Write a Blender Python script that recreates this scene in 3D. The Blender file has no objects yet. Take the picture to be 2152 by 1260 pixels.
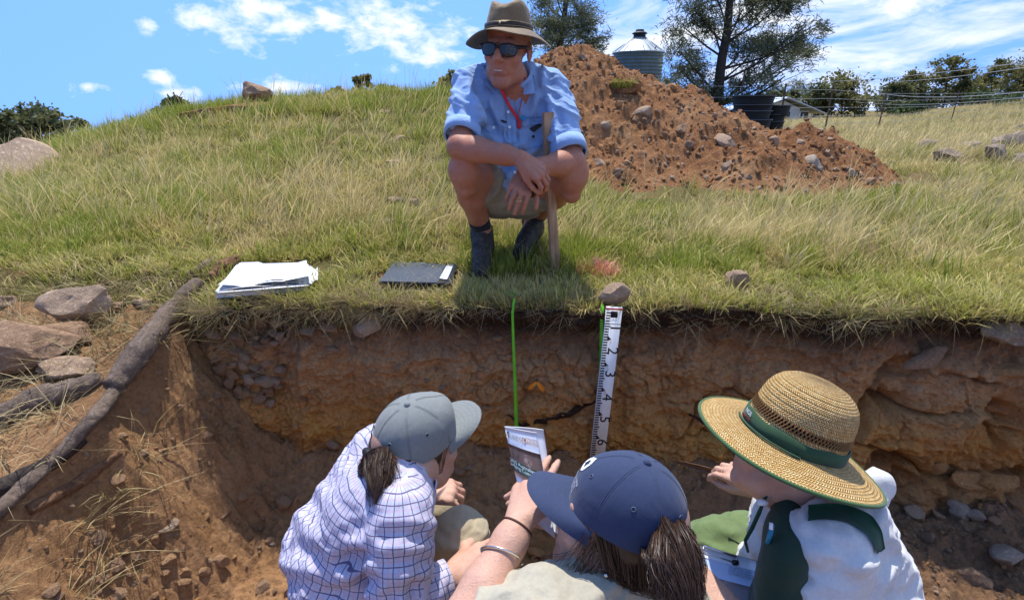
import bpy, bmesh, math, random
import numpy as np
from mathutils import Vector, Matrix, Euler
SC = bpy.context.scene
COL = SC.collection
R = math.radians
rng = np.random.default_rng(7)
random.seed(7)

# ------------------------------------------------------------------ camera
FPX, CX, CY, CAMZ, PITCH = 1100.0, 1076.0, 630.0, 0.70, R(20.0)
cam_d = bpy.data.cameras.new('camera'); cam = bpy.data.objects.new('camera', cam_d); COL.objects.link(cam)
cam.location = (0, 0, CAMZ); cam.rotation_euler = (R(90) - PITCH, 0, 0)
cam_d.sensor_width = 36.0; cam_d.lens = 36.0 * FPX / 2152.0
cam_d.clip_start = 0.02; cam_d.clip_end = 6000
SC.camera = cam
# ------------------------------------------------------------------ world, sun, exposure
SUN_EL, SUN_AZ = R(69), R(-10)          # azimuth from +Y towards +X
SC.view_settings.view_transform = 'Standard'; SC.view_settings.look = 'None'
SC.view_settings.gamma = 1.0; SC.view_settings.use_curve_mapping = False
SC.view_settings.exposure = 1.22
world = bpy.data.worlds.new('World'); SC.world = world; world.use_nodes = True

def world_nodes():
    nt = world.node_tree; N = nt.nodes; L = nt.links
    N.clear()
    out = N.new('ShaderNodeOutputWorld'); bg = N.new('ShaderNodeBackground'); bg.inputs[1].default_value = 0.15
    L.new(bg.outputs[0], out.inputs[0])
    tc = N.new('ShaderNodeTexCoord')
    def M(op, a, b=None, c=None, clamp=False):
        n = N.new('ShaderNodeMath'); n.operation = op; n.use_clamp = clamp
        for i, v in enumerate((a, b, c)):
            if v is None: continue
            if isinstance(v, (int, float)): n.inputs[i].default_value = v
            else: L.new(v, n.inputs[i])
        return n.outputs[0]
    sep = N.new('ShaderNodeSeparateXYZ'); L.new(tc.outputs['Generated'], sep.inputs[0])
    x, y, z = sep.outputs
    # clear sky, sampled a little above the true direction everywhere: deep dry-air blue down to the horizon
    zz = M('ADD', M('MULTIPLY', M('ABSOLUTE', z), 0.55), 0.62)
    cmb = N.new('ShaderNodeCombineXYZ'); L.new(x, cmb.inputs[0]); L.new(y, cmb.inputs[1]); L.new(zz, cmb.inputs[2])
    nrm = N.new('ShaderNodeVectorMath'); nrm.operation = 'NORMALIZE'; L.new(cmb.outputs[0], nrm.inputs[0])
    sky = N.new('ShaderNodeTexSky'); sky.sky_type = 'NISHITA'; sky.sun_disc = False
    sky.sun_elevation = SUN_EL; sky.sun_rotation = SUN_AZ
    sky.air_density = 1.0; sky.dust_density = 0.15; sky.ozone_density = 2.0; sky.altitude = 900
    L.new(nrm.outputs[0], sky.inputs[0])
    tint = N.new('ShaderNodeMix'); tint.data_type = 'RGBA'; tint.blend_type = 'MULTIPLY'; tint.inputs[0].default_value = 1.0
    L.new(sky.outputs[0], tint.inputs[6]); tint.inputs[7].default_value = (0.58, 0.75, 0.98, 1)
    # clouds live on azimuth / elevation (degrees)
    az = M('MULTIPLY', M('ARCTAN2', x, y), 57.2958)
    el = M('MULTIPLY', M('ARCSINE', z), 57.2958)
    def noise(sx, sy, det, rough, off, dist=0.0):
        c = N.new('ShaderNodeCombineXYZ'); L.new(M('MULTIPLY', az, sx), c.inputs[0]); L.new(M('MULTIPLY', el, sy), c.inputs[1]); c.inputs[2].default_value = off
        n = N.new('ShaderNodeTexNoise'); n.inputs['Scale'].default_value = 1.0; n.inputs['Detail'].default_value = det
        n.inputs['Roughness'].default_value = rough; n.inputs['Distortion'].default_value = dist; L.new(c.outputs[0], n.inputs[0])
        return n.outputs[0]
    fine = noise(0.42, 0.75, 8, 0.62, 3.1, 0.3)
    wisp = noise(0.085, 0.30, 9, 0.60, 8.7, 1.1)
    wisp2 = noise(0.035, 0.16, 7, 0.55, 1.7, 0.8)
    # broken high cloud: thin to the west, thick to the east
    east = M('MULTIPLY_ADD', az, 0.0120, 0.56)
    east = M('MINIMUM', M('MAXIMUM', east, 0.0), 0.76)
    thin = M('MULTIPLY', M('SUBTRACT', M('ADD', M('MULTIPLY', wisp, 0.85), M('MULTIPLY', wisp2, 0.65)), M('SUBTRACT', 1.215, M('MULTIPLY', east, 0.70))), 4.4, clamp=True)
    thin = M('MULTIPLY', thin, 0.90)
    mask = thin
    blobs = [(-27.2, 7.2, 3.0, 1.9), (-23.6, 8.3, 3.9, 2.2), (-21.0, 7.4, 3.2, 1.8), (-25.0, 6.1, 2.8, 1.4), (-17.2, 8.0, 2.5, 1.7), (-37.0, 1.7, 1.7, .62),
             (-31.8, 2.5, 1.5, .8), (-30.9, 1.3, 2.0, 1.0), (-22.5, 1.9, 3.4, .95), (-12.0, 7.4, 6.0, 3.2), (-8.5, 6.0, 7.0, 2.4), (37.5, 5.1, 1.5, 0.7), (33.5, 8.2, 5.0, 2.0), (-32.0, 6.5, 1.0, .8)]
    for (ca, ce, ra, re) in blobs:
        dx = M('MULTIPLY', M('SUBTRACT', az, ca), 1.0 / ra); dy = M('MULTIPLY', M('SUBTRACT', el, ce), 1.0 / re)
        d = M('SQRT', M('ADD', M('MULTIPLY', dx, dx), M('MULTIPLY', dy, dy)))
        m = M('MULTIPLY', M('SUBTRACT', M('ADD', M('MULTIPLY', M('SUBTRACT', fine, 0.5), 3.2), 0.92), d), 1.0, clamp=True)
        mask = M('MAXIMUM', mask, M('MULTIPLY', m, 0.92))
    cr = N.new('ShaderNodeMix'); cr.data_type = 'RGBA'
    L.new(M('MULTIPLY', fine, 1.0), cr.inputs[0]); cr.inputs[6].default_value = (2.8, 2.95, 3.15, 1); cr.inputs[7].default_value = (3.9, 3.9, 3.9, 1)
    mix = N.new('ShaderNodeMix'); mix.data_type = 'RGBA'
    L.new(mask, mix.inputs[0]); L.new(tint.outputs[2], mix.inputs[6]); L.new(cr.outputs[2], mix.inputs[7])
    L.new(mix.outputs[2], bg.inputs[0])
world_nodes()
sun_d = bpy.data.lights.new('sun', 'SUN'); sun_d.energy = 2.6; sun_d.angle = R(0.53); sun_d.color = (1.0, 0.955, 0.88)
sun = bpy.data.objects.new('sun', sun_d); COL.objects.link(sun)
_s = Vector((math.sin(SUN_AZ) * math.cos(SUN_EL), math.cos(SUN_AZ) * math.cos(SUN_EL), math.sin(SUN_EL)))
sun.rotation_euler = _s.to_track_quat('Z', 'Y').to_euler(); sun.location = (3, 6, 12)
SC.cycles.max_bounces = 6; SC.cycles.diffuse_bounces = 5; SC.cycles.glossy_bounces = 2; SC.cycles.transmission_bounces = 3
SC.cycles.transparent_max_bounces = 6; SC.cycles.use_denoising = True; SC.cycles.use_adaptive_sampling = True
SC.cycles.adaptive_threshold = 0.015; SC.cycles.sample_clamp_indirect = 4.0

# ------------------------------------------------------------------ photo directions -> points
_F = np.array([0, math.cos(PITCH), -math.sin(PITCH)]); _U = np.array([0, math.sin(PITCH), math.cos(PITCH)]); _X = np.array([1.0, 0, 0])
def ray(u, v): return _F + _X * ((u - CX) / FPX) - _U * ((v - CY) / FPX)
def P(u, v, d): return np.array([0, 0, CAMZ]) + ray(u, v) * d            # d = depth along the optical axis
def PZ(u, v, z): r = ray(u, v); return np.array([0, 0, CAMZ]) + r * ((z - CAMZ) / r[2])
def PY(u, v, y): r = ray(u, v); return np.array([0, 0, CAMZ]) + r * (y / r[1])
def lerp(a, b, t): return a + (b - a) * t
def sstep(a, b, x):
    t = np.clip((np.asarray(x, float) - a) / (b - a), 0, 1); return t * t * (3 - 2 * t)

# ------------------------------------------------------------------ numpy noise
def _hash(ix, iy, iz, seed):
    h = (ix.astype(np.int64) * 374761393 + iy.astype(np.int64) * 668265263 + iz.astype(np.int64) * 2147483647 + seed * 1274126177) & 0xFFFFFFFF
    h = ((h ^ (h >> 13)) * 1274126177) & 0xFFFFFFFF
    h = ((h ^ (h >> 16)) * 2246822519) & 0xFFFFFFFF
    return ((h ^ (h >> 15)) & 0xFFFFFF) / float(0xFFFFFF)
def vnoise(x, y, z=None, seed=0):
    x = np.asarray(x, float); y = np.asarray(y, float); z = np.zeros_like(x) if z is None else np.asarray(z, float)
    ix, iy, iz = np.floor(x), np.floor(y), np.floor(z); fx, fy, fz = x - ix, y - iy, z - iz
    ux, uy, uz = (f * f * f * (f * (f * 6 - 15) + 10) for f in (fx, fy, fz))
    r = 0
    for dz in ((0, 1) if np.any(fz) else (0,)):
        wz = uz if dz else 1 - uz
        for dy in (0, 1):
            wy = uy if dy else 1 - uy
            for dx in (0, 1):
                r = r + _hash(ix + dx, iy + dy, iz + dz, seed) * (ux if dx else 1 - ux) * wy * wz
    return r * 2 - 1
def fbm(x, y, z=None, o=4, seed=0, gain=0.5, lac=2.03):
    a, r, f = 1.0, 0.0, 1.0
    for i in range(o):
        r = r + a * vnoise(np.asarray(x) * f + 17.3 * i, np.asarray(y) * f + 5.1 * i, None if z is None else np.asarray(z) * f + 9.7 * i, seed + i); a *= gain; f *= lac
    return r
def voronoi(x, y, seed=0, jit=0.9):
    """F1, F2 and a random value of the nearest cell"""
    ix, iy = np.floor(x), np.floor(y); f1 = np.full(np.shape(x), 9.0); f2 = f1.copy(); idv = np.zeros_like(f1); z0 = np.zeros_like(ix)
    for dy in (-1, 0, 1):
        for dx in (-1, 0, 1):
            cx, cy = ix + dx, iy + dy
            px = cx + 0.5 + (_hash(cx, cy, z0, seed) - 0.5) * jit; py = cy + 0.5 + (_hash(cx, cy, z0, seed + 5) - 0.5) * jit
            d = np.hypot(x - px, y - py); hv = _hash(cx, cy, z0, seed + 11)
            closer = d < f1
            f2 = np.where(closer, f1, np.minimum(f2, d)); idv = np.where(closer, hv, idv); f1 = np.where(closer, d, f1)
    return f1, f2, idv

# ------------------------------------------------------------------ mesh helpers
def tagp(o, label=None, cat=None, group=None, kind=None):
    if label: o['label'] = label
    if cat: o['category'] = cat
    if group: o['group'] = group
    if kind: o['kind'] = kind
    return o
def mesh_np(name, V, F4=None, F3=None, smooth=True):
    V = np.asarray(V, np.float32).reshape(-1, 3)
    me = bpy.data.meshes.new(name); parts = []
    F4 = np.zeros((0, 4), np.int32) if F4 is None else np.asarray(F4, np.int32).reshape(-1, 4)
    F3 = np.zeros((0, 3), np.int32) if F3 is None else np.asarray(F3, np.int32).reshape(-1, 3)
    loops = np.concatenate([F4.ravel(), F3.ravel()]); n4, n3 = len(F4), len(F3)
    me.vertices.add(len(V)); me.vertices.foreach_set('co', V.ravel())
    me.loops.add(len(loops)); me.loops.foreach_set('vertex_index', loops)
    me.polygons.add(n4 + n3)
    ls = np.concatenate([np.arange(n4) * 4, n4 * 4 + np.arange(n3) * 3]).astype(np.int32)
    me.polygons.foreach_set('loop_start', ls)
    me.polygons.foreach_set('use_smooth', np.full(n4 + n3, smooth))
    me.update(calc_edges=True); me.validate()
    return me
def obj(name, me, mat=None, parent=None):
    o = bpy.data.objects.new(name, me)
    if mat is not None and me is not None and not me.materials: me.materials.append(mat)
    COL.objects.link(o)
    if parent is not None: o.parent = parent
    return o
def empty(name, loc=(0, 0, 0)):
    o = bpy.data.objects.new(name, None); COL.objects.link(o); o.location = loc; o.empty_display_size = 0.05
    return o
def pobj(name, me, mat, parent):
    """a part whose mesh is in world coordinates, parented to a thing that may stand anywhere"""
    o = obj(name, me, mat, parent); o.matrix_parent_inverse = parent_mat(parent).inverted(); return o
def parent_mat(p):
    m = Matrix.LocRotScale(p.location, p.rotation_euler, p.scale)
    return (parent_mat(p.parent) @ p.matrix_parent_inverse @ m) if p.parent else m
def fattr(me, name, arr):
    arr = np.asarray(arr, np.float32)
    if arr.ndim == 1: a = me.attributes.new(name, 'FLOAT', 'POINT'); a.data.foreach_set('value', arr)
    elif arr.shape[1] == 3: a = me.attributes.new(name, 'FLOAT_VECTOR', 'POINT'); a.data.foreach_set('vector', arr.ravel())
    else: a = me.attributes.new(name, 'FLOAT2', 'POINT'); a.data.foreach_set('vector', arr.ravel())
def grid_faces(nr, nc, wrap=False):
    i = np.arange(nr - 1)[:, None]; j = np.arange(nc if wrap else nc - 1)[None, :]; j2 = (j + 1) % nc
    a = i * nc + j; b = i * nc + j2; c = (i + 1) * nc + j2; d = (i + 1) * nc + j
    return np.stack([a, b, c, d], -1).reshape(-1, 4)
class MB:
    """collects shapes into one mesh"""
    def __init__(s): s.V = []; s.F4 = []; s.F3 = []; s.n = 0
    def add(s, V, F4=None, F3=None):
        V = np.asarray(V, float).reshape(-1, 3)
        if F4 is not None and len(F4): s.F4.append(np.asarray(F4) + s.n)
        if F3 is not None and len(F3): s.F3.append(np.asarray(F3) + s.n)
        s.V.append(V); s.n += len(V); return s
    def box(s, c, size, M=None):
        c = np.asarray(c, float); h = np.asarray(size, float) / 2
        v = np.array([[x, y, z] for x in (-1, 1) for y in (-1, 1) for z in (-1, 1)]) * h
        if M is not None: v = v @ np.asarray(M).T
        return s.add(v + c, [[0, 1, 3, 2], [4, 6, 7, 5], [0, 4, 5, 1], [2, 3, 7, 6], [0, 2, 6, 4], [1, 5, 7, 3]])
    def tube(s, pts, rad, n=8, cap=True, flat=None):
        pts = np.asarray(pts, float); m = len(pts); rad = np.broadcast_to(np.asarray(rad, float), (m,)) if np.ndim(rad) < 2 else np.asarray(rad)
        T = np.gradient(pts, axis=0); T /= np.linalg.norm(T, axis=1)[:, None] + 1e-12
        up = np.array([0, 0, 1.0]) if flat is None else np.asarray(flat, float)
        if abs(T[0] @ up) > 0.95: up = np.array([1.0, 0, 0])
        V = []; nrm = up - T[0] * (up @ T[0]); nrm /= np.linalg.norm(nrm)
        a = np.arange(n) / n * 2 * np.pi
        for i in range(m):
            nrm = nrm - T[i] * (nrm @ T[i]); nrm /= np.linalg.norm(nrm) + 1e-12
            b = np.cross(T[i], nrm); ra, rb = (rad[i], rad[i]) if np.ndim(rad) < 2 else rad[i]
            V.append(pts[i] + np.cos(a)[:, None] * nrm * ra + np.sin(a)[:, None] * b * rb)
        V = np.concatenate(V); F = grid_faces(m, n, True)
        if cap:
            k = len(V); V = np.concatenate([V, pts[:1], pts[-1:]])
            j = np.arange(n); F3 = np.concatenate([np.stack([np.full(n, k), (j + 1) % n, j], 1), np.stack([np.full(n, k + 1), (m - 1) * n + j, (m - 1) * n + (j + 1) % n], 1)])
        else: F3 = None
        return s.add(V, F, F3)
    def lathe(s, prof, n=32, c=(0, 0, 0), M=None):
        prof = np.asarray(prof, float); a = np.arange(n) / n * 2 * np.pi
        V = np.stack([prof[:, 0, None] * np.cos(a), prof[:, 0, None] * np.sin(a), np.repeat(prof[:, 1, None], n, 1)], -1).reshape(-1, 3)
        if M is not None: V = V @ np.asarray(M).T
        return s.add(V + np.asarray(c, float), grid_faces(len(prof), n, True))
    def sheet(s, G):
        """G: (r, c, 3) grid of points"""
        G = np.asarray(G, float); r, c = G.shape[:2]; return s.add(G.reshape(-1, 3), grid_faces(r, c))
    def slab(s, G, th):
        """closed sheet of thickness th (vector or scalar along the mean normal)"""
        G = np.asarray(G, float); r, c = G.shape[:2]
        if np.ndim(th) == 0:
            nn = np.cross(np.gradient(G, axis=1), np.gradient(G, axis=0)); nn /= np.linalg.norm(nn, axis=2)[..., None] + 1e-12; B = G + nn * th
        else: B = G + np.asarray(th)
        k = r * c; F = grid_faces(r, c); rim = [i for i in range(c)] + [i * c + c - 1 for i in range(1, r)] + [(r - 1) * c + i for i in range(c - 2, -1, -1)] + [i * c for i in range(r - 2, 0, -1)]
        q = [[rim[i], rim[i] + k, rim[(i + 1) % len(rim)] + k, rim[(i + 1) % len(rim)]] for i in range(len(rim))]
        return s.add(np.concatenate([G.reshape(-1, 3), B.reshape(-1, 3)]), np.concatenate([F[:, ::-1], F + k, np.array(q)]))
    def mesh(s, name, smooth=True):
        return mesh_np(name, np.concatenate(s.V), np.concatenate(s.F4) if s.F4 else None, np.concatenate(s.F3) if s.F3 else None, smooth)
    def obj(s, name, mat, parent=None, smooth=True, auto=None):
        me = s.mesh(name, smooth)
        if auto: me.set_sharp_from_angle(angle=R(auto))
        return obj(name, me, mat, parent) if parent is None else pobj(name, me, mat, parent)
def text_mesh(txt, size, extrude=0.0):
    cu = bpy.data.curves.new('txt', 'FONT'); cu.body = txt; cu.size = size; cu.align_x = 'CENTER'; cu.align_y = 'CENTER'; cu.extrude = extrude; cu.resolution_u = 3
    o = bpy.data.objects.new('txt', cu); COL.objects.link(o)
    dg = bpy.context.evaluated_depsgraph_get(); me = bpy.data.meshes.new_from_object(o.evaluated_get(dg))
    bpy.data.objects.remove(o); bpy.data.curves.remove(cu); me.materials.clear(); return me
def stitch_row(width, h, seed):
    """a row of unreadable letter-like stitches, as the photo shows them"""
    r = np.random.default_rng(seed); mb = MB(); x = -width / 2
    while x < width / 2:
        w = h * r.uniform(.35, .7); t = h * .16; k = r.integers(0, 3); y = h * (.5 if r.random() < .25 else .36)
        mb.box((x, 0, 0), (t, 2 * y, .0002))
        if k: mb.box((x + w * .5, y * (1 if k == 1 else -1) * .9, 0), (w, t, .0002))
        if k != 1: mb.box((x + w * .8, 0, 0), (t, 1.6 * y, .0002))
        x += w + h * (.25 if r.random() < .8 else .6)
    return mb.mesh('stitch_row', False)
def mverts(me):
    a = np.empty(len(me.vertices) * 3, np.float32); me.vertices.foreach_get('co', a); return a.reshape(-1, 3).astype(float)
def set_verts(me, V): me.vertices.foreach_set('co', np.asarray(V, np.float32).ravel()); me.update()

# ------------------------------------------------------------------ implicit surfaces (bodies, clothes)
class SDF:
    def __init__(s, lo, hi, h):
        s.h = h; s.lo = np.asarray(lo, float); s.n = np.ceil((np.asarray(hi) - s.lo) / h).astype(int) + 1
        s.F = np.full(s.n, 0.25, np.float32)
    def _box(s, lo, hi):
        a = np.clip(np.floor((np.asarray(lo) - s.lo) / s.h).astype(int), 0, s.n); b = np.clip(np.ceil((np.asarray(hi) - s.lo) / s.h).astype(int) + 1, 0, s.n)
        if np.any(b - a < 1): return None
        g = [s.lo[i] + s.h * np.arange(a[i], b[i], dtype=np.float32) for i in range(3)]
        return tuple(slice(a[i], b[i]) for i in range(3)), (g[0][:, None, None], g[1][None, :, None], g[2][None, None, :])
    def _put(s, sl, d, k, op):
        f = s.F[sl]; d = d.astype(np.float32)
        if op == 'sub':
            d = -d; hh = np.clip(0.5 - 0.5 * (f - d) / k, 0, 1) if k > 0 else (d > f).astype(np.float32); s.F[sl] = f * (1 - hh) + d * hh + k * hh * (1 - hh)
        else:
            hh = np.clip(0.5 + 0.5 * (f - d) / k, 0, 1); s.F[sl] = f * (1 - hh) + d * hh - k * hh * (1 - hh)
    def cone(s, a, b, ra, rb, k=0.02, flat=None, fk=1.0, op='add'):
        a = np.asarray(a, float); b = np.asarray(b, float); m = max(ra, rb) * max(1.0, fk) + k + 4 * s.h + 0.03
        q = s._box(np.minimum(a, b) - m, np.maximum(a, b) + m)
        if q is None: return s
        sl, (X, Y, Z) = q; ab = b - a; L = ab @ ab + 1e-12
        t = np.clip(((X - a[0]) * ab[0] + (Y - a[1]) * ab[1] + (Z - a[2]) * ab[2]) / L, 0, 1)
        dx, dy, dz = X - a[0] - t * ab[0], Y - a[1] - t * ab[1], Z - a[2] - t * ab[2]
        dd = dx * dx + dy * dy + dz * dz
        if flat is not None:
            f = np.asarray(flat, float); f = f / np.linalg.norm(f); w = dx * f[0] + dy * f[1] + dz * f[2]; dd = dd + w * w * (1 / fk ** 2 - 1)
        s._put(sl, np.sqrt(np.maximum(dd, 1e-12)) - (ra + (rb - ra) * t), k, op); return s
    def path(s, pts, rad, k=0.02, **kw):
        for i in range(len(pts) - 1): s.cone(pts[i], pts[i + 1], rad[i], rad[i + 1], k, **kw)
        return s
    def ell(s, c, ax, M=None, k=0.02, op='add'):
        c = np.asarray(c, float); ax = np.asarray(ax, float); m = ax.max() + k + 4 * s.h + 0.02
        q = s._box(c - m, c + m)
        if q is None: return s
        sl, (X, Y, Z) = q; X, Y, Z = X - c[0], Y - c[1], Z - c[2]
        M = np.eye(3) if M is None else np.asarray(M)
        p = [(X * M[0, i] + Y * M[1, i] + Z * M[2, i]) / ax[i] for i in range(3)]
        k0 = np.sqrt(p[0] ** 2 + p[1] ** 2 + p[2] ** 2 + 1e-9); g = np.sqrt((p[0] / ax[0]) ** 2 + (p[1] / ax[1]) ** 2 + (p[2] / ax[2]) ** 2 + 1e-9)
        s._put(sl, k0 * (k0 - 1) / g, k, op); return s
    def cut(s, p, n, lo=None, hi=None):
        """remove everything on the +n side of the plane through p (inside a box)"""
        p = np.asarray(p, float); n = np.asarray(n, float); n = n / np.linalg.norm(n)
        q = s._box(s.lo if lo is None else lo, s.lo + s.n * s.h if hi is None else hi)
        if q is None: return s
        sl, (X, Y, Z) = q; d = (X - p[0]) * n[0] + (Y - p[1]) * n[1] + (Z - p[2]) * n[2]
        s.F[sl] = np.maximum(s.F[sl], d.astype(np.float32)); return s
    def arrays(s, smooth=2):
        F = s.F.copy()
        for ax in range(3):                      # close the field at the border
            for e in (0, -1):
                sl = [slice(None)] * 3; sl[ax] = e; F[tuple(sl)] = np.maximum(F[tuple(sl)], 0.01)
        S = F < 0; n = F.shape; c = np.zeros([i - 1 for i in n], np.uint8)
        for dx in (0, 1):
            for dy in (0, 1):
                for dz in (0, 1): c += S[dx:n[0] - 1 + dx, dy:n[1] - 1 + dy, dz:n[2] - 1 + dz]
        act = (c > 0) & (c < 8); idx = np.argwhere(act); ids = np.full(act.shape, -1, np.int64); ids[act] = np.arange(len(idx))
        acc = np.zeros((len(idx), 3)); cnt = np.zeros(len(idx)); i, j, k = idx.T
        cor = [(dx, dy, dz) for dx in (0, 1) for dy in (0, 1) for dz in (0, 1)]
        for A in cor:
            for ax in range(3):
                if A[ax]: continue
                B = list(A); B[ax] = 1
                fa = F[i + A[0], j + A[1], k + A[2]]; fb = F[i + B[0], j + B[1], k + B[2]]; m = (fa < 0) != (fb < 0)
                t = np.where(m, fa / np.where(m, fa - fb, 1), 0)
                p = np.tile(np.array(A, float), (len(idx), 1)); p[:, ax] = t; acc[m] += p[m]; cnt[m] += 1
        V = s.lo + (idx + acc / cnt[:, None]) * s.h; Q = []
        for ax in range(3):
            o1, o2 = [(1, 2), (2, 0), (0, 1)][ax]
            a = [slice(0, m - 1) if q == ax else slice(1, m - 1) for q, m in enumerate(n)]
            b = list(a); b[ax] = slice(1, n[ax])
            sa, sb = S[tuple(a)], S[tuple(b)]; e = np.argwhere(sa != sb); fl = sa[tuple(e.T)]
            base = e.copy(); base[:, o1] += 1; base[:, o2] += 1
            def cell(d1, d2):
                w = base.copy(); w[:, o1] += d1; w[:, o2] += d2; return ids[w[:, 0], w[:, 1], w[:, 2]]
            q = np.stack([cell(-1, -1), cell(0, -1), cell(0, 0), cell(-1, 0)], 1); q[~fl] = q[~fl][:, ::-1]; Q.append(q)
        Q = np.concatenate(Q); Q = Q[(Q >= 0).all(1)]
        for _ in range(smooth):
            s1 = np.zeros_like(V); c1 = np.zeros(len(V))
            for a_, b_ in ((0, 1), (1, 2), (2, 3), (3, 0)):
                for p_, q_ in ((a_, b_), (b_, a_)):
                    c1 += np.bincount(Q[:, p_], minlength=len(V))
                    for ax in range(3): s1[:, ax] += np.bincount(Q[:, p_], weights=V[Q[:, q_], ax], minlength=len(V))
            V = V * 0.45 + 0.55 * s1 / np.maximum(c1, 1)[:, None]
        return V, Q
def vnormals(V, Q):
    n = np.cross(V[Q[:, 2]] - V[Q[:, 0]], V[Q[:, 3]] - V[Q[:, 1]]); N = np.zeros_like(V)
    for j in range(4):
        for ax in range(3): N[:, ax] += np.bincount(Q[:, j], weights=n[:, ax], minlength=len(V))
    return N / (np.linalg.norm(N, axis=1)[:, None] + 1e-12)
def seg_coords(V, a, b):
    ab = b - a; L = np.linalg.norm(ab); t = ((V - a) @ ab) / L ** 2; d = V - a - t[:, None] * ab; return t, np.linalg.norm(d, axis=1), L
# ------------------------------------------------------------------ materials
class NM:
    """small node builder"""
    def __init__(s, name, rough=0.8, spec=0.3):
        s.m = bpy.data.materials.new(name); s.m.use_nodes = True; s.nt = s.m.node_tree; s.N = s.nt.nodes; s.L = s.nt.links
        s.b = s.N['Principled BSDF']; s.set('Roughness', rough); s.set('Specular IOR Level', spec); s.tc = s.N.new('ShaderNodeTexCoord')
    def set(s, k, v):
        if hasattr(v, 'is_linked') or hasattr(v, 'links'): s.L.new(v, s.b.inputs[k])
        else: s.b.inputs[k].default_value = v
        return s
    def pos(s):
        g = s.N.new('ShaderNodeNewGeometry'); return g.outputs['Position']
    def math(s, op, a, b=None, c=None, clamp=False):
        n = s.N.new('ShaderNodeMath'); n.operation = op; n.use_clamp = clamp
        for i, v in enumerate((a, b, c)):
            if v is None: continue
            if isinstance(v, (int, float)): n.inputs[i].default_value = v
            else: s.L.new(v, n.inputs[i])
        return n.outputs[0]
    def noise(s, scale, det=4, rough=0.55, vec=None, dist=0.0, col=False):
        n = s.N.new('ShaderNodeTexNoise'); n.inputs['Scale'].default_value = scale; n.inputs['Detail'].default_value = det; n.inputs['Roughness'].default_value = rough; n.inputs['Distortion'].default_value = dist
        s.L.new(s.tc.outputs['Object'] if vec is None else vec, n.inputs[0]); return n.outputs[1 if col else 0]
    def vor(s, scale, vec=None, feat='F1', out=0, rand=1.0):
        n = s.N.new('ShaderNodeTexVoronoi'); n.feature = feat; n.inputs['Scale'].default_value = scale; n.inputs['Randomness'].default_value = rand
        s.L.new(s.tc.outputs['Object'] if vec is None else vec, n.inputs[0]); return n.outputs[out]
    def ramp(s, fac, stops, interp='LINEAR'):
        n = s.N.new('ShaderNodeValToRGB'); n.color_ramp.interpolation = interp; e = n.color_ramp.elements
        while len(e) > 1: e.remove(e[0])
        for i, (p, c) in enumerate(stops):
            q = e[0] if i == 0 else e.new(p); q.position = p; q.color = (*c, 1) if len(c) == 3 else c
        s.L.new(fac, n.inputs[0]); return n.outputs[0]
    def mix(s, fac, a, b, blend='MIX'):
        n = s.N.new('ShaderNodeMix'); n.data_type = 'RGBA'; n.blend_type = blend
        for i, v in ((0, fac), (6, a), (7, b)):
            if isinstance(v, (int, float)): n.inputs[i].default_value = v
            elif isinstance(v, tuple): n.inputs[i].default_value = (*v, 1) if len(v) == 3 else v
            else: s.L.new(v, n.inputs[i])
        return n.outputs[2]
    def attr(s, name, out='Fac'):
        n = s.N.new('ShaderNodeAttribute'); n.attribute_name = name; return n.outputs[out]
    def sepxyz(s, v):
        n = s.N.new('ShaderNodeSeparateXYZ'); s.L.new(v, n.inputs[0]); return n.outputs
    def comb(s, x, y, z):
        n = s.N.new('ShaderNodeCombineXYZ')
        for i, v in enumerate((x, y, z)):
            if isinstance(v, (int, float)): n.inputs[i].default_value = v
            else: s.L.new(v, n.inputs[i])
        return n.outputs[0]
    def mapv(s, vec, scale=(1, 1, 1), rot=(0, 0, 0)):
        n = s.N.new('ShaderNodeMapping'); n.inputs['Scale'].default_value = scale; n.inputs['Rotation'].default_value = rot
        s.L.new(s.tc.outputs['Object'] if vec is None else vec, n.inputs[0]); return n.outputs[0]
    def bump(s, h, strength=0.5, dist=0.01, nrm=None):
        n = s.N.new('ShaderNodeBump'); n.inputs['Strength'].default_value = strength; n.inputs['Distance'].default_value = dist
        s.L.new(h, n.inputs['Height'])
        if nrm is not None: s.L.new(nrm, n.inputs['Normal'])
        s.last = n.outputs[0]; s.L.new(n.outputs[0], s.b.inputs['Normal']); return s
def plain(name, c, rough=0.6, var=0.12, scale=30, bump=0.0, bscale=200, spec=0.3, metal=0.0, bdist=0.002):
    m = NM(name, rough, spec); f = m.noise(scale, 5, 0.6)
    lo = tuple(max(0, x * (1 - var * 1.6)) for x in c); hi = tuple(min(1, x * (1 + var * 1.6)) for x in c)
    m.set('Base Color', m.ramp(f, [(0.3, lo), (0.7, hi)])); m.set('Metallic', metal)
    if bump: m.bump(m.noise(bscale, 4, 0.6), bump, bdist)
    return m.m
def cloth(name, c, var=0.10, weave=900, wr=0.35, rough=0.85, wscale=9.0, wdist=0.012):
    m = NM(name, rough, 0.15); f = m.noise(6, 5, 0.6); g = m.noise(140, 3, 0.6)
    lo = tuple(x * (1 - var) for x in c); hi = tuple(min(1, x * (1 + var)) for x in c)
    m.set('Base Color', m.mix(0.25, m.ramp(f, [(0.3, lo), (0.7, hi)]), m.ramp(g, [(0.3, tuple(x * 0.72 for x in c)), (0.7, tuple(min(1, x * 1.2) for x in c))])))
    m.bump(m.noise(wscale, 5, 0.5, dist=1.4), wr, wdist); b1 = m.last
    m.bump(m.noise(weave, 2, 0.5), 0.25, 0.0006, b1)
    m.set('Sheen Weight', 0.15)
    return m.m
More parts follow.
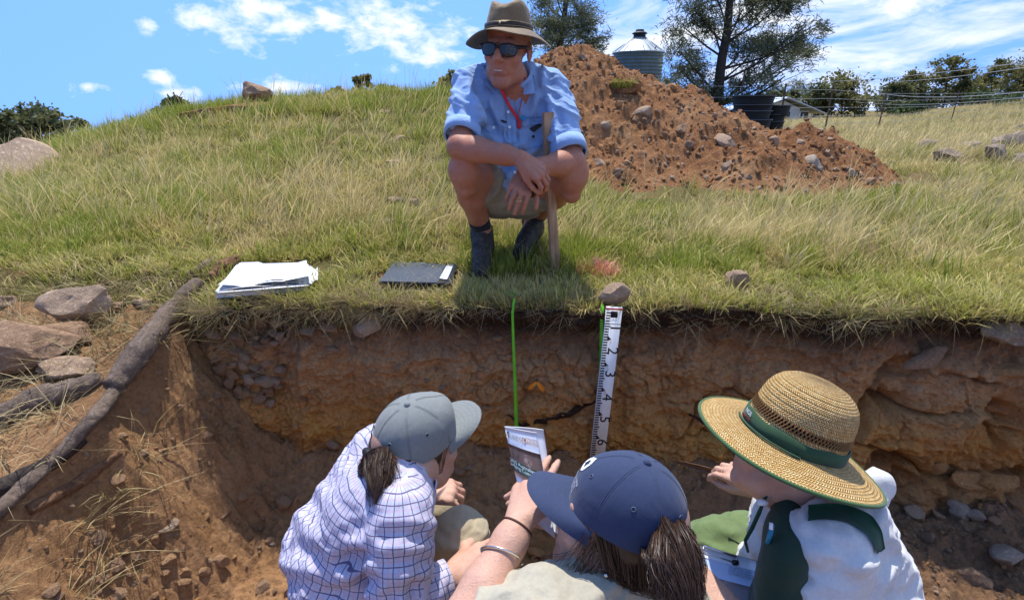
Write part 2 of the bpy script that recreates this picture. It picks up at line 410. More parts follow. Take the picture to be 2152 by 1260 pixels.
def skin(name, c, red=0.5):
    m = NM(name, 0.48, 0.4); f = m.noise(22, 5, 0.6); g = m.noise(160, 3, 0.6)
    a = m.ramp(f, [(0.3, (c[0] * .93, c[1] * .80, c[2] * .76)), (0.7, (min(1, c[0] * 1.06), c[1] * 1.08, c[2] * 1.08))])
    m.set('Base Color', m.mix(0.22 * red, a, m.ramp(g, [(0.35, (c[0] * .75, c[1] * .5, c[2] * .42)), (0.62, c)])))
    sp_ = m.math('MULTIPLY', m.math('SUBTRACT', m.noise(420, 2, .5), .56), 6.0, clamp=True); bl = m.noise(9, 4, .6, dist=.6); m.set('Base Color', m.mix(m.math('MULTIPLY', sp_, .30), m.mix(m.math('MULTIPLY', m.math('SUBTRACT', bl, .45), 1.6, clamp=True), m.mix(0.22 * red, a, m.ramp(g, [(0.35, (c[0] * .75, c[1] * .5, c[2] * .42)), (0.62, c)])), (c[0] * .95, c[1] * .68, c[2] * .60)), (c[0] * .5, c[1] * .36, c[2] * .30))); m.set('Subsurface Weight', 0.06); m.set('Subsurface Radius', (0.012, 0.004, 0.002)); m.set('Subsurface Scale', 0.6)
    m.bump(m.noise(300, 4, 0.7), 0.7, 0.0020); b = m.last; m.bump(m.noise(55, 5, 0.6, vec=m.mapv(None, (1, 1, .6))), 0.35, 0.006, b); return m.m
def hairmat(name, c):
    m = NM(name, 0.45, 0.40); t = m.attr('rnd'); a = m.noise(40, 3, 0.5)
    k = m.math('ADD', m.math('MULTIPLY', t, 0.7), m.math('MULTIPLY', a, 0.3))
    m.set('Base Color', m.ramp(k, [(0.2, tuple(x * .45 for x in c)), (0.6, c), (0.97, tuple(min(1, x * 1.9) for x in c))])); return m.m

def soil_wall_mat():
    m = NM('soil_profile', 0.95, 0.1); p = m.pos(); xyz = m.sepxyz(p)
    big = m.noise(2.2, 4, 0.6, vec=p); mid = m.noise(9, 6, 0.65, vec=p); fine = m.noise(70, 6, 0.7, vec=p); grit = m.noise(330, 3, 0.7, vec=p)
    dep = m.math('ADD', m.math('MULTIPLY', xyz[2], -1.0), m.math('MULTIPLY', m.math('SUBTRACT', big, 0.5), 0.16))
    dep = m.math('ADD', dep, m.math('MULTIPLY', m.math('SUBTRACT', mid, 0.5), 0.10))
    hor = m.ramp(dep, [(0.0, (.065, .040, .025)), (0.10, (.082, .050, .031)), (0.165, (.34, .185, .095)), (0.27, (.62, .350, .165)), (0.44, (.60, .315, .125)), (0.58, (.68, .340, .100)), (0.80, (.50, .260, .105))])
    orange = m.math('MULTIPLY', m.math('SUBTRACT', m.noise(3.1, 5, 0.62, vec=p, dist=0.6), 0.50), 5.0, clamp=True)
    low = m.math('MULTIPLY', m.math('SUBTRACT', dep, 0.30), 4.0, clamp=True)
    col = m.mix(m.math('MULTIPLY', m.math('MULTIPLY', orange, low), 0.75), hor, (.74, .370, .075))
    pale = m.math('MULTIPLY', m.math('SUBTRACT', m.noise(5.3, 6, 0.7, vec=p), 0.58), 6.0, clamp=True)
    col = m.mix(m.math('MULTIPLY', pale, m.math('MULTIPLY', m.math('SUBTRACT', dep, 0.12), 6.0, clamp=True)), col, (.56, .375, .22))
    col = m.mix(0.85, col, m.ramp(fine, [(0.25, (.34, .33, .31)), (0.5, (.82, .81, .80)), (0.75, (1.0, .99, .97))]), 'MULTIPLY')
    sp = m.math('GREATER_THAN', m.noise(120, 2, 0.5, vec=p), 0.69)
    col = m.mix(m.math('MULTIPLY', sp, 0.5), col, (.50, .36, .23))
    dk = m.math('LESS_THAN', m.noise(45, 4, 0.7, vec=p), 0.36)
    col = m.mix(m.math('MULTIPLY', dk, 0.45), col, (.06, .033, .018))
    m.set('Base Color', col)
    m.bump(m.math('ADD', fine, m.math('MULTIPLY', grit, 0.35)), 0.9, 0.012); b = m.last
    m.bump(m.noise(28, 6, 0.7, vec=p), 0.7, 0.02, b)
    return m.m
def soil_floor_mat():
    m = NM('loose_soil', 0.95, 0.1); p = m.pos(); xyz = m.sepxyz(p)
    big = m.noise(2.6, 5, 0.62, vec=p); fine = m.noise(60, 6, 0.7, vec=p); grit = m.noise(300, 3, 0.7, vec=p)
    a = m.ramp(big, [(0.30, (.27, .148, .072)), (0.5, (.40, .222, .105)), (0.68, (.49, .285, .145))])
    # sunlit patch before the cut face painted in as orange; darker brown to the east
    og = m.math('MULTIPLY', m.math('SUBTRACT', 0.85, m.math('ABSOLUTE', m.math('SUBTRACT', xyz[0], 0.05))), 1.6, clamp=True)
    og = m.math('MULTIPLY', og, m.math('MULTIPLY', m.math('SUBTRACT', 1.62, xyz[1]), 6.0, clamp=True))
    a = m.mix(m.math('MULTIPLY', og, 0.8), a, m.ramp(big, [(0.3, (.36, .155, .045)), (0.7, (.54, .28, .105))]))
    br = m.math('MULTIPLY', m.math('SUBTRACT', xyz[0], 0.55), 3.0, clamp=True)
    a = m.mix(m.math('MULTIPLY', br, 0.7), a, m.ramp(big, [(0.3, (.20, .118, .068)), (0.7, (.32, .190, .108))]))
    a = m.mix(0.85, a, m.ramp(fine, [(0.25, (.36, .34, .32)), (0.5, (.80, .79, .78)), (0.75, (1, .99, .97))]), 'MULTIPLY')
    m.set('Base Color', a)
    m.bump(m.math('ADD', fine, m.math('MULTIPLY', grit, 0.4)), 0.9, 0.012); b = m.last; m.bump(m.noise(25, 6, 0.7, vec=p), 0.6, 0.02, b); return m.m
def spoil_mat():
    m = NM('spoil_soil', 0.95, 0.1); p = m.pos(); big = m.noise(1.6, 5, 0.62, vec=p); fine = m.noise(30, 6, 0.72, vec=p); grit = m.noise(120, 4, 0.7, vec=p)
    a = m.ramp(big, [(0.32, (.33, .150, .064)), (0.5, (.46, .225, .098)), (0.66, (.56, .315, .150))])
    a = m.mix(0.8, a, m.ramp(fine, [(0.25, (.35, .32, .30)), (0.5, (.78, .76, .75)), (0.72, (1, 1, 1))]), 'MULTIPLY')
    a = m.mix(m.math('MULTIPLY', m.math('GREATER_THAN', m.noise(55, 2, 0.5, vec=p), 0.64), 0.6), a, (.42, .30, .21))
    m.set('Base Color', a); m.bump(m.math('ADD', fine, m.math('MULTIPLY', grit, 0.5)), 1.0, 0.03); return m.m
def ground_mat():
    m = NM('thatch_ground', 0.95, 0.1); p = m.pos(); big = m.noise(0.9, 5, 0.6, vec=p); mid = m.noise(6, 6, 0.65, vec=p); fine = m.noise(60, 5, 0.7, vec=p)
    a = m.ramp(big, [(0.30, (.105, .110, .028)), (0.52, (.185, .155, .052)), (0.70, (.28, .200, .088))])
    so = m.math('MULTIPLY', m.math('SUBTRACT', mid, 0.50), 8.0, clamp=True)
    a = m.mix(m.math('MULTIPLY', so, 0.7), a, (.30, .165, .085))
    a = m.mix(0.8, a, m.ramp(fine, [(0.25, (.30, .30, .28)), (0.55, (.85, .85, .85)), (0.75, (1, 1, 1))]), 'MULTIPLY')
    m.set('Base Color', a); m.bump(fine, 1.0, 0.03); return m.m
def grass_mat(name, green, straw, bias, transl=0.35):
    """blade colour: tip/base and kind come from the tuft, patches from the place it grows"""
    m = NM(name, 0.62, 0.25); p = m.pos()
    oi = m.N.new('ShaderNodeObjectInfo').outputs['Random']
    patch = m.noise(0.8, 4, 0.6, vec=p); small = m.noise(5.0, 3, 0.6, vec=p)
    k = m.math('ADD', m.math('MULTIPLY', patch, 1.7), m.math('MULTIPLY', small, 1.0)); k = m.math('ADD', k, m.math('MULTIPLY', m.attr('kind'), 0.75))
    k = m.math('ADD', k, m.math('MULTIPLY', oi, 0.28)); k = m.math('SUBTRACT', k, bias + 0.25)
    g = m.mix(m.attr('tip'), tuple(x * .38 for x in green), tuple(min(1, x * 1.25) for x in green)); s_ = m.mix(m.attr('tip'), tuple(x * .48 for x in straw), straw)  # blade bases darkened: shade in the gaps between blades put into the colour
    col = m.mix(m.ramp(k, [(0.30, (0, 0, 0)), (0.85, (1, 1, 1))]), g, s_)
    m.set('Base Color', col)
    tr = m.N.new('ShaderNodeBsdfTranslucent'); m.L.new(col, tr.inputs[0]); mx = m.N.new('ShaderNodeMixShader'); mx.inputs[0].default_value = transl
    m.L.new(m.b.outputs[0], mx.inputs[1]); m.L.new(tr.outputs[0], mx.inputs[2]); m.L.new(mx.outputs[0], m.N['Material Output'].inputs[0]); return m.m
def leaf_mat(name, dark, light, transl=0.3, brown=None):
    m = NM(name, 0.6, 0.3); f = m.attr('rnd'); c = m.ramp(f, [(0.1, dark), (0.85, light)] + ([(0.97, brown)] if brown else []))
    m.set('Base Color', c); tr = m.N.new('ShaderNodeBsdfTranslucent'); m.L.new(c, tr.inputs[0]); mx = m.N.new('ShaderNodeMixShader'); mx.inputs[0].default_value = transl
    m.L.new(m.b.outputs[0], mx.inputs[1]); m.L.new(tr.outputs[0], mx.inputs[2]); m.L.new(mx.outputs[0], m.N['Material Output'].inputs[0]); return m.m
def rock_mat(name, c, c2, dust=(.36, .22, .125)):
    m = NM(name, 0.88, 0.2); f = m.noise(7, 6, 0.65); g = m.noise(60, 5, 0.7); oi = m.N.new('ShaderNodeObjectInfo').outputs['Random']
    a = m.mix(m.ramp(f, [(0.35, (0, 0, 0)), (0.65, (1, 1, 1))]), c, c2); a = m.mix(m.math('MULTIPLY', oi, 0.5), a, dust)
    a = m.mix(0.85, a, m.ramp(g, [(0.28, (.50, .49, .47)), (0.5, (.88, .87, .86)), (0.65, (1, 1, 1))]), 'MULTIPLY'); a = m.mix(m.math('MULTIPLY', m.math('GREATER_THAN', m.noise(11, 5, .7), .58), .5), a, tuple(min(1, x * 1.5) for x in c2)); m.set('Base Color', a)
    m.bump(m.math('ADD', g, m.math('MULTIPLY', m.noise(14, 6, 0.7), 2.0)), 0.7, 0.010); return m.m
def bark_mat(name, c, c2):
    m = NM(name, 0.9, 0.15); v = m.mapv(None, (26, 26, 26)); f = m.noise(1.0, 7, 0.75, vec=v, dist=1.5); g = m.noise(70, 5, 0.7)
    a = m.ramp(f, [(0.3, tuple(x * .45 for x in c)), (0.55, c), (0.75, c2)]); m.set('Base Color', m.mix(0.6, a, m.ramp(g, [(0.3, (.4, .4, .4)), (0.65, (1, 1, 1))]), 'MULTIPLY'))
    m.bump(m.math('ADD', f, m.math('MULTIPLY', g, 0.4)), 1.0, 0.012); return m.m
MAT = {}
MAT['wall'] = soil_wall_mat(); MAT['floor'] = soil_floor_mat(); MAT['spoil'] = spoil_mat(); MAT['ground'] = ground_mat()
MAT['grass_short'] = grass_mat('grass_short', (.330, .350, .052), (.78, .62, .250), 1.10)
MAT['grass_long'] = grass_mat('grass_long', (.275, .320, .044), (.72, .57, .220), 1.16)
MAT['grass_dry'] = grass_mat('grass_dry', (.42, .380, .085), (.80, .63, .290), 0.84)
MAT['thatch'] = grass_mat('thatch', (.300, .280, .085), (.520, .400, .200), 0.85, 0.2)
MAT['grass_red'] = plain('red_marked_grass', (.72, .30, .25), 0.8, 0.25, 60)
MAT['rock_tan'] = rock_mat('rock_tan', (.42, .29, .19), (.54, .40, .28))
MAT['rock_grey'] = rock_mat('rock_grey', (.36, .295, .225), (.48, .40, .315), (.33, .25, .18))
MAT['rock_brown'] = rock_mat('rock_brown', (.30, .185, .11), (.42, .275, .17), (.36, .20, .105))
MAT['rock_orange'] = rock_mat('rock_orange', (.46, .235, .085), (.56, .32, .135), (.42, .22, .09))
MAT['rock_field'] = rock_mat('rock_field', (.25, .19, .140), (.38, .30, .225), (.34, .25, .17))
MAT['clod'] = rock_mat('soil_clod', (.38, .22, .115), (.50, .31, .17), (.42, .235, .11))
MAT['bark'] = bark_mat('log_bark', (.235, .172, .130), (.40, .31, .24)); MAT['bark_dark'] = bark_mat('tree_bark', (.075, .058, .046), (.15, .12, .095)); MAT['root'] = bark_mat('root_bark', (.060, .036, .024), (.13, .085, .055))
MAT['wood'] = bark_mat('broken_wood', (.27, .145, .078), (.40, .24, .14))
# ------------------------------------------------------------------ terrain shape
_ex = [-9, -1.38, -1.2, -0.6, 0, 0.9, 1.8, 2.6, 6]; _ey = [2.06, 2.05, 1.95, 1.90, 1.875, 1.83, 1.74, 1.66, 1.5]
def y_edge(x):
    x = np.asarray(x, float)
    return np.interp(x, _ex, _ey) + 0.034 * fbm(x * 3.1, x * 0 + 0.3, o=3, seed=3) + 0.008 * fbm(x * 19, x * 0 + 4.3, o=2, seed=4)
_cx = [-14, -8.2, -6.6, -5.4, -4.4, -3.4, -2.2, -.8, -.1, .7, 1.5, 4]; _cz = [-.6, -.16, .0, .34, .58, .74, .80, .84, .58, .20, .05, 0]
def H(x, y):
    x = np.asarray(x, float); y = np.asarray(y, float)
    t = np.clip((y - 2.15) / 4.9, 0, 1); rise = t ** 1.15 * (1 - 0.10 * np.sin(t * np.pi))
    back = np.where(y > 7.05, np.exp(-((y - 7.05) / 4.5) ** 2), 1.0)
    xs = x * np.clip(7.05 / np.maximum(y, 3.2), 0.6, 1.6)
    z = np.interp(xs, _cx, _cz) * rise * back
    z = z - 0.30 * np.clip(2.25 - y, 0, 3) * sstep(-0.9, -1.5, x)
    far = np.clip((y - 5) / 10, 0, 1)
    z = z + fbm(x * 0.55, y * 0.55, o=4, seed=21) * (0.012 + 0.05 * far) * sstep(2.4, 4.5, y) + fbm(x * 3, y * 3, o=3, seed=22) * 0.010
    z = z + np.interp(x / np.maximum(y, 1), [.15, .3, .62, .70, .79, .91, 1.3], [-.3, -.6, -.5, .1, 1.0, 1.8, 3.0]) * sstep(12, 70, y) 
    z = z - 0.13 * np.clip(y - 7.5, 0, 400) * sstep(-0.05, -0.5, x / np.maximum(y, 1))
    return z
def G(x, y):
    """pit floor, left bank and the trodden ground left of the pit"""
    x = np.asarray(x, float); y = np.asarray(y, float)
    ye = np.interp(x, _ex, _ey); d = np.maximum(ye - y, 0)
    fl = -0.90 + np.interp(x, [-1.4, .9, 1.5, 2.2], [.21, .19, .06, .04]) * np.exp(-(d / 0.22) ** 1.5) + 0.05 * np.exp(-((x - .05) / .5) ** 2)
    left = H(x, y)
    xb = -1.36 + 0.05 * np.sin(y * 5.0) + 0.04 * fbm(y * 3, y * 0, seed=31, o=3)
    b = np.clip((x - xb) / 0.36, 0, 1); b = np.where(b < 0.12, b * 1.9, 0.228 + (b - 0.12) * (1 - 0.228) / 0.88); b = b + 0.06 * np.sin(b * np.pi)
    b = sstep(-0.06, 1.02, b) * 0.45 + b * 0.55
    z = left + (fl - left) * np.clip(b, 0, 1)
    near = sstep(-0.35, -1.15, y); z = z + (-0.06 - z) * near
    ins = sstep(0.02, 0.35, b)
    z = z + fbm(x * 4, y * 4, o=4, seed=33) * 0.030 * ins + (fbm(x * 17, y * 17, o=4, seed=34, gain=.6)) * 0.012 * (0.4 + ins)
    f1, f2, idv = voronoi(x * 11, y * 11, seed=35); z = z + np.clip(f2 - f1, 0, .35) * 0.022 * ins * (idv > 0.45); bank = ins * sstep(-.85, -1.05, x); f1, f2, idv = voronoi(x * 24 + z * 9, y * 15, seed=36); z = z + bank * ((idv - .5) * .018 + np.clip(f2 - f1, 0, .3) * .028 * (idv > .4)) + bank * fbm(x * 40, y * 30, o=3, seed=37) * .006
    return z

# ground beyond the pit
def build_ground():
    xs = np.concatenate([np.linspace(-5.2, -3.0, 30)[:-1], np.linspace(-3.0, 3.0, 420), np.linspace(3.0, 5.2, 30)[1:]])
    d = np.concatenate([[-0.012], np.linspace(0, 1.5, 60), 1.5 + np.geomspace(0.03, 420, 210)])
    D, XB = np.meshgrid(d, xs, indexing='ij'); X = XB * (1 + np.maximum(D, 0) * 0.42); Y = y_edge(XB) * np.exp(-np.maximum(D, 0)) + np.interp(XB, _ex, _ey) * (1 - np.exp(-np.maximum(D, 0))) + D
    Z = H(X, Y); Z[0] -= 0.02
    me = mesh_np('ground', np.stack([X, Y, Z], -1), grid_faces(*X.shape)); tagp(obj('ground', me, MAT['ground']), kind='structure')
build_ground()
def build_floor():
    xs = np.concatenate([np.linspace(-6, -2.3, 40)[:-1], np.linspace(-2.3, 2.6, 700), np.linspace(2.6, 4.2, 30)[1:]])
    ys = np.concatenate([np.linspace(-3.5, .45, 60)[:-1], np.linspace(.45, 2.10, 280)])
    Y, X = np.meshgrid(ys, xs, indexing='ij'); Z = G(X, Y)
    ins = X > -1.30; lim = np.interp(X, _ex, _ey)
    Y2 = np.where(~ins, np.minimum(Y, lim + .02), Y)
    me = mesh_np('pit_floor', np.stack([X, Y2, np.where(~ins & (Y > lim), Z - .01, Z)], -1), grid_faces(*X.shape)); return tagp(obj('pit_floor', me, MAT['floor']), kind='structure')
pit_floor = build_floor()

# the cut face
def wall_disp(x, z):
    dep = -z
    d = 0.018 * fbm(x * 3, z * 4, o=4, seed=41) + 0.016 * fbm(x * 14, z * 18, o=4, seed=42, gain=.65)
    d = d + 0.035 * sstep(0.045, 0.09, dep) * (1 - sstep(0.13, 0.24, dep)) * (1 + 0.8 * fbm(x * 6, z * 2, o=3, seed=43))      # undercut below the turf
    lip = (1 - sstep(0.0, 0.05, dep)); d = d - 0.018 * lip * (0.5 + vnoise(x * 9, z * 0, seed=44))
    d = d + 0.065 * sstep(-0.86, -0.90, x + 0.02 * np.sin(dep * 22)) * sstep(0.07, 0.12, dep) * (1 - sstep(0.40, 0.55, dep)) * (1 - .5 * sstep(-1.2, -1.35, x))
    d = d + 0.055 * sstep(0.745, 0.775, x + .012 * np.sin(dep * 30)) * sstep(0.09, 0.12, dep) * (1 - sstep(0.26, 0.36, dep)) * (1 - sstep(0.95, 1.2, x))
    d = d + 0.05 * np.exp(-((x - .60) / .10) ** 2) * np.exp(-((dep - .38) / .16) ** 2)
    d = d + 0.035 * np.exp(-((x - .43) / .06) ** 2) * sstep(.1, .2, dep)
    # small crumb facets left, big cracked blocks right
    wx = x + 0.03 * fbm(x * 7, z * 7, seed=45, o=3); wz = z + 0.03 * fbm(x * 7 + 9, z * 7, seed=46, o=3)
    f1, f2, idv = voronoi(wx * 17, wz * 22, seed=47); s1 = sstep(.12, .22, dep) * (0.35 + .65 * (1 - sstep(.5, .9, x)))
    d = d + s1 * ((idv - .5) * 0.016 + 0.012 * np.exp(-((f2 - f1) / .07) ** 2) * (_hash(np.floor(wx * 5), np.floor(wz * 5), np.zeros_like(wx), 3) > .35))
    f1, f2, idv = voronoi(wx * 2.5 + wz * 1.6, wz * 4.4 - wx * 1.9, seed=52); s2 = sstep(.55, .95, x) * sstep(.14, .24, dep)
    ck = sstep(-.5, .15, fbm(x * 4, z * 4, o=2, seed=59)); d = d + s2 * ((idv - .5) * 0.12 + 0.075 * ck * np.exp(-((f2 - f1) / .05) ** 2) + .03 * f1 * f1)
    f1, f2, idv = voronoi(wx * 9 + 3, wz * 11 - wx * 2, seed=54)
    d = d + s2 * ((idv - .5) * 0.014 + 0.012 * ck * np.exp(-((f2 - f1) / .06) ** 2) * (idv > .55))
    for (u, v, r, q) in [(1862, 852, .045, .10), (1868, 970, .055, .15), (2092, 868, .06, .11), (1975, 720, .05, .07), (1890, 790, .03, .06), (2125, 1000, .05, .06), (2120, 760, .07, .05), (1890, 1010, .05, .10), (1310, 1050, .05, .03), (1530, 1000, .06, .03), (1500, 640, .06, -.03), (520, 710, .06, .05), (1940, 930, .02, .04)]:
        c = PY(u, v, 1.80); d = d + 1.25 * q * np.exp(-(((x - c[0]) / (r * 1.25)) ** 2 + ((z - c[2]) / r) ** 2 + .5 * vnoise(x * 30, z * 30, seed=48)).clip(0))
    foot = sstep(.62, .95, dep); d = d - 0.03 * foot * (x < 1.0)
    return d
def build_wall():
    xs = np.concatenate([np.linspace(-1.42, 2.35, 860), np.linspace(2.35, 4.2, 40)[1:]]); zs = np.linspace(0.0, -1.0, 225)
    Z, X = np.meshgrid(zs, xs, indexing='ij'); ye = y_edge(X); top = H(X, ye)
    Y = ye + wall_disp(X, Z); Zr = top * np.clip(1 + Z * 3, 0, 1) + Z - 0.004
    Y[0] = ye[0] + 0.06
    me = mesh_np('pit_wall', np.stack([X, Y, Zr], -1), grid_faces(*X.shape)[:, ::-1]); return tagp(obj('pit_wall', me, MAT['wall']), kind='structure')
pit_wall = build_wall()
def wall_y(x, z): x = np.atleast_1d(np.asarray(x, float)); z = np.atleast_1d(np.asarray(z, float)); return float((y_edge(x) + wall_disp(x, z))[0])
def on_wall(u, v):
    y = 1.85
    for _ in range(6): p = PY(u, v, y); y = wall_y(p[0], p[2])
    return PY(u, v, y)
def on_floor(u, v):
    z = -0.8
    for _ in range(30): p = PZ(u, v, z); z = .5 * z + .5 * float(G(p[0], p[1]))
    return PZ(u, v, z)
def on_ground(u, v):
    r = ray(u, v); t = np.concatenate([np.linspace(1.2, 12, 1600), np.geomspace(12, 120, 1500)]); p = np.array([0, 0, CAMZ]) + r * t[:, None]
    h = np.where(p[:, 1] > np.interp(p[:, 0], _ex, _ey), H(p[:, 0], p[:, 1]), G(p[:, 0], p[:, 1])); i = np.argmax(p[:, 2] < h); return p[i]

# ------------------------------------------------------------------ spoil heap
_ridge = [(1130, 150, 7.1), (1185, 104, 7.2), (1222, 96, 7.1), (1300, 146, 6.9), (1360, 168, 6.8), (1430, 183, 6.6), (1500, 226, 6.5), (1580, 262, 6.4), (1640, 285, 6.3), (1690, 278, 6.1), (1745, 293, 5.9), (1800, 330, 5.7), (1848, 372, 5.5)]
def _ridge_pts():
    a = np.array([PY(*q) for q in _ridge]); t = np.linspace(0, len(a) - 1, 90); return np.stack([np.interp(t, np.arange(len(a)), a[:, i]) for i in range(3)], 1)
RIDGE = _ridge_pts()
def heap(x, y):
    x = np.asarray(x, float); y = np.asarray(y, float); sh = x.shape; xf = x.ravel(); yf = y.ravel(); g = H(xf, yf); best = np.full(xf.shape, -9.0)
    wob = 1 + 0.18 * fbm(xf * 0.8, yf * .8, o=3, seed=61)
    for q in RIDGE:
        dd = np.hypot(xf - q[0], (yf - q[1]) * .9) * wob; hh = q[2] - 0.66 * np.sqrt(dd ** 2 + .02) + .1
        best = np.maximum(best, hh)
    n = fbm(xf * 2.2, yf * 2.2, o=4, seed=62) * .07 + fbm(xf * 9, yf * 9, o=4, seed=63, gain=.62) * .040
    f1, f2, idv = voronoi(xf * 6, yf * 6, seed=64); n = n + (idv > .65) * np.clip(.45 - f1, 0, .4) * .07 * idv
    w = sstep(-.02, .25, best - g); z = np.where(best > g - .05, best + n * w, g - .06)
    fe = best - g; return np.maximum(z, g - .06).reshape(sh), fe.reshape(sh)
def build_heap():
    xs = np.linspace(-2.2, 5.4, 460); ys = np.linspace(4.2, 9.2, 300); Y, X = np.meshgrid(ys, xs, indexing='ij'); Z, _ = heap(X, Y)
    me = mesh_np('soil_heap', np.stack([X, Y, Z], -1), grid_faces(*X.shape))
    return tagp(obj('soil_heap', me, MAT['spoil']), 'tall heap of reddish brown excavated soil and stones behind the squatting man', 'soil heap')
soil_heap = build_heap()

# ------------------------------------------------------------------ rocks
def rock_mesh(seed, sub=2, sq=(1, 1, 1), rough=0.25, facets=10):
    bm = bmesh.new(); bmesh.ops.create_icosphere(bm, subdivisions=sub, radius=1.0); V = np.array([v.co[:] for v in bm.verts]); r = np.random.default_rng(seed)
    for _ in range(facets):                                   # planar breaks
        n = r.normal(size=3); n /= np.linalg.norm(n); h = r.uniform(.42, .85); d = V @ n - h; V = V - np.where(d > 0, d, 0)[:, None] * n * .97
    N = V / np.linalg.norm(V, axis=1)[:, None]
    V = V + N * (rough * .4 * fbm(V[:, 0] * 1.6 + seed, V[:, 1] * 1.6, V[:, 2] * 1.6, o=4, seed=seed % 97))[:, None]
    V = V * np.asarray(sq); V[:, 2] -= V[:, 2].min()
    for v, c in zip(bm.verts, V): v.co = c
    me = bpy.data.meshes.new('rock'); bm.to_mesh(me); bm.free()
    me.polygons.foreach_set('use_smooth', np.full(len(me.polygons), sub > 2)); 
    if sub > 2: me.set_sharp_from_angle(angle=R(24))
    return me
SMALL = {k: [rock_mesh(100 + 10 * j + i, 1, (1, r_, s_), .25) for i, (r_, s_) in enumerate([(.8, .6), (.7, .5), (.9, .7), (.6, .45), (.75, .55)])] for j, k in enumerate(('rock_tan', 'rock_brown', 'rock_orange', 'rock_grey', 'clod'))}
for k, l in SMALL.items():
    for me in l: me.materials.append(MAT[k])
def place(o, p, s, rot):
    o.location = p; o.scale = (s, s, s) if np.ndim(s) == 0 else tuple(s); o.rotation_euler = rot; return o
def small_rock(name, kind, p, s, rot, parent=None):
    o = bpy.data.objects.new(name, random.choice(SMALL[kind])); COL.objects.link(o)
    if parent is not None: o.parent = parent
    return place(o, p, s, rot)
def heap_rocks():
    n = 0; r = np.random.default_rng(5)
    hero = [(1362, 240, .17, 'rock_tan'), (1515, 297, .16, 'rock_tan'), (1440, 270, .11, 'rock_brown'), (1700, 343, .15, 'rock_grey'), (1525, 350, .12, 'rock_tan'), (1270, 265, .09, 'rock_tan'), (1260, 345, .10, 'rock_tan'), (1550, 253, .07, 'rock_orange'), (1585, 270, .06, 'rock_grey'), (1620, 295, .09, 'rock_tan'), (1785, 365, .10, 'rock_tan'), (1680, 300, .08, 'rock_tan'), (1575, 370, .07, 'rock_grey'), (1300, 365, .09, 'rock_brown'), (1262, 310, .08, 'rock_orange'), (1470, 180, .06, 'rock_tan'), (1225, 120, .10, 'rock_brown'), (1160, 108, .08, 'rock_orange'), (1785, 315, .09, 'rock_tan'), (1450, 300, .08, 'rock_brown'), (1830, 380, .11, 'rock_brown'), (1370, 175, .06, 'rock_grey'), (1630, 375, .07, 'rock_brown'), (1740, 320, .07, 'rock_tan')]
    for (u, v, s, k) in hero:
        rr = ray(u, v); t = np.linspace(4, 9, 700); p = np.array([0, 0, CAMZ]) + rr * t[:, None]; zz, _ = heap(p[:, 0], p[:, 1]); i = int(np.argmax(p[:, 2] < zz)); q = p[i]
        if i == 0: continue
        me = rock_mesh(400 + n, 3, (1, .8, .75), .3); me.materials.append(MAT[k]); o = obj('rock', me, None, soil_heap); place(o, q - np.array([0, 0, s * .6]), s * .8, (r.uniform(-.5, .5), r.uniform(-.5, .5), r.uniform(0, 6))); n += 1
    X = r.uniform(-.8, 5.2, 6000); Y = r.uniform(4.4, 7.6, 6000); Z, fe = heap(X, Y)
    for x, y, z, f in zip(X, Y, Z, fe):
        if n >= 290: break
        if f < -.22 or (f < 0 and r.random() > .35): continue
        s = .018 + .045 * r.random() ** 3.0 + (.012 if y < 6 else 0)
        small_rock('rock', r.choice(['rock_tan', 'rock_brown', 'rock_orange', 'rock_orange', 'clod', 'clod']), (x, y, z - s * .42), s, (r.uniform(-.6, .6), r.uniform(-.6, .6), r.uniform(0, 6)), soil_heap); n += 1
heap_rocks()

# ------------------------------------------------------------------ instanced stuff (grass, crumbs)
def proto_collection(name, meshes):
    c = bpy.data.collections.new(name)
    for i, me in enumerate(meshes): c.objects.link(bpy.data.objects.new('%s_%02d' % (name, i), me))
    return c
_GN = {}
def gn_for(coll):
    if coll.name in _GN: return _GN[coll.name]
    g = bpy.data.node_groups.new('scatter_' + coll.name, 'GeometryNodeTree'); g.interface.new_socket('Geometry', in_out='INPUT', socket_type='NodeSocketGeometry'); g.interface.new_socket('Geometry', in_out='OUTPUT', socket_type='NodeSocketGeometry')
    N, L = g.nodes, g.links; i = N.new('NodeGroupInput'); o = N.new('NodeGroupOutput'); ip = N.new('GeometryNodeInstanceOnPoints'); ci = N.new('GeometryNodeCollectionInfo')
    ci.inputs[0].default_value = coll; ci.inputs['Separate Children'].default_value = True; ci.inputs['Reset Children'].default_value = True
    def na(name, ty):
        n = N.new('GeometryNodeInputNamedAttribute'); n.data_type = ty; n.inputs[0].default_value = name; return n.outputs[0]
    L.new(i.outputs[0], ip.inputs['Points']); L.new(ci.outputs[0], ip.inputs['Instance']); ip.inputs['Pick Instance'].default_value = True
    L.new(na('idx', 'INT'), ip.inputs['Instance Index']); L.new(na('rot', 'FLOAT_VECTOR'), ip.inputs['Rotation']); L.new(na('scl', 'FLOAT_VECTOR'), ip.inputs['Scale']); L.new(ip.outputs[0], o.inputs[0])
    _GN[coll.name] = g; return g
def scatter(name, coll, pts, rot, scl, idx, label=None, cat=None, parent=None):
    me = mesh_np(name, pts); fattr(me, 'rot', rot); scl = np.asarray(scl); fattr(me, 'scl', scl if scl.ndim == 2 else np.repeat(scl[:, None], 3, 1))
    a = me.attributes.new('idx', 'INT', 'POINT'); a.data.foreach_set('value', np.asarray(idx, np.int32))
    o = obj(name, me, None, parent); md = o.modifiers.new('scatter', 'NODES'); md.node_group = gn_for(coll); tagp(o, label, cat, kind='stuff'); return o
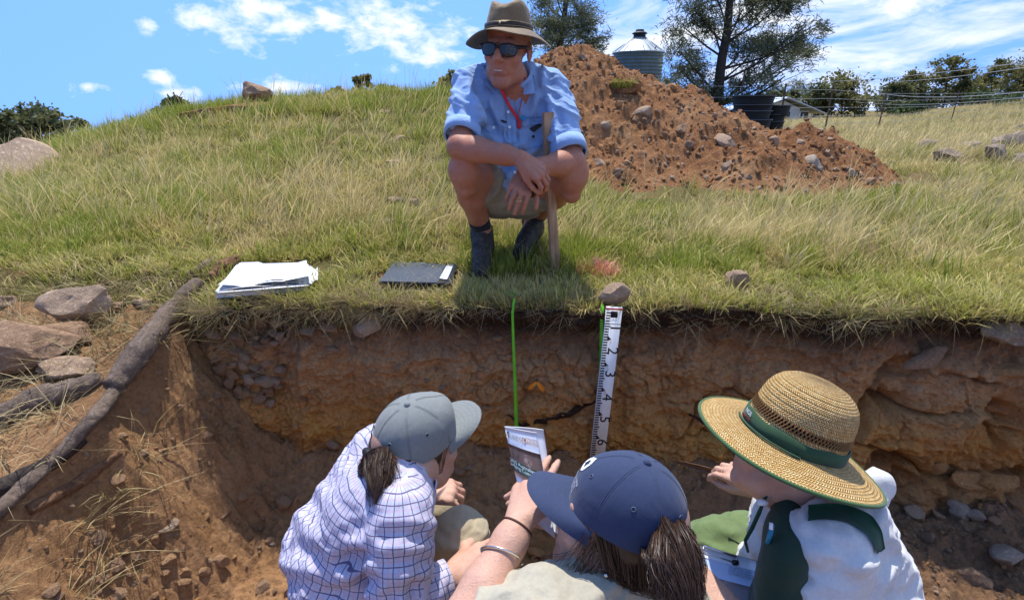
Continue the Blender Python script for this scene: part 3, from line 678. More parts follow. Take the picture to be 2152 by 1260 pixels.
def tuft(seed, n, h0, h1, spread, w, bend, kind, lean=(0, 0), seedhead=0.0, flat=0.0):
    r = np.random.default_rng(seed); V = []; T = []; K = []; F4 = []; F3 = []
    for i in range(n):
        a = r.uniform(0, 2 * np.pi); rad = spread * math.sqrt(r.random()); p = np.array([math.cos(a) * rad, math.sin(a) * rad, -.012]); h = r.uniform(h0, h1)
        ang = a + r.normal(0, .7); tilt = abs(r.normal(0, bend)) + .06 + flat * r.uniform(.6, 1.1); dirv = np.array([math.cos(ang), math.sin(ang), 0]) * tilt + np.array([lean[0], lean[1], 0]) * r.uniform(.4, 1.2)
        side = np.array([-math.sin(ang + r.normal(0, .5)), math.cos(ang + r.normal(0, .5)), 0]); ww = w * r.uniform(.6, 1.2); sh = r.random() < seedhead; kk = min(1, max(0, kind + r.normal(0, .25)))
        m = 4; b = len(V); cur = r.uniform(.6, 1.5)
        for j in range(m):
            t = j / (m - 1); q = p + dirv * h * (t * .55 + t * t * .45 * cur) + np.array([0, 0, h * t * (1 - .28 * t * min(1.6, np.linalg.norm(dirv)))])
            wj = ww * (1 - .25 * t) if j < m - 1 else ww * .15
            if sh and j == m - 2: wj = ww * 1.9
            V += [q - side * wj, q + side * wj]; T += [t, t]; K += [kk, kk]
        for j in range(m - 1): F4.append([b + 2 * j, b + 2 * j + 1, b + 2 * j + 3, b + 2 * j + 2])
    me = mesh_np('tuft', np.array(V), np.array(F4)); fattr(me, 'tip', np.array(T)); fattr(me, 'kind', np.array(K)); return me
def mk(coll, mat, specs):
    ms = [tuft(*s) for s in specs]
    for m in ms: m.materials.append(MAT[mat])
    return proto_collection(coll, ms)
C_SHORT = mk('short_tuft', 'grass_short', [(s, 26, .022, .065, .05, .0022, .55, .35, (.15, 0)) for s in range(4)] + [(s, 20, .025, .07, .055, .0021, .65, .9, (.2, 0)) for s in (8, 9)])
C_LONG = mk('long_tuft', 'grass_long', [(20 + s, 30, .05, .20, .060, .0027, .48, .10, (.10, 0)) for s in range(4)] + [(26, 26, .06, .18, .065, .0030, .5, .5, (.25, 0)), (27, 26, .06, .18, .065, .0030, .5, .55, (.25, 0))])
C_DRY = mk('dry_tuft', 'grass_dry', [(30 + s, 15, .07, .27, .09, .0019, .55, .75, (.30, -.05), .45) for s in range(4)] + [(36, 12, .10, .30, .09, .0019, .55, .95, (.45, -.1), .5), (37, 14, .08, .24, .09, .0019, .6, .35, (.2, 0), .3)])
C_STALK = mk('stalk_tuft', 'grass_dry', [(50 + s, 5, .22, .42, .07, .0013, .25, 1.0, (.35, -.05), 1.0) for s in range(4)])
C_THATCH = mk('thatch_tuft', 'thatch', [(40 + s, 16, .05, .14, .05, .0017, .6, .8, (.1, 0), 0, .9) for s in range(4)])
def scatter_on_ground(name, coll, nproto, x, y, s, lean_rot, label, tilt=.12, dz=0.0, zf=H, cat='grass'):
    n = len(x); z = zf(x, y) + dz; r = rng
    rot = np.stack([r.normal(0, tilt, n), r.normal(0, tilt, n), (r.uniform(-lean_rot, lean_rot, n))], 1)
    scl = np.stack([s, s, s * r.uniform(.75, 1.25, n)], 1); return scatter(name, coll, np.stack([x, y, z], 1), rot, scl, r.integers(0, nproto, n), label, cat)
def fan(n, d0, d1, xl=-1.35, xr=1.25, power=1.0, xoff=0.0):
    """points over the visible ground: distance from the edge d, spread widening with distance"""
    u = rng.random(n); d = (d0 + .6) * ((d1 + .6) / (d0 + .6)) ** (u ** power) - .6
    x = rng.uniform(xl, xr, n) * (d + 2.05) + xoff; return x, np.interp(x, _ex, _ey) + d, d
CLEAR = [(-3.55, 6.75, .9, .30), (-.98, 2.28, .30, .13), (-.415, 2.165, .235, .15), (-.14, 2.42, .06, .09), (.43, 1.95, .09, .09)]
for _u, _v, _r in ((1942, 322, .55), (1905, 330, .3), (1985, 345, .4), (2040, 328, .45), (2110, 328, .6), (2090, 346, .4), (2140, 350, .35), (870, 432, .09), (830, 428, .09), (815, 470, .07), (1545, 612, .07)):
    _p = on_ground(_u, _v); CLEAR.append((_p[0], _p[1] - _r * .3, _r, _r * .9))
def clear(x, y, keep):
    _, fe = heap(x, y); k = keep & (fe < -.05 - .25 * rng.random(len(x)))
    for (cx, cy, rx, ry) in CLEAR: k &= (((x - cx) / rx) ** 2 + ((y - cy) / ry) ** 2) > 1
    k &= ~((x < -1.25) & (y < 2.5) & (rng.random(len(x)) < np.clip((2.5 - y) * 2.2, 0, 1)))
    bare = fbm(x * 3.4, y * 3.4, o=3, seed=95) * .5 + .5; k &= rng.random(len(x)) < 1.05 - .75 * sstep(.60, .80, bare)
    foot = sstep(-.55, -.08, fe) * sstep(.2, 1.2, x); k &= rng.random(len(x)) > foot * .75
    return k
def patchy(x, y, sc, lo, hi, seed): return sstep(lo, hi, fbm(x * sc, y * sc, o=3, seed=seed) * .5 + .5)
def build_grass():
    # short sward everywhere
    x, y, d = fan(21000, 0.0, 6.0); k = clear(x, y, (rng.random(len(x)) < .35 + .75 * patchy(x, y, 2.2, .25, .55, 71)))
    k &= ~((d < .18) & (rng.random(len(x)) < .45)); x, y, d = x[k], y[k], d[k]
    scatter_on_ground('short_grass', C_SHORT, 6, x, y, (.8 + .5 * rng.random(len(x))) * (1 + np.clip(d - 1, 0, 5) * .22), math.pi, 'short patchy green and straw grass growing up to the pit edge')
    # longer green tufts in clumps
    x, y, d = fan(9500, .32, 7.5); g = patchy(x, y, 1.5, .42, .66, 72); left = sstep(.6, -.8, x / (d + 2)); k = clear(x, y, rng.random(len(x)) < (.10 + .75 * g) * (.55 + .45 * left) * sstep(.1, .9, d + .5)); x, y, d = x[k], y[k], d[k]
    scatter_on_ground('long_grass', C_LONG, 6, x, y, (.55 + .55 * rng.random(len(x))) * (.68 + .12 * np.clip(d, 0, 4)), 3.1, 'longer green grass tufts spread over the mound and field')
    # tufts round the man's boots and the stake
    x = rng.uniform(-.25, .42, 150); y = rng.uniform(2.16, 2.62, 150); k = clear(x, y, (np.abs(x - .17) > .03)); x, y = x[k], y[k]
    scatter_on_ground('boot_grass', C_LONG, 4, x, y, .45 + .4 * rng.random(len(x)), .9, 'dense green grass around the boots and the wooden stake')
    # dry, wind-blown stalks
    x, y, d = fan(12500, .45, 8.5); g = patchy(x, y, 1.1, .36, .6, 73); right = sstep(-.1, .5, x / (d + 2)); k = clear(x, y, rng.random(len(x)) < (.22 + .6 * g) * (.55 + .45 * right) * sstep(.2, 1.2, d)); x, y, d = x[k], y[k], d[k]
    scatter_on_ground('dry_grass', C_DRY, 6, x, y, (.55 + .5 * rng.random(len(x))) * (.66 + .09 * np.clip(d, 0, 5)), 1.3, 'straw coloured windblown grass stalks leaning over the field')
    # tall single seed stalks
    x, y, d = fan(2600, .7, 7.5); k = clear(x, y, rng.random(len(x)) < .3 + .7 * patchy(x, y, .9, .35, .6, 74)); x, y, d = x[k], y[k], d[k]
    scatter_on_ground('seed_stalks', C_STALK, 4, x, y, (.7 + .5 * rng.random(len(x))) * (.75 + .08 * np.clip(d, 0, 5)), 1.2, 'tall thin pale seed stalks standing above the sward')
    # far right field
    x, y, d = fan(11000, 6, 46, .12, 1.5, .9); k = clear(x, y, np.ones(len(x), bool)); x, y, d = x[k], y[k], d[k]
    scatter_on_ground('field_grass', C_DRY, 6, x, y, (.75 + .6 * rng.random(len(x))) * (1 + d * .022), .6, 'pale dry paddock grass running back to the fence')
    x, y, d = fan(10000, 5, 40, -1.4, 1.5, .9); k = (heap(x, y)[1] < -.1) & (rng.random(len(x)) < patchy(x, y, .35, .34, .58, 75)); x, y, d = x[k], y[k], d[k]
    scatter_on_ground('field_tufts', C_LONG, 6, x, y, (.7 + .5 * rng.random(len(x))) * (1 + d * .02), .9, 'green grass patches in the dry paddock')
    # crest of the mound against the sky
    x = rng.uniform(-8.5, 1.0, 2600); y = rng.uniform(6.2, 7.6, 2600); k = rng.random(len(x)) < .3 + .7 * patchy(x, y, 1.6, .3, .6, 77); x, y = x[k], y[k]
    scatter_on_ground('crest_grass', C_LONG, 6, x, y, .6 + .7 * rng.random(len(x)), .9, 'grass along the crest of the mound against the sky')
    # thatch and hanging roots along the lip
    n = 560; x = rng.uniform(-1.35, 2.4, n); y = y_edge(x) + rng.uniform(-.01, .18, n) ; z = H(x, y) - .005; rot = np.stack([rng.normal(0, .3, n), rng.normal(0, .3, n), rng.uniform(-3, 3, n)], 1)
    scatter('thatch', C_THATCH, np.stack([x, y, z], 1), rot, .32 + .35 * rng.random(n), rng.integers(0, 4, n), 'dry straw thatch along the lip of the pit', 'thatch')
    n = 1000; x = rng.uniform(-1.36, 2.4, n); dens = .13 + .8 * sstep(-.15, -.6, x) + .12 * sstep(.55, 1.3, x); k = rng.random(n) < dens; x = x[k]; n = len(x); clump = np.clip(.5 + .9 * fbm(x * 3.2, x * 0, o=2, seed=91), .08, 1.4); dp = rng.random(n) ** 1.3 * (.06 + .13 * sstep(-.1, -.5, x)) * clump + .004
    y = np.array([wall_y(a, -b) for a, b in zip(x, dp)]) - .004; rot = np.stack([1.9 + rng.normal(0, .45, n), rng.normal(0, .35, n), rng.normal(0, .5, n)], 1)
    scatter('hanging_roots', C_THATCH, np.stack([x, y, -dp], 1), rot, .25 + .35 * rng.random(n), rng.integers(0, 4, n), 'dry roots and grass hanging from the turf over the cut face', 'roots')
    # left bank: straw and green bits among stones and logs
    n = 1500; x = rng.uniform(-3.2, -1.16, n); y = rng.uniform(.75, 2.35, n); k = rng.random(n) < .15 + .75 * patchy(x, y, 2.5, .35, .6, 79); x, y = x[k], y[k]; n = len(x)
    scatter('bank_straw', C_THATCH, np.stack([x, y, G(x, y)], 1), np.stack([rng.normal(0, .3, n), rng.normal(0, .3, n), rng.uniform(-3, 3, n)], 1), .45 + .55 * rng.random(n), rng.integers(0, 4, n), 'flattened straw between the logs and stones', 'straw')
    # red marker paint on the turf
    c = on_ground(1250, 575); q = [tuft(60 + s, 46, .02, .075, .05, .0019, .55, .5, (.1, 0)) for s in range(2)]
    for m in q: m.materials.append(MAT['grass_red'])
    cc = proto_collection('red_tuft', q); x = c[0] + rng.normal(0, .042, 36); y = c[1] + rng.normal(0, .035, 36)
    scatter_on_ground('painted_grass', cc, 2, x, y, .8 + .4 * rng.random(36), 3.1, 'grass patch sprayed with red marker paint beside the stake', cat='grass')
build_grass()
# stones and clods set in the bank and lying on the floor: parts of the floor
def bank_stones():
    r = np.random.default_rng(77); n = 0
    ms = [rock_mesh(330 + i, 2, (1, .8, .62), .3) for i in range(6)]
    for i, me in enumerate(ms): me.materials.append(MAT['clod' if i < 4 else 'rock_brown'])
    while n < 190:
        u = r.uniform(0, 900) if n < 130 else r.uniform(900, 2150); v = r.uniform(760, 1258); p = on_ground(u, v)
        if p[1] > np.interp(p[0], _ex, _ey) - .03 or p[0] < -1.30 - .12 * (p[1] - 1.5) or p[2] > -.22: continue
        s = .010 + .026 * r.random() ** 2.2; o = bpy.data.objects.new('stone', ms[int(r.integers(0, 6))]); COL.objects.link(o); o.parent = pit_floor; place(o, (p[0], p[1], p[2] - s * .35), s, (r.uniform(-.7, .7), r.uniform(-.2, .9), r.uniform(0, 6))); n += 1
bank_stones()
# crumbs of soil on the floor, the bank, the heap
def build_crumbs():
    for nm, kinds in (('crumb', ('rock_brown', 'rock_orange', 'rock_tan', 'rock_brown', 'spoil')),):
        ms = []
        for i, k in enumerate(kinds):
            me = rock_mesh(300 + i, 1, (1, .85, .7), .3, 6).copy(); me.materials.append(MAT[k]); ms.append(me)
        cc = proto_collection(nm, ms)
    n = 12000; x = rng.uniform(-1.34, 2.3, n); y = rng.uniform(.72, 1.92, n); k = (y < np.interp(x, _ex, _ey) + .02) & (rng.random(n) < .35 + .65 * patchy(x, y, 3, .3, .6, 81)); x, y = x[k], y[k]; n = len(x)
    scatter('loose_crumbs', cc, np.stack([x, y, G(x, y) - .002], 1), rng.uniform(-3, 3, (n, 3)), .003 + .012 * rng.random(n) ** 3.2, rng.choice([0, 0, 0, 1, 3, 3, 2], n), 'loose crumbs of brown soil on the pit floor and bank', 'soil')
    n = 15000; x = rng.uniform(-1.2, 5.3, n); y = rng.uniform(4.3, 7.5, n); z, fe = heap(x, y); k = (fe > -.25) & ((fe > 0) | (rng.random(n) < .3)); x, y, z = x[k], y[k], z[k]; n = len(x)
    scatter('heap_crumbs', cc, np.stack([x, y, z - .004], 1), rng.uniform(-3, 3, (n, 3)), .007 + .030 * rng.random(n) ** 3, rng.choice([4, 4, 1, 4, 2, 3], n), parent=soil_heap)
build_crumbs()
# ------------------------------------------------------------------ people: shared builders
def nrm(v): v = np.asarray(v, float); return v / (np.linalg.norm(v) + 1e-12)
def frame(fwd, up):
    """columns: right, forward, up"""
    z = nrm(up); y = np.asarray(fwd, float); y = nrm(y - z * (y @ z)); return np.stack([np.cross(y, z), y, z], 1)
def add_head(S, c, M, sc=1.0, k=.012, ears=True):
    q = lambda x, y, z: np.asarray(c) + M @ (np.array([x, y, z]) * sc)
    e = lambda p, ax, kk=k, op='add': S.ell(q(*p), np.array(ax) * sc, M, kk, op)
    e((0, -.015, .045), (.077, .098, .085)); e((0, .028, -.03), (.061, .066, .088), .02)
    S.cone(q(-.040, .020, -.075), q(.040, .020, -.075), .032 * sc, .032 * sc, .025); e((0, .068, -.105), (.026, .021, .020), .02)
    S.cone(q(-.050, .012, -.06), q(-.018, .066, -.10), .020 * sc, .016 * sc, .02); S.cone(q(.050, .012, -.06), q(.018, .066, -.10), .020 * sc, .016 * sc, .02)
    S.cone(q(-.036, .079, .030), q(.036, .079, .030), .013 * sc, .013 * sc, .012)
    for s in (-1, 1):
        e((s * .043, .060, -.020), (.024, .022, .022), .02); e((s * .032, .096, .006), (.019, .012, .012), .008, 'sub'); e((s * .031, .082, .005), (.013, .011, .010), .003)
        if ears:
            e((s * .080, -.012, .000), (.009, .021, .033), .006); e((s * .088, -.008, .004), (.006, .011, .018), .004, 'sub')
    S.cone(q(0, .090, .022), q(0, .119, -.022), .0095 * sc, .0150 * sc, .006); S.cone(q(-.024, .084, -.032), q(-.034, .072, -.066), .008 * sc, .006 * sc, .012); S.cone(q(.024, .084, -.032), q(.034, .072, -.066), .008 * sc, .006 * sc, .012); e((-.012, .101, -.027), (.010, .012, .009), .005); e((.012, .101, -.027), (.010, .012, .009), .005)
    S.cone(q(-.021, .084, -.054), q(.021, .084, -.054), .0085 * sc, .0085 * sc, .006); S.cone(q(-.018, .084, -.070), q(.018, .084, -.070), .0095 * sc, .0095 * sc, .006)
    S.cone(q(-.023, .097, -.062), q(.023, .097, -.062), .0030 * sc, .0030 * sc, .003, op='sub')
    return q
def add_hand(S, w, ey, ez, side, curl=(.5, .6, .65, .7), th=(.8, .5), sc=1.0, spread=.05):
    ey = nrm(ey); ez = nrm(np.asarray(ez) - ey * (np.asarray(ez) @ ey)); ex = side * np.cross(ey, ez); w = np.asarray(w, float); tips = []
    L = [.074, .083, .078, .060]
    for i in range(4):
        b = w + (ex * (.020 - .0135 * i) + ey * .012) * sc; kn = w + (ex * (.034 - .0225 * i) + ey * (.094 - .004 * abs(i - 1) - .006 * (i == 3)) - ez * .004 * (i in (0, 3))) * sc
        S.cone(b, kn, .0150 * sc, .0125 * sc, .012)
        a = 0.0; p = kn; rr = [.0098, .0090, .0083, .0070] if i < 3 else [.0088, .0080, .0072, .0062]; d0 = nrm(ey + ex * spread * (1.5 - i))
        for j, (f, cc) in enumerate(zip((.46, .30, .24), (.75, 1.05, .7))):
            a += curl[i] * cc; d = d0 * math.cos(a) - ez * math.sin(a); n = p + d * L[i] * f * sc; S.cone(p, n, rr[j] * sc, rr[j + 1] * sc, .0035); p = n
        tips.append(p)
    p = w + (ey * .026 + ex * .026 - ez * .006) * sc; d = nrm(ex * th[0] + ey * .75 - ez * .35)
    n = p + d * .046 * sc; S.cone(p, n, .0155 * sc, .0120 * sc, .012); d = nrm(d * (1 - th[1] * .5) + ey * .6 * th[1] - ex * .3 * th[1] - ez * .25 * th[1]); m = n + d * .034 * sc; S.cone(n, m, .0112 * sc, .0100 * sc, .004)
    d = nrm(d + (ey * .3 - ex * .4 - ez * .2) * th[1]); S.cone(m, m + d * .026 * sc, .0100 * sc, .0078 * sc, .004); tips.append(m + d * .026 * sc)
    return tips
def skin_obj(name, S, mat, label, smooth=1, loc=None):
    V, Q = S.arrays(smooth); loc = np.asarray([V[:, 0].mean(), V[:, 1].mean(), V[:, 2].min()] if loc is None else loc)
    me = mesh_np(name, V - loc, Q); o = obj(name, me, mat); o.location = loc; tagp(o, label, 'person'); return o
def cloth_arrays(S, smooth=3, wr=((.006, 9, 1), (.003, 24, 2)), mask=None):
    V, Q = S.arrays(smooth); N = vnormals(V, Q); d = 0
    for (a, sc, sd) in wr:
        w = fbm(V[:, 0] * sc * .7, V[:, 1] * sc * .7, V[:, 2] * sc * 1.3, o=3, seed=sd); d = d + a * (1 - 2.2 * np.abs(w)).clip(-1, 1)
    if mask is not None: d = d * mask(V)
    return V + N * np.asarray(d)[:, None], Q
def cloth_obj(name, S, mat, parent, smooth=3, wr=((.006, 9, 1), (.003, 24, 2)), uv=None, fold=None):
    V, Q = cloth_arrays(S, smooth, wr)
    if fold is not None: N = vnormals(V, Q); V = V + N * fold(V, N)[:, None]
    me = mesh_np(name, V, Q); 
    if uv is not None: fattr(me, 'weave', uv(V, vnormals(V, Q)))
    return pobj(name, me, mat, parent)
def band(pts_c, axis, ra, rb, width, th, n=40, up=None):
    """a ring (cuff, band) round axis at centre"""
    a = nrm(axis); u = nrm(np.cross(a, up if up is not None else (0.3, .5, 1))); v = np.cross(a, u); t = np.arange(n) / n * 2 * np.pi; mb = MB(); c = np.asarray(pts_c)
    prof = [(-width / 2, 0), (-width / 2, th), (0, th * 1.25), (width / 2, th), (width / 2, 0)]
    V = np.concatenate([c + a * z + (np.cos(t)[:, None] * u * (ra + h) + np.sin(t)[:, None] * v * (rb + h)) for z, h in prof]); return mb.add(V, grid_faces(len(prof), n, True))
def ribbon_strands(guides, width, seg=9, jitter=0, seed=0):
    """hair: thin ribbons along polylines"""
    r = np.random.default_rng(seed); V = []; F = []; Rn = []; b = 0
    for g in guides:
        g = np.asarray(g); t = np.linspace(0, len(g) - 1, seg); p = np.stack([np.interp(t, np.arange(len(g)), g[:, i]) for i in range(3)], 1); T = np.gradient(p, axis=0); s = np.cross(T, r.normal(size=3)); s /= np.linalg.norm(s, axis=1)[:, None] + 1e-9
        w = width * r.uniform(.6, 1.3) * np.interp(np.linspace(0, 1, seg), [0, .1, .7, 1], [.7, 1, .9, .15]); V.append(np.stack([p - s * w[:, None], p + s * w[:, None]], 1).reshape(-1, 3)); i = np.arange(seg - 1) * 2 + b; F.append(np.stack([i, i + 1, i + 3, i + 2], 1)); Rn.append(np.full(seg * 2, r.random())); b += seg * 2
    me = mesh_np('hair', np.concatenate(V), np.concatenate(F)); fattr(me, 'rnd', np.concatenate(Rn)); return me
def strand_bundle(path, rads, n, seed, frizz=.3, wave=.004, spread_end=1.0):
    """strands inside a tapering tube along path"""
    r = np.random.default_rng(seed); path = np.asarray(path, float); m = len(path); T = np.gradient(path, axis=0); T /= np.linalg.norm(T, axis=1)[:, None]; u = np.cross(T, [.3, .2, 1]); u /= np.linalg.norm(u, axis=1)[:, None]; v = np.cross(T, u); out = []; fine = np.linspace(0, m - 1, 14)
    I = lambda A: np.stack([np.interp(fine, np.arange(m), A[:, i]) for i in range(3)], 1)
    C, Uu, Vv = I(path), I(u), I(v); rad = np.interp(fine, np.arange(m), rads)
    for i in range(n):
        a = r.uniform(0, 2 * np.pi); q = math.sqrt(r.random()) ** .6; tw = r.normal(0, .8); ph = r.uniform(0, 6.28, 2); fr = r.uniform(1.5, 4); t = np.linspace(0, 1, 14); rr = rad * q * (1 + frizz * r.normal() * t * spread_end)
        ang = a + tw * t; p = C + Uu * (np.cos(ang) * rr)[:, None] + Vv * (np.sin(ang) * rr)[:, None] + Uu * (wave * np.sin(t * fr * 3 + ph[0]) * t)[:, None] + Vv * (wave * np.sin(t * fr * 3.3 + ph[1]) * t)[:, None]; k = int(r.integers(9, 15)); out.append(p[:k])
    return out
def cap(parent, c, M, mats, sc=1.0, brim_len=.072, tall=.112, eyelets=True, high=0.0, arch=.022, rx=.083, ry=.099):
    """six-panel cap: crown, seams, eyelets, button, peak"""
    c = np.asarray(c, float); W = lambda p: c + (np.asarray(p) * sc) @ M.T
    na, nh = 120, 26; a = np.arange(na) / na * 2 * np.pi; h = np.linspace(0, 1, nh)
    A, Hh = np.meshgrid(a, h)                          # angle 0 = right, 90 deg = front
    def crown(A, Hh, off=0.0):
        prof = (1 - np.clip(Hh, 0, 1) ** 2.5) ** (1 / 2.1); seam = np.abs(((A - np.pi / 2) / (np.pi / 3) + .5) % 1 - .5) * (np.pi / 3)
        g = 1 - .007 * np.exp(-(seam / .030) ** 2) + .010 * np.sin(((A - np.pi / 2) / (np.pi / 3) % 1) * np.pi)
        wob = 1 + .018 * fbm(np.cos(A) * 1.6 + 3, np.sin(A) * 1.6, Hh * 2.0, o=3, seed=int(abs(c[0]) * 100)) * sstep(.1, .4, Hh)
        rr = prof * g * wob; fr = np.exp(-((A - np.pi / 2) / .75) ** 2)
        x = np.cos(A) * (rx * rr + off); y = np.sin(A) * (ry * rr + off); z = tall * Hh + off * Hh + high * fr * np.sin(np.clip(Hh * 1.25, 0, 1) * np.pi) + .004 * np.cos(A * 2) * (1 - Hh); y = y + high * .55 * fr * np.sin(np.clip(Hh * 1.15, 0, 1) * np.pi)
        return np.stack([x, y, z], -1)
    Gd = crown(A, Hh); inner = crown(A, np.full_like(A, 0) + Hh * .9)[::-1] * .965
    mb = MB(); mb.add(W(Gd.reshape(-1, 3)), grid_faces(nh, na, True)); mb.add(W(inner.reshape(-1, 3)), grid_faces(nh, na, True))
    mb.add(W(np.concatenate([Gd[0], inner[-1]])), grid_faces(2, na, True)[:, ::-1]); cr = mb.obj('cap_crown', mats[0], parent)
    for k in range(6):
        th = np.pi / 2 + k * np.pi / 3
        for s in (-1, 1):
            hh = np.linspace(.02, .985, 26); pts = crown(th + s * .020 / np.maximum((1 - hh ** 2.5) ** .476, .12) * .9, hh, .0006); MBq = MB().tube(W(pts), .00028 * sc, 4); MBq.obj('seam', mats[2], cr)
        if eyelets:
            t2 = th + np.pi / 6; p0 = crown(np.array(t2), np.array(.60), .0004); p1 = crown(np.array(t2 + .02), np.array(.60), .0004); p2 = crown(np.array(t2), np.array(.63), .0004); n_ = nrm(np.cross(p1 - p0, p2 - p0)); u_ = nrm(p1 - p0); v_ = np.cross(n_, u_); tt = np.linspace(0, 2 * np.pi, 13)[:-1]
            ring = [p0 + u_ * math.cos(q) * .0034 + v_ * math.sin(q) * .0034 for q in tt]; ring.append(ring[0]); e = MB().tube(W(ring), .0011 * sc, 5, cap=False); e.obj('eyelet', mats[2], cr)
            MB().add(W([p0 + n_ * .0005 + u_ * math.cos(q) * .0026 + v_ * math.sin(q) * .0026 for q in tt] + [p0 + n_ * .0005]), None, [[12, i, (i + 1) % 12] for i in range(12)]).obj('eyelet_hole', MAT['black'], cr)
    b = MB(); b.lathe([(0.0001, .006), (.004, .0055), (.0068, .003), (.0075, 0), (.0075, -.002)], 18); V = b.V[0] + np.array([0, 0, tall - .0005]); MB().add(W(V), b.F4[0]).obj('button', mats[0], cr)
    # peak
    nu, nv = 41, 14; u = np.linspace(-1.02, 1.02, nu); v = np.linspace(0, 1, nv); Uu, Vv = np.meshgrid(u, v); th = np.pi / 2 + Uu * 1.08
    base = crown(th, np.zeros_like(th) + .02); tipx = np.sin(-Uu * 1.02) * rx * -1.0; ln = brim_len * np.clip(1 - np.abs(Uu / 1.02) ** 2.6, 0, 1) ** .62
    px = base[..., 0] * (1 + .03 * Vv); py = base[..., 1] + ln * Vv; pz = base[..., 2] - arch * (np.abs(Uu) ** 2) * (.25 + .75 * Vv) - .010 * Vv
    mbp = MB(); mbp.slab(W(np.stack([px, py, pz], -1).reshape(-1, 3)).reshape(nv, nu, 3), .0028 * sc); pk = mbp.obj('cap_peak', mats[1], parent, auto=50)
    for q in (.18, .34, .50, .66, .82):
        i = slice(3, nu - 3); vv = np.full(nu, q); l = ln[0]; pts = np.stack([base[0, :, 0] * (1 + .03 * q), base[0, :, 1] + l * q, base[0, :, 2] - arch * np.abs(u) ** 2 * (.25 + .75 * q) - .010 * q + .0004], -1)[i]; MB().tube(W(pts - np.array([0, 0, .0003])), .00022 * sc, 4).obj('stitch_line', mats[2], pk)
    return cr, (lambda A_, H_, off=0.0: W(crown(np.asarray(A_, float), np.asarray(H_, float), off)))
from mathutils.bvhtree import BVHTree
def caster(o):
    """ray from the photo pixel onto a garment whose mesh is in world coordinates"""
    me = o.data; V = mverts(me); bv = BVHTree.FromPolygons([tuple(v) for v in V], [tuple(p.vertices) for p in me.polygons])
    def f(u, v, off=.004, default=None):
        r = nrm(ray(u, v)); h = bv.ray_cast(Vector((0, 0, CAMZ)), Vector(r))
        if h[0] is None:
            if default is not None: return P(u, v, default)
            n = bv.find_nearest(Vector(P(u, v, 1.05))); return np.array(n[0]) + np.array(n[1]) * off
        n = np.array(h[1]); n = n if n @ r < 0 else -n
        return np.array(h[0]) + n * off * .6 - r * off * .6
    return f
def smooth_line(pts, n):
    pts = np.asarray(pts, float); t = np.linspace(0, len(pts) - 1, n); q = np.stack([np.interp(t, np.arange(len(pts)), pts[:, i]) for i in range(pts.shape[1])], 1)
    for _ in range(2): q[1:-1] = (q[:-2] + q[1:-1] * 2 + q[2:]) / 4
    return q
def drape(name, cast, top, bot, mat, par, off=.005, n=26, m=5, th=.003):
    a, b = smooth_line(top, n), smooth_line(bot, n); G_ = np.zeros((m, n, 3))
    for i in range(m):
        for j in range(n): q = lerp(a[j], b[j], i / (m - 1)); G_[i, j] = cast(q[0], q[1], off)
    for _ in range(2): G_[:, 1:-1] = (G_[:, :-2] + 2 * G_[:, 1:-1] + G_[:, 2:]) / 4
    return MB().slab(G_, nrm(ray(*top[len(top) // 2])) * th).obj(name, mat, par)

MAT['black'] = plain('black', (.012, .012, .013), .6, .1)
MAT['shirt_blue'] = cloth('shirt_blue', (.27, .405, .635), .07, wr=.35, wscale=16)
MAT['khaki'] = cloth('khaki_shorts', (.27, .225, .145), .10)
MAT['sock'] = cloth('black_sock', (.020, .020, .022), .2)
MAT['boot'] = plain('boot_leather', (.050, .043, .036), .8, .35, 40, .6, 120)
MAT['boot_sole'] = plain('boot_sole', (.030, .028, .026), .8, .2)
MAT['lace'] = plain('lace', (.10, .09, .08), .8, .2)
MAT['skin_man'] = skin('skin_tanned', (.43, .190, .112), 1.0)
MAT['skin_f'] = skin('skin_fair', (.56, .345, .250), .35)
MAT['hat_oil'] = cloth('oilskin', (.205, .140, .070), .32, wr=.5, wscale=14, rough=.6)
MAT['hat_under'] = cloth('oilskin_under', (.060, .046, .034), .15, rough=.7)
MAT['leather'] = plain('leather_band', (.045, .028, .022), .5, .3, 60)
MAT['brass'] = plain('brass', (.55, .44, .24), .35, .1, metal=.9)
MAT['lens'] = plain('dark_lens', (.012, .013, .016), .06, .05, spec=.6)
MAT['frame_black'] = plain('frame_black', (.012, .012, .014), .35, .1)
MAT['red'] = cloth('red_lanyard', (.72, .045, .060), .08, wr=.1)
MAT['white'] = plain('white_plastic', (.80, .80, .80), .45, .03)
MAT['snap'] = plain('pearl_snap', (.82, .82, .80), .25, .03)
MAT['teal_print'] = plain('teal_print', (.03, .26, .52), .7, .05)
MAT['gold'] = plain('gold', (.80, .52, .20), .25, .05, metal=1.0)
MAT['teeth'] = plain('teeth', (.70, .62, .52), .4, .05)
MAT['lip'] = plain('lip', (.36, .13, .095), .5, .1)

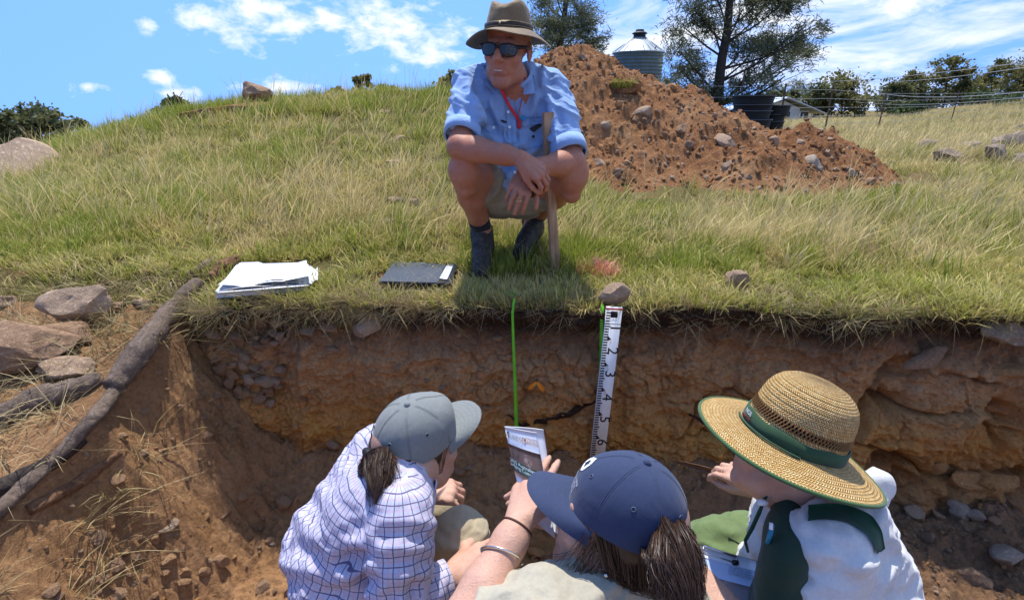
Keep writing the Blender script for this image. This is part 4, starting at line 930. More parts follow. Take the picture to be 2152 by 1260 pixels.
# ------------------------------------------------------------------ the squatting man
def build_man():
    S = SDF((-.34, 1.85, -.0), (.38, 2.72, 1.08), .0040)
    hc = P(1067, 108, 2.02); M = frame((-.30, -.93, -.10), (.05, -.10, 1)); q = add_head(S, hc, M, 1.06)
    nb = P(1082, 182, 2.13); S.cone(q(0, -.025, -.06), nb, .055, .060, .02); S.cone(q(0, .0, -.10), P(1080, 185, 2.13), .030, .040, .03)
    # torso core
    S.cone(P(1030, 215, 2.20), P(1115, 217, 2.22), .085, .085, .04); S.cone(P(1072, 215, 2.22), P(1072, 380, 2.44), .10, .115, .05); S.cone(nb, P(1072, 230, 2.2), .06, .09, .04)
    # his right arm (forearm resting across his knee)
    sR = P(990, 182, 2.14); eR = P(966, 308, 2.0); wR = P(1093, 332, 1.905)
    S.cone(sR, eR, .048, .046, .02); S.path([eR, lerp(eR, wR, .28), lerp(eR, wR, .75), wR], [.046, .047, .036, .029], .02)
    hd = P(1142, 366, 1.90) - wR
    tips = add_hand(S, wR, hd, np.array([.05, -.55, .85]), 1, (.75, .75, .75, .7), (.35, .7), 1.05, .02)
    # his left arm, hand hanging below
    sL = P(1158, 185, 2.18); eL = P(1203, 340, 2.06); wL = P(1112, 356, 1.965)
    S.cone(sL, eL, .048, .046, .02); S.path([eL, lerp(eL, wL, .3), lerp(eL, wL, .8), wL], [.047, .047, .035, .030], .02)
    add_hand(S, wL, P(1086, 412, 1.93) - wL, np.array([-.12, -.95, .35]), -1, (.40, .34, .32, .38), (.55, .25), 1.05, .015)
    # legs
    for (hip, kn, an, toe) in ((P(1046, 402, 2.44), P(976, 358, 2.06), P(1012, 480, 2.40), P(1018, 535, 2.33)), (P(1105, 402, 2.46), P(1203, 368, 2.10), P(1122, 458, 2.60), P(1100, 502, 2.55))):
        S.path([hip, lerp(hip, kn, .5), kn], [.086, .076, .058], .03); S.cone(kn + np.array([0, -.012, .014]), kn + np.array([0, -.020, -.018]), .047, .040, .025); S.cone(kn + np.array([0, -.004, -.035]), kn + np.array([0, .0, -.075]), .042, .038, .02)
        calf = lerp(kn, an, .36) + np.array([0, .030, -.005]); S.path([kn, lerp(kn, an, .45), an], [.056, .046, .036], .03); S.cone(lerp(kn, an, .12) + np.array([0, .03, 0]), calf, .050, .054, .03); S.cone(calf, an, .052, .036, .03)
        S.cone(an, toe, .034, .03, .03)
    man = skin_obj('person', S, MAT['skin_man'], 'squatting man in pale blue work shirt, shorts and oilskin hat on the pit edge', 1, (0.0, 2.45, 0.01))
    # shirt
    C = SDF((-.42, 1.88, .12), (.42, 2.78, 1.0), .0052)
    C.cone(P(1020, 222, 2.19), P(1122, 224, 2.21), .112, .112, .05, flat=(0, 1, 0), fk=.92); C.cone(P(1032, 300, 2.25), P(1112, 302, 2.27), .110, .110, .06); C.cone(P(1042, 375, 2.38), P(1104, 375, 2.40), .112, .112, .06)
    C.cone(P(1056, 385, 2.27), P(1080, 385, 2.27), .055, .055, .06)
    C.cone(P(997, 176, 2.15), P(1150, 178, 2.19), .064, .064, .04); C.cone(P(1040, 168, 2.16), P(1115, 170, 2.18), .066, .066, .04)
    # sleeves, cut at the rolled cuffs
    cR = lerp(sR, eR, .80); cL = lerp(sL, eL, .86)
    C.path([sR, lerp(sR, eR, .45), eR], [.073, .067, .063], .03); C.path([sL, lerp(sL, eL, .45), eL], [.074, .069, .066], .03)
    for (a, b, cc) in ((sR, eR, cR), (sL, eL, cL)): C.cut(cc, b - a, cc - np.array([.11, .14, .16]), cc + (np.array([.10, .11, .11]) if a is sR else np.array([.12, .11, .085])))
    C.cone(q(.0, .02, -.10), P(1078, 188, 2.02), .045, .030, .006, op='sub'); C.cone(nb + np.array([0, 0, .02]), q(0, -.02, -.06), .064, .070, .006, op='sub')
    def fold(V, N):
        d = np.zeros(len(V)); f = np.abs(N[:, 1])
        for (u, v, dd, ax, ln, am) in [(1000, 205, 2.1, (.35, 0, -1), .16, .010), (1128, 205, 2.1, (-.3, 0, -1), .14, .008), (1010, 240, 2.1, (.55, 0, -1), .2, .010), (1148, 200, 2.1, (.2, 0, -1), .16, .009), (1050, 350, 2.2, (.8, 0, -.8), .2, .012), (1090, 350, 2.2, (-.8, 0, -.8), .2, .012), (1065, 300, 2.1, (1, 0, -.25), .25, .008)]:
            c = P(u, v, dd); a = nrm(ax); r = V - c; t = r @ a; pr = r - t[:, None] * a; s = pr[:, 0] * -a[2] + pr[:, 2] * a[0]; d += am * np.cos(s * 105) * np.exp(-(t / ln) ** 2 - (s / .06) ** 2)
        arm = np.minimum(seg_coords(V, sR, eR)[1], seg_coords(V, sL, eL)[1]) < .085
        w = fbm(V[:, 0] * 17 + V[:, 2] * 5, V[:, 2] * 4.2 - V[:, 0] * 3, V[:, 1] * 6, o=3, seed=55); w2 = fbm(V[:, 0] * 5 + V[:, 2] * 9, V[:, 2] * 17 + V[:, 0] * 8, V[:, 1] * 9, o=3, seed=56)
        d += np.where(arm, .0085 * (1 - 2.6 * np.abs(w2)).clip(-.6, 1), .0075 * (1 - 2.6 * np.abs(w)).clip(-.6, 1))
        return d
    sh = cloth_obj('shirt', C, MAT['shirt_blue'], man, 2, ((.0022, 8, 5), (.0014, 24, 6)), fold=fold)
    # rolled cuffs
    band(cR + (sR - eR) * .03, eR - sR, .062, .060, .050, .008).obj('cuff', MAT['shirt_blue'], sh); band(cL + (sL - eL) * .03, eL - sL, .064, .062, .056, .008).obj('cuff', MAT['shirt_blue'], sh)
    # collar wings, placket, pockets, snaps
    def patch(name, pts, mat, par, off=.006, nu=10, nv=8, th=.003):
        """quad patch of four photo corners laid on the shirt front"""
        (a, b, c, d) = pts; u = np.linspace(0, 1, nu); v = np.linspace(0, 1, nv); G_ = np.zeros((nv, nu, 3))
        for i, vv in enumerate(v):
            for j, uu in enumerate(u):
                pu, pv = (1 - vv) * ((1 - uu) * np.array(a) + uu * np.array(b)) + vv * ((1 - uu) * np.array(d) + uu * np.array(c)); G_[i, j] = hit(pu, pv) - nrm(ray(pu, pv)) * off
        return MB().slab(G_, nrm(ray(*a)) * th).obj(name, mat, par)
    cast = caster(sh)
    def hit(u, v): return cast(u, v, .0, 2.1)
    kc = MAT['shirt_blue']
    # collar: two folded wings
    for (pts) in ([(1016, 158), (1040, 168), (1044, 196), (1018, 177)], [(1103, 160), (1122, 158), (1128, 196), (1100, 199)]):
        G_ = np.zeros((5, 6, 3)); a, b, c, d = [np.array(p, float) for p in pts]
        for i in range(5):
            for j in range(6):
                uu, vv = j / 5, i / 4; pq = (1 - vv) * ((1 - uu) * a + uu * b) + vv * ((1 - uu) * d + uu * c); G_[i, j] = P(pq[0], pq[1], 2.035 + .07 * (1 - vv) - .01 * math.sin(uu * 3.14))
        MB().slab(G_, nrm(ray(1070, 180)) * .005).obj('collar', kc, sh)
    nbk = band(nb + np.array([0, -.004, .022]), nrm(q(0, -.02, -.06) - nb), .068, .070, .040, .004); nbk.obj('collar_band', kc, sh)
    pl = [(1066, 214), (1078, 212), (1090, 300), (1080, 380), (1066, 380), (1078, 300)]
    patch('placket', [(1062, 210), (1081, 210), (1087, 300), (1068, 300)], kc, sh, .004); patch('pocket', [(1004, 262), (1058, 272), (1060, 318), (1008, 308)], kc, sh, .004); patch('pocket_flap', [(1004, 256), (1059, 266), (1057, 282), (1030, 279)], kc, sh, .008)
    patch('pocket', [(1090, 268), (1142, 258), (1144, 306), (1092, 314)], kc, sh, .004); patch('pocket_badge', [(1112, 270), (1132, 260), (1141, 262), (1122, 278)], MAT['boot'], sh, .009, 4, 4); patch('shirt_label', [(1053, 251), (1065, 255), (1065, 259), (1053, 255)], MAT['boot'], sh, .009, 4, 3)
    for (u, v) in ((1037, 268), (1071, 267), (1082, 362), (1068, 235), (1121, 287)):
        p = hit(u, v) - nrm(ray(u, v)) * .011; MB().ell = None
        t = np.linspace(0, 2 * np.pi, 15)[:-1]; V = [p + (_X * math.cos(a) + _U * math.sin(a)) * .0062 for a in t] + [p - nrm(ray(u, v)) * .003]; MB().add(V, None, [[14, i, (i + 1) % 14] for i in range(14)]).obj('snap', MAT['snap'] if u != 1121 else MAT['black'], sh)
    # chest embroidery
    for (wid, u, v, size) in ((.058, 1122, 247, .011), (.060, 1121, 255, .004)):
        me = stitch_row(wid, size, int(v)); V = mverts(me); out = []
        for p in V: uu, vv = u + p[0] * 545, v - p[1] * 560 - p[0] * 10; out.append(hit(uu, vv) - nrm(ray(uu, vv)) * .010)
        set_verts(me, np.array(out)); pobj('embroidery', me, MAT['teal_print'], sh)
    t = np.linspace(0, 2 * np.pi, 17)[:-1]; V = [hit(1100 + 5.5 * math.cos(a), 248 + 5.5 * math.sin(a)) - nrm(ray(1100, 248)) * .010 for a in t]; V.append(np.mean(V, 0)); MB().add(V, None, [[16, i, (i + 1) % 16] for i in range(16)]).obj('emblem', MAT['teal_print'], sh)
    # lanyard
    mb = MB()
    for pts in ([(1050, 176), (1056, 194), (1070, 222), (1086, 246), (1091, 258)], [(1103, 164), (1102, 186), (1095, 218), (1089, 244), (1091, 258)]):
        w = [hit(u, v) - nrm(ray(u, v)) * .014 for (u, v) in pts]; w[0] = P(*pts[0], min(2.055, float((w[1] - np.array([0, 0, CAMZ])) @ _F) - .005)); tt = np.linspace(0, len(w) - 1, 22); w = np.array(w); w = np.stack([np.interp(tt, np.arange(len(w)), w[:, i]) for i in range(3)], 1); mb.tube(w, np.tile([[.0018, .0058]], (22, 1)), 8, flat=(0, -1, .1))
    mb.obj('lanyard', MAT['red'], man); p = hit(1091, 262) - nrm(ray(1091, 262)) * .012; MB().box(p, (.016, .008, .030)).obj('lanyard_clip', MAT['red'], man)
    # shorts
    D = SDF((-.36, 2.0, .08), (.38, 2.80, .62), .0055); hp = P(1075, 405, 2.47)
    D.cone(P(1046, 398, 2.46), P(1106, 398, 2.48), .125, .125, .05)
    for (hip, kn, f) in ((P(1046, 404, 2.44), P(976, 358, 2.06), .62), (P(1105, 404, 2.46), P(1203, 368, 2.10), .55)):
        D.path([hip, lerp(hip, kn, f + .1)], [.112, .098], .04); c = lerp(hip, kn, f); D.cut(c, kn - hip, c - .16, c + .16)
    D.cone(P(1058, 425, 2.30), P(1098, 425, 2.32), .055, .055, .06)
    cloth_obj('shorts', D, MAT['khaki'], man, 2, ((.006, 10, 7), (.003, 26, 8)))
    # socks and boots
    for i, (kn, an, toe) in enumerate(((P(976, 358, 2.06), P(1012, 482, 2.40), P(1013, 548, 2.30)), (P(1203, 368, 2.10), P(1122, 458, 2.60), P(1094, 512, 2.52)))):
        ax = kn - an; z0 = .02 if i == 0 else .03
        MB().tube([an - ax * .12, an + ax * .04, an + ax * .16, an + ax * .20], [.047, .047, .0475, .048], 20).obj('sock', MAT['sock'], man)
        Bt = SDF(np.minimum(an, toe) - np.array([.12, .12, .2]), np.maximum(an, toe) + np.array([.12, .14, .06]), .0045); heel = np.array([an[0] + .005, an[1] + .035, an[2] - (.085 if i == 0 else .06)]); tp = np.array([toe[0], toe[1] - .06, z0 + .035])
        Bt.cone(an - ax * .05, heel, .053, .045, .02); Bt.cone(heel, tp, .044, .038, .03); Bt.cone(an + np.array([0, -.03, -.03]), lerp(heel, tp, .7) + np.array([0, 0, .02]), .045, .038, .03); Bt.cut((0, 0, z0 - .004), (0, 0, -1)) if i == 0 else None
        bo = cloth_obj('boot', Bt, MAT['boot'], man, 2, ((.003, 18, 9),))
        sd = nrm(np.cross(tp - heel, [0, 0, 1])); up_ = nrm(np.cross(sd, tp - heel))
        sole = []
        for t_ in np.linspace(-.12, 1.12, 14):
            c = lerp(heel, tp, t_) - up_ * .042; w = .038 * math.sqrt(max(0.05, 1 - (abs(t_ - .5) / .64) ** 4)); sole.append([c - sd * w, c + sd * w])
        MB().slab(np.array(sole), -up_ * .016).obj('sole', MAT['boot_sole'], bo)
        for t_ in (.25, .37, .49, .61):
            c = lerp(an + np.array([0, -.06, .0]), lerp(heel, tp, .62) + up_ * .055, t_ * 1.25 - .2); MB().tube([c - sd * .030 + up_ * -.012, c + up_ * .010 + np.array([0, -.008, 0]), c + sd * .030 - up_ * .012], .0026, 6).obj('lace', MAT['lace'], bo)
    # hat: crown with a pinched top, leather band, wide drooping brim
    hb = q(0, -.004, .066); Mh = frame(M[:, 1] + np.array([0, 0, .04]), (.02, .04, 1)); W = lambda p: hb + np.asarray(p) @ Mh.T
    na = 96; a = np.arange(na) / na * 2 * np.pi; prof = [(.0915, 0), (.0905, .015), (.087, .035), (.082, .058), (.0775, .076), (.070, .088), (.056, .093), (.036, .088), (.018, .084), (.001, .083)]
    V = []
    for (r_, z) in prof:
        dent = .016 * np.exp(-((np.cos(a) * r_) / .03) ** 2) * (z > .08) * (1 - .3 * np.sin(a)); wr = 1 + .022 * fbm(np.cos(a) * 2.2, np.sin(a) * 2.2, np.full(na, z * 30), o=3, seed=12) * sstep(.01, .05, z)
        V.append(np.stack([np.cos(a) * r_ * .93 * wr, np.sin(a) * r_ * 1.1 * wr, z - dent + .006 * np.sin(a * 3) * (z > .08)], -1))
    MB().add(W(np.array(V).reshape(-1, 3)), grid_faces(len(prof), na, True)).obj('hat_crown', MAT['hat_oil'], man)
    def brimz(a, r_): t = max(0.0, (r_ - .09) / .078); return -.020 * t - .030 * t ** 1.5 * np.cos(a) ** 2 + .004 * t * np.sin(a * 5 + 1) - .004 * t * np.sin(a)
    rows = []; rr = np.linspace(.086, .170, 10)
    for r_ in rr: rows.append(np.stack([np.cos(a) * (r_ * .955), np.sin(a) * (r_ * 1.03), brimz(a, r_)], -1))
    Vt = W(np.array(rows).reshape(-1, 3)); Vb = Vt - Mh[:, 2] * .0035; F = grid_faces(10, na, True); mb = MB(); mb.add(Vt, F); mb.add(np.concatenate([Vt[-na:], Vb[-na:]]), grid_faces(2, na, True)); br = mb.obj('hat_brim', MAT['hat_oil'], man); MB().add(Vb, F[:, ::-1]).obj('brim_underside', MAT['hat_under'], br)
    rows = [np.stack([np.cos(a) * (.093 + o) * .955, np.sin(a) * (.093 + o) * 1.1, np.full(na, z) + .0], -1) for z, o in ((.000, .0005), (.0, .003), (.009, .0032), (.016, .002), (.016, -.001))]; hbnd = MB().add(W(np.array(rows).reshape(-1, 3)), grid_faces(5, na, True)).obj('hat_band', MAT['leather'], man)
    for zz in (.0165, .0015):
        pts = np.stack([np.cos(a) * .0965 * .955, np.sin(a) * .0965 * 1.1, np.full(na, zz)], -1); MB().tube(W(np.concatenate([pts, pts[:1]])), .0009, 5, cap=False).obj('band_piping', MAT['brass'], hbnd)
    p = W([.0, .107, .010]); MB().lathe([(.0001, .004), (.004, .003), (.005, 0)], 12, p, np.stack([Mh[:, 0], Mh[:, 2], Mh[:, 1]], 1)).obj('band_stud', MAT['brass'], hbnd)
    # sunglasses
    g = MB(); fr = empty('sunglasses', q(0, .095, .008)); fr.parent = man; fr.matrix_parent_inverse = parent_mat(man).inverted()
    for s in (-1, 1):
        out = [(.007, .013), (.020, .0175), (.040, .018), (.056, .016), (.064, .009), (.0635, -.004), (.058, -.016), (.046, -.0205), (.030, -.0205), (.018, -.015), (.010, -.005)]; oc = np.array(out + out[:1]); tt_ = np.linspace(0, len(out), 45)[:-1]; oc = np.stack([np.interp(tt_, np.arange(len(out) + 1), oc[:, k_]) for k_ in (0, 1)], 1); oc = (np.roll(oc, 1, 0) + 2 * oc + np.roll(oc, -1, 0)) / 4; out = [tuple(o_) for o_ in oc]; zc = .005
        def gp(x, z, o=0.0): return q(s * x, .113 - 4.2 * x * x - .10 * x + o, z + zc)
        V = [gp(x, z, .003) for (x, z) in out]; V.append(gp(.036, -.001, .0045)); n = len(out); MB().add(V, None, [[n, i, (i + 1) % n] for i in range(n)]).obj('lens', MAT['lens'], fr)
        cl = [gp(x, z, .001) for (x, z) in out]; g.tube(np.array(cl + cl[:1]), .0032, 8, cap=False); g.tube([gp(.062, .010, .0), q(s * .082, .055, .016), q(s * .084, -.005, .012)], [.0065, .006, .004], 8)
    g.tube([q(-.009, .114, .012), q(0, .117, .014), q(.009, .114, .012)], .0042, 8); g.obj('frame', MAT['frame_black'], fr)
    # mouth and hair at the temple
    MB().tube([q(-.016, .0905, -.0615), q(0, .0945, -.0625), q(.018, .0905, -.0615)], [.0010, .0020, .0012], 8).obj('teeth', MAT['teeth'], man)
    MB().tube([q(-.022, .089, -.069), q(0, .0955, -.071), q(.022, .089, -.069)], [.001, .0034, .001], 8).obj('lip', MAT['lip'], man)
    # neck cloth flap of the hat behind his cheek
    # ring
    rp = P(1091, 420, 1.915); t = np.linspace(0, 2 * np.pi, 21); MB().tube([rp + np.array([math.cos(x) * .0112, math.sin(x) * .0112, math.sin(x) * .004]) for x in t], .0017, 6, cap=False).obj('ring', MAT['gold'], man)
    # glasses case in the hand
    cs = empty('glasses_case', P(1126, 396, 1.93)); tagp(cs, 'small black glasses case held in the hanging hand of the squatting man', 'case'); B = SDF(P(1126, 396, 1.93) - .08, P(1126, 396, 1.93) + .08, .003); B.cone(P(1115, 404, 1.95), P(1140, 388, 1.95), .020, .016, .01); V, Q = B.arrays(2); pobj('case_body', mesh_np('case_body', V, Q), MAT['frame_black'], cs); MB().tube([P(1108, 400, 1.93), P(1126, 388, 1.925), P(1144, 380, 1.93)], .0022, 6).obj('zip', MAT['lace'], cs)
    return man
man = build_man()
# ------------------------------------------------------------------ the three in the pit
def plaid_mat():
    m = NM('plaid_shirt', .85, .15); w = m.sepxyz(m.attr('weave', 'Vector')); u, v = w[0], w[1]
    def stripe(c, period, width, off=0.0):
        f = m.math('FRACT', m.math('ADD', m.math('DIVIDE', c, period), off)); return m.math('LESS_THAN', m.math('ABSOLUTE', m.math('SUBTRACT', f, .5)), width / period / 2)
    base = m.mix(m.noise(5, 4, .6), (.48, .48, .58), (.56, .55, .62))
    lil = m.math('MAXIMUM', stripe(u, .0180, .0046, .5), stripe(v, .0190, .0046, .5)); base = m.mix(m.math('MULTIPLY', lil, .45), base, (.50, .34, .46))
    sky_ = m.math('MAXIMUM', stripe(u, .0180, .0030, .22), stripe(v, .0190, .0030, .22)); base = m.mix(m.math('MULTIPLY', sky_, .40), base, (.34, .44, .68))
    a, b = stripe(u, .0180, .0021), stripe(v, .0190, .0022)
    dk = m.math('MULTIPLY', m.math('MAXIMUM', m.math('MULTIPLY', a, .88), m.math('MULTIPLY', b, .88)), m.math('LESS_THAN', w[2], .02)); base = m.mix(dk, base, (.095, .072, .165))
    m.set('Base Color', base); m.bump(m.noise(9, 5, .5, dist=1.2), .45, .010); b1 = m.last; m.bump(m.noise(900, 2, .5), .2, .0005, b1); return m.m
MAT['plaid'] = plaid_mat()
MAT['trouser_tan'] = cloth('tan_trousers', (.43, .36, .235), .06, wscale=12)
MAT['cap_grey'] = cloth('grey_cap', (.195, .208, .198), .06, wr=.30, wscale=20, wdist=.006); MAT['cap_grey_seam'] = plain('grey_seam', (.15, .16, .155), .8, .1)
MAT['cap_navy'] = cloth('navy_cap', (.034, .048, .098), .12, wr=.22, wscale=16, wdist=.006); MAT['cap_navy_seam'] = plain('navy_seam', (.075, .095, .16), .8, .1)
MAT['hair_brown'] = hairmat('hair_brown', (.066, .036, .022)); MAT['hair_dark'] = hairmat('hair_dark', (.052, .027, .016))
MAT['shirt_khaki'] = cloth('khaki_shirt', (.40, .365, .275), .08, wr=.5, wscale=14)
MAT['shirt_white'] = cloth('white_shirt', (.60, .59, .565), .05, wr=.4, wscale=12)
MAT['green_dark'] = cloth('bottle_green', (.022, .042, .026), .15, wr=.3); MAT['green'] = cloth('green_drill', (.135, .190, .075), .10, wr=.4, wscale=12); MAT['green_strap'] = cloth('green_strap', (.012, .055, .028), .12, wr=.2)
MAT['green_band'] = cloth('green_band', (.036, .080, .038), .15, wr=.25); MAT['green_trim'] = cloth('green_trim', (.060, .120, .045), .12, wr=.1)
MAT['silver'] = plain('silver', (.70, .68, .62), .25, .1, metal=1.0); MAT['hairtie'] = plain('hairtie', (.09, .035, .022), .7, .2); MAT['thread_white'] = plain('white_thread', (.80, .82, .84), .7, .05)
MAT['beads'] = plain('beads', (.12, .035, .025), .35, .3, 200)
def straw_mat():
    m = NM('woven_straw', .55, .35); w = m.sepxyz(m.attr('weave', 'Vector')); t, r_ = w[0], w[1]
    row = m.math('FLOOR', r_); fr = m.math('FRACT', r_); par = m.math('MULTIPLY', m.math('SUBTRACT', m.math('MODULO', row, 2.0), .5), 2.0)
    ph = m.math('ADD', m.math('ADD', t, m.math('MULTIPLY', m.math('MULTIPLY', fr, par), .95)), m.math('MULTIPLY', row, .37)); f = m.math('FRACT', ph); cell = m.math('FLOOR', ph)
    prof = m.math('MULTIPLY', m.math('SINE', m.math('MULTIPLY', f, 3.14159)), m.math('POWER', m.math('SINE', m.math('MULTIPLY', fr, 3.14159)), .45))
    rnd = m.N.new('ShaderNodeTexWhiteNoise'); rnd.noise_dimensions = '2D'; m.L.new(m.comb(cell, row, 0.0), rnd.inputs[0]); rv = rnd.outputs[0]
    c = m.ramp(rv, [(0, (.66, .39, .120)), (.5, (.80, .51, .180)), (1, (.88, .63, .28))]); c = m.mix(m.ramp(prof, [(.12, (1, 1, 1)), (.42, (0, 0, 0))]), c, (.24, .120, .036))
    m.set('Base Color', c); m.bump(prof, 1.0, .0035); return m.m
MAT['straw'] = straw_mat()

def torso_uv(segs):
    """cloth coordinates (metres) from the nearest limb axis: [(a, b, reference)]"""
    def f(V, N):
        out = np.zeros((len(V), 3)); best = np.full(len(V), 9.0)
        for (a, b, ref, rr) in segs:
            a, b = np.asarray(a, float), np.asarray(b, float); ax = nrm(b - a); e1 = nrm(np.asarray(ref) - ax * (np.asarray(ref) @ ax)); e2 = np.cross(ax, e1); r = V - a; t = r @ ax; L = np.linalg.norm(b - a); d = np.linalg.norm(r - np.clip(t, 0, L)[:, None] * ax, axis=1) - rr
            ang = np.arctan2(r @ e2, r @ e1); m = d < best; gap = np.abs(d - best); best[m] = d[m]; out[m, 0] = (ang * max(rr, .05))[m]; out[m, 1] = t[m]; out[:, 2] = np.where(m, 0, out[:, 2]); out[:, 2] = np.maximum(out[:, 2], np.maximum(gap < .005, np.abs(ang) > 3.08))
        return out
    return f
def locks(path, rads, nl, per, seed, amp=.014, lr=.009, freq=1.6):
    """a tail made of separate wavy locks"""
    r = np.random.default_rng(seed); path = dense_(path, 14); rad = np.interp(np.linspace(0, 1, 14), np.linspace(0, 1, len(rads)), rads); T = np.gradient(path, axis=0); T /= np.linalg.norm(T, axis=1)[:, None]; u = np.cross(T, [.3, .2, 1]); u /= np.linalg.norm(u, axis=1)[:, None]; v = np.cross(T, u); t = np.linspace(0, 1, 14); out = []
    for i in range(nl):
        a = r.uniform(0, 6.28); q = math.sqrt(r.random()); ph = r.uniform(0, 6.28, 2); f = freq * r.uniform(.6, 1.5); am = amp * r.uniform(.3, 1.2); end = int(r.integers(9, 15)); p = path + u * (np.cos(a) * q * rad + am * t * np.sin(f * 6.28 * t + ph[0]))[:, None] + v * (np.sin(a) * q * rad + am * t * np.sin(f * 6.28 * t + ph[1]))[:, None]
        out += strand_bundle(p[:end], np.linspace(lr, lr * r.uniform(.2, .5), end), per, seed * 31 + i, .06, .003)
    return out
def dense_(pts, n):
    pts = np.asarray(pts, float); L = np.concatenate([[0], np.cumsum(np.linalg.norm(np.diff(pts, axis=0), axis=1))]); t = np.linspace(0, L[-1], n); return np.stack([np.interp(t, L, pts[:, i]) for i in range(3)], 1)
def hair_shell(parent, q, M, sc, mat, lo=-.05):
    S = SDF(q(0, 0, 0) - .17, q(0, 0, 0) + .17, .005); S.ell(q(0, -.020, .030), np.array([.083, .101, .082]) * sc, M, .01); S.ell(q(0, -.060, -.020), np.array([.066, .052, .058]) * sc, M, .02)
    S.cut(q(0, .030, 0), M[:, 1]); S.cut(q(0, 0, .062), M[:, 2]); V, Q = S.arrays(2); N = vnormals(V, Q); V = V + N * (.003 * fbm(V[:, 0] * 60, V[:, 1] * 60, V[:, 2] * 25, o=3, seed=5))[:, None]; me = mesh_np('hair_base', V, Q); fattr(me, 'rnd', np.clip(.25 + .25 * fbm(V[:, 0] * 150, V[:, 1] * 150, V[:, 2] * 30, o=2, seed=8), 0, 1)); pobj('hair_base', me, mat, parent)
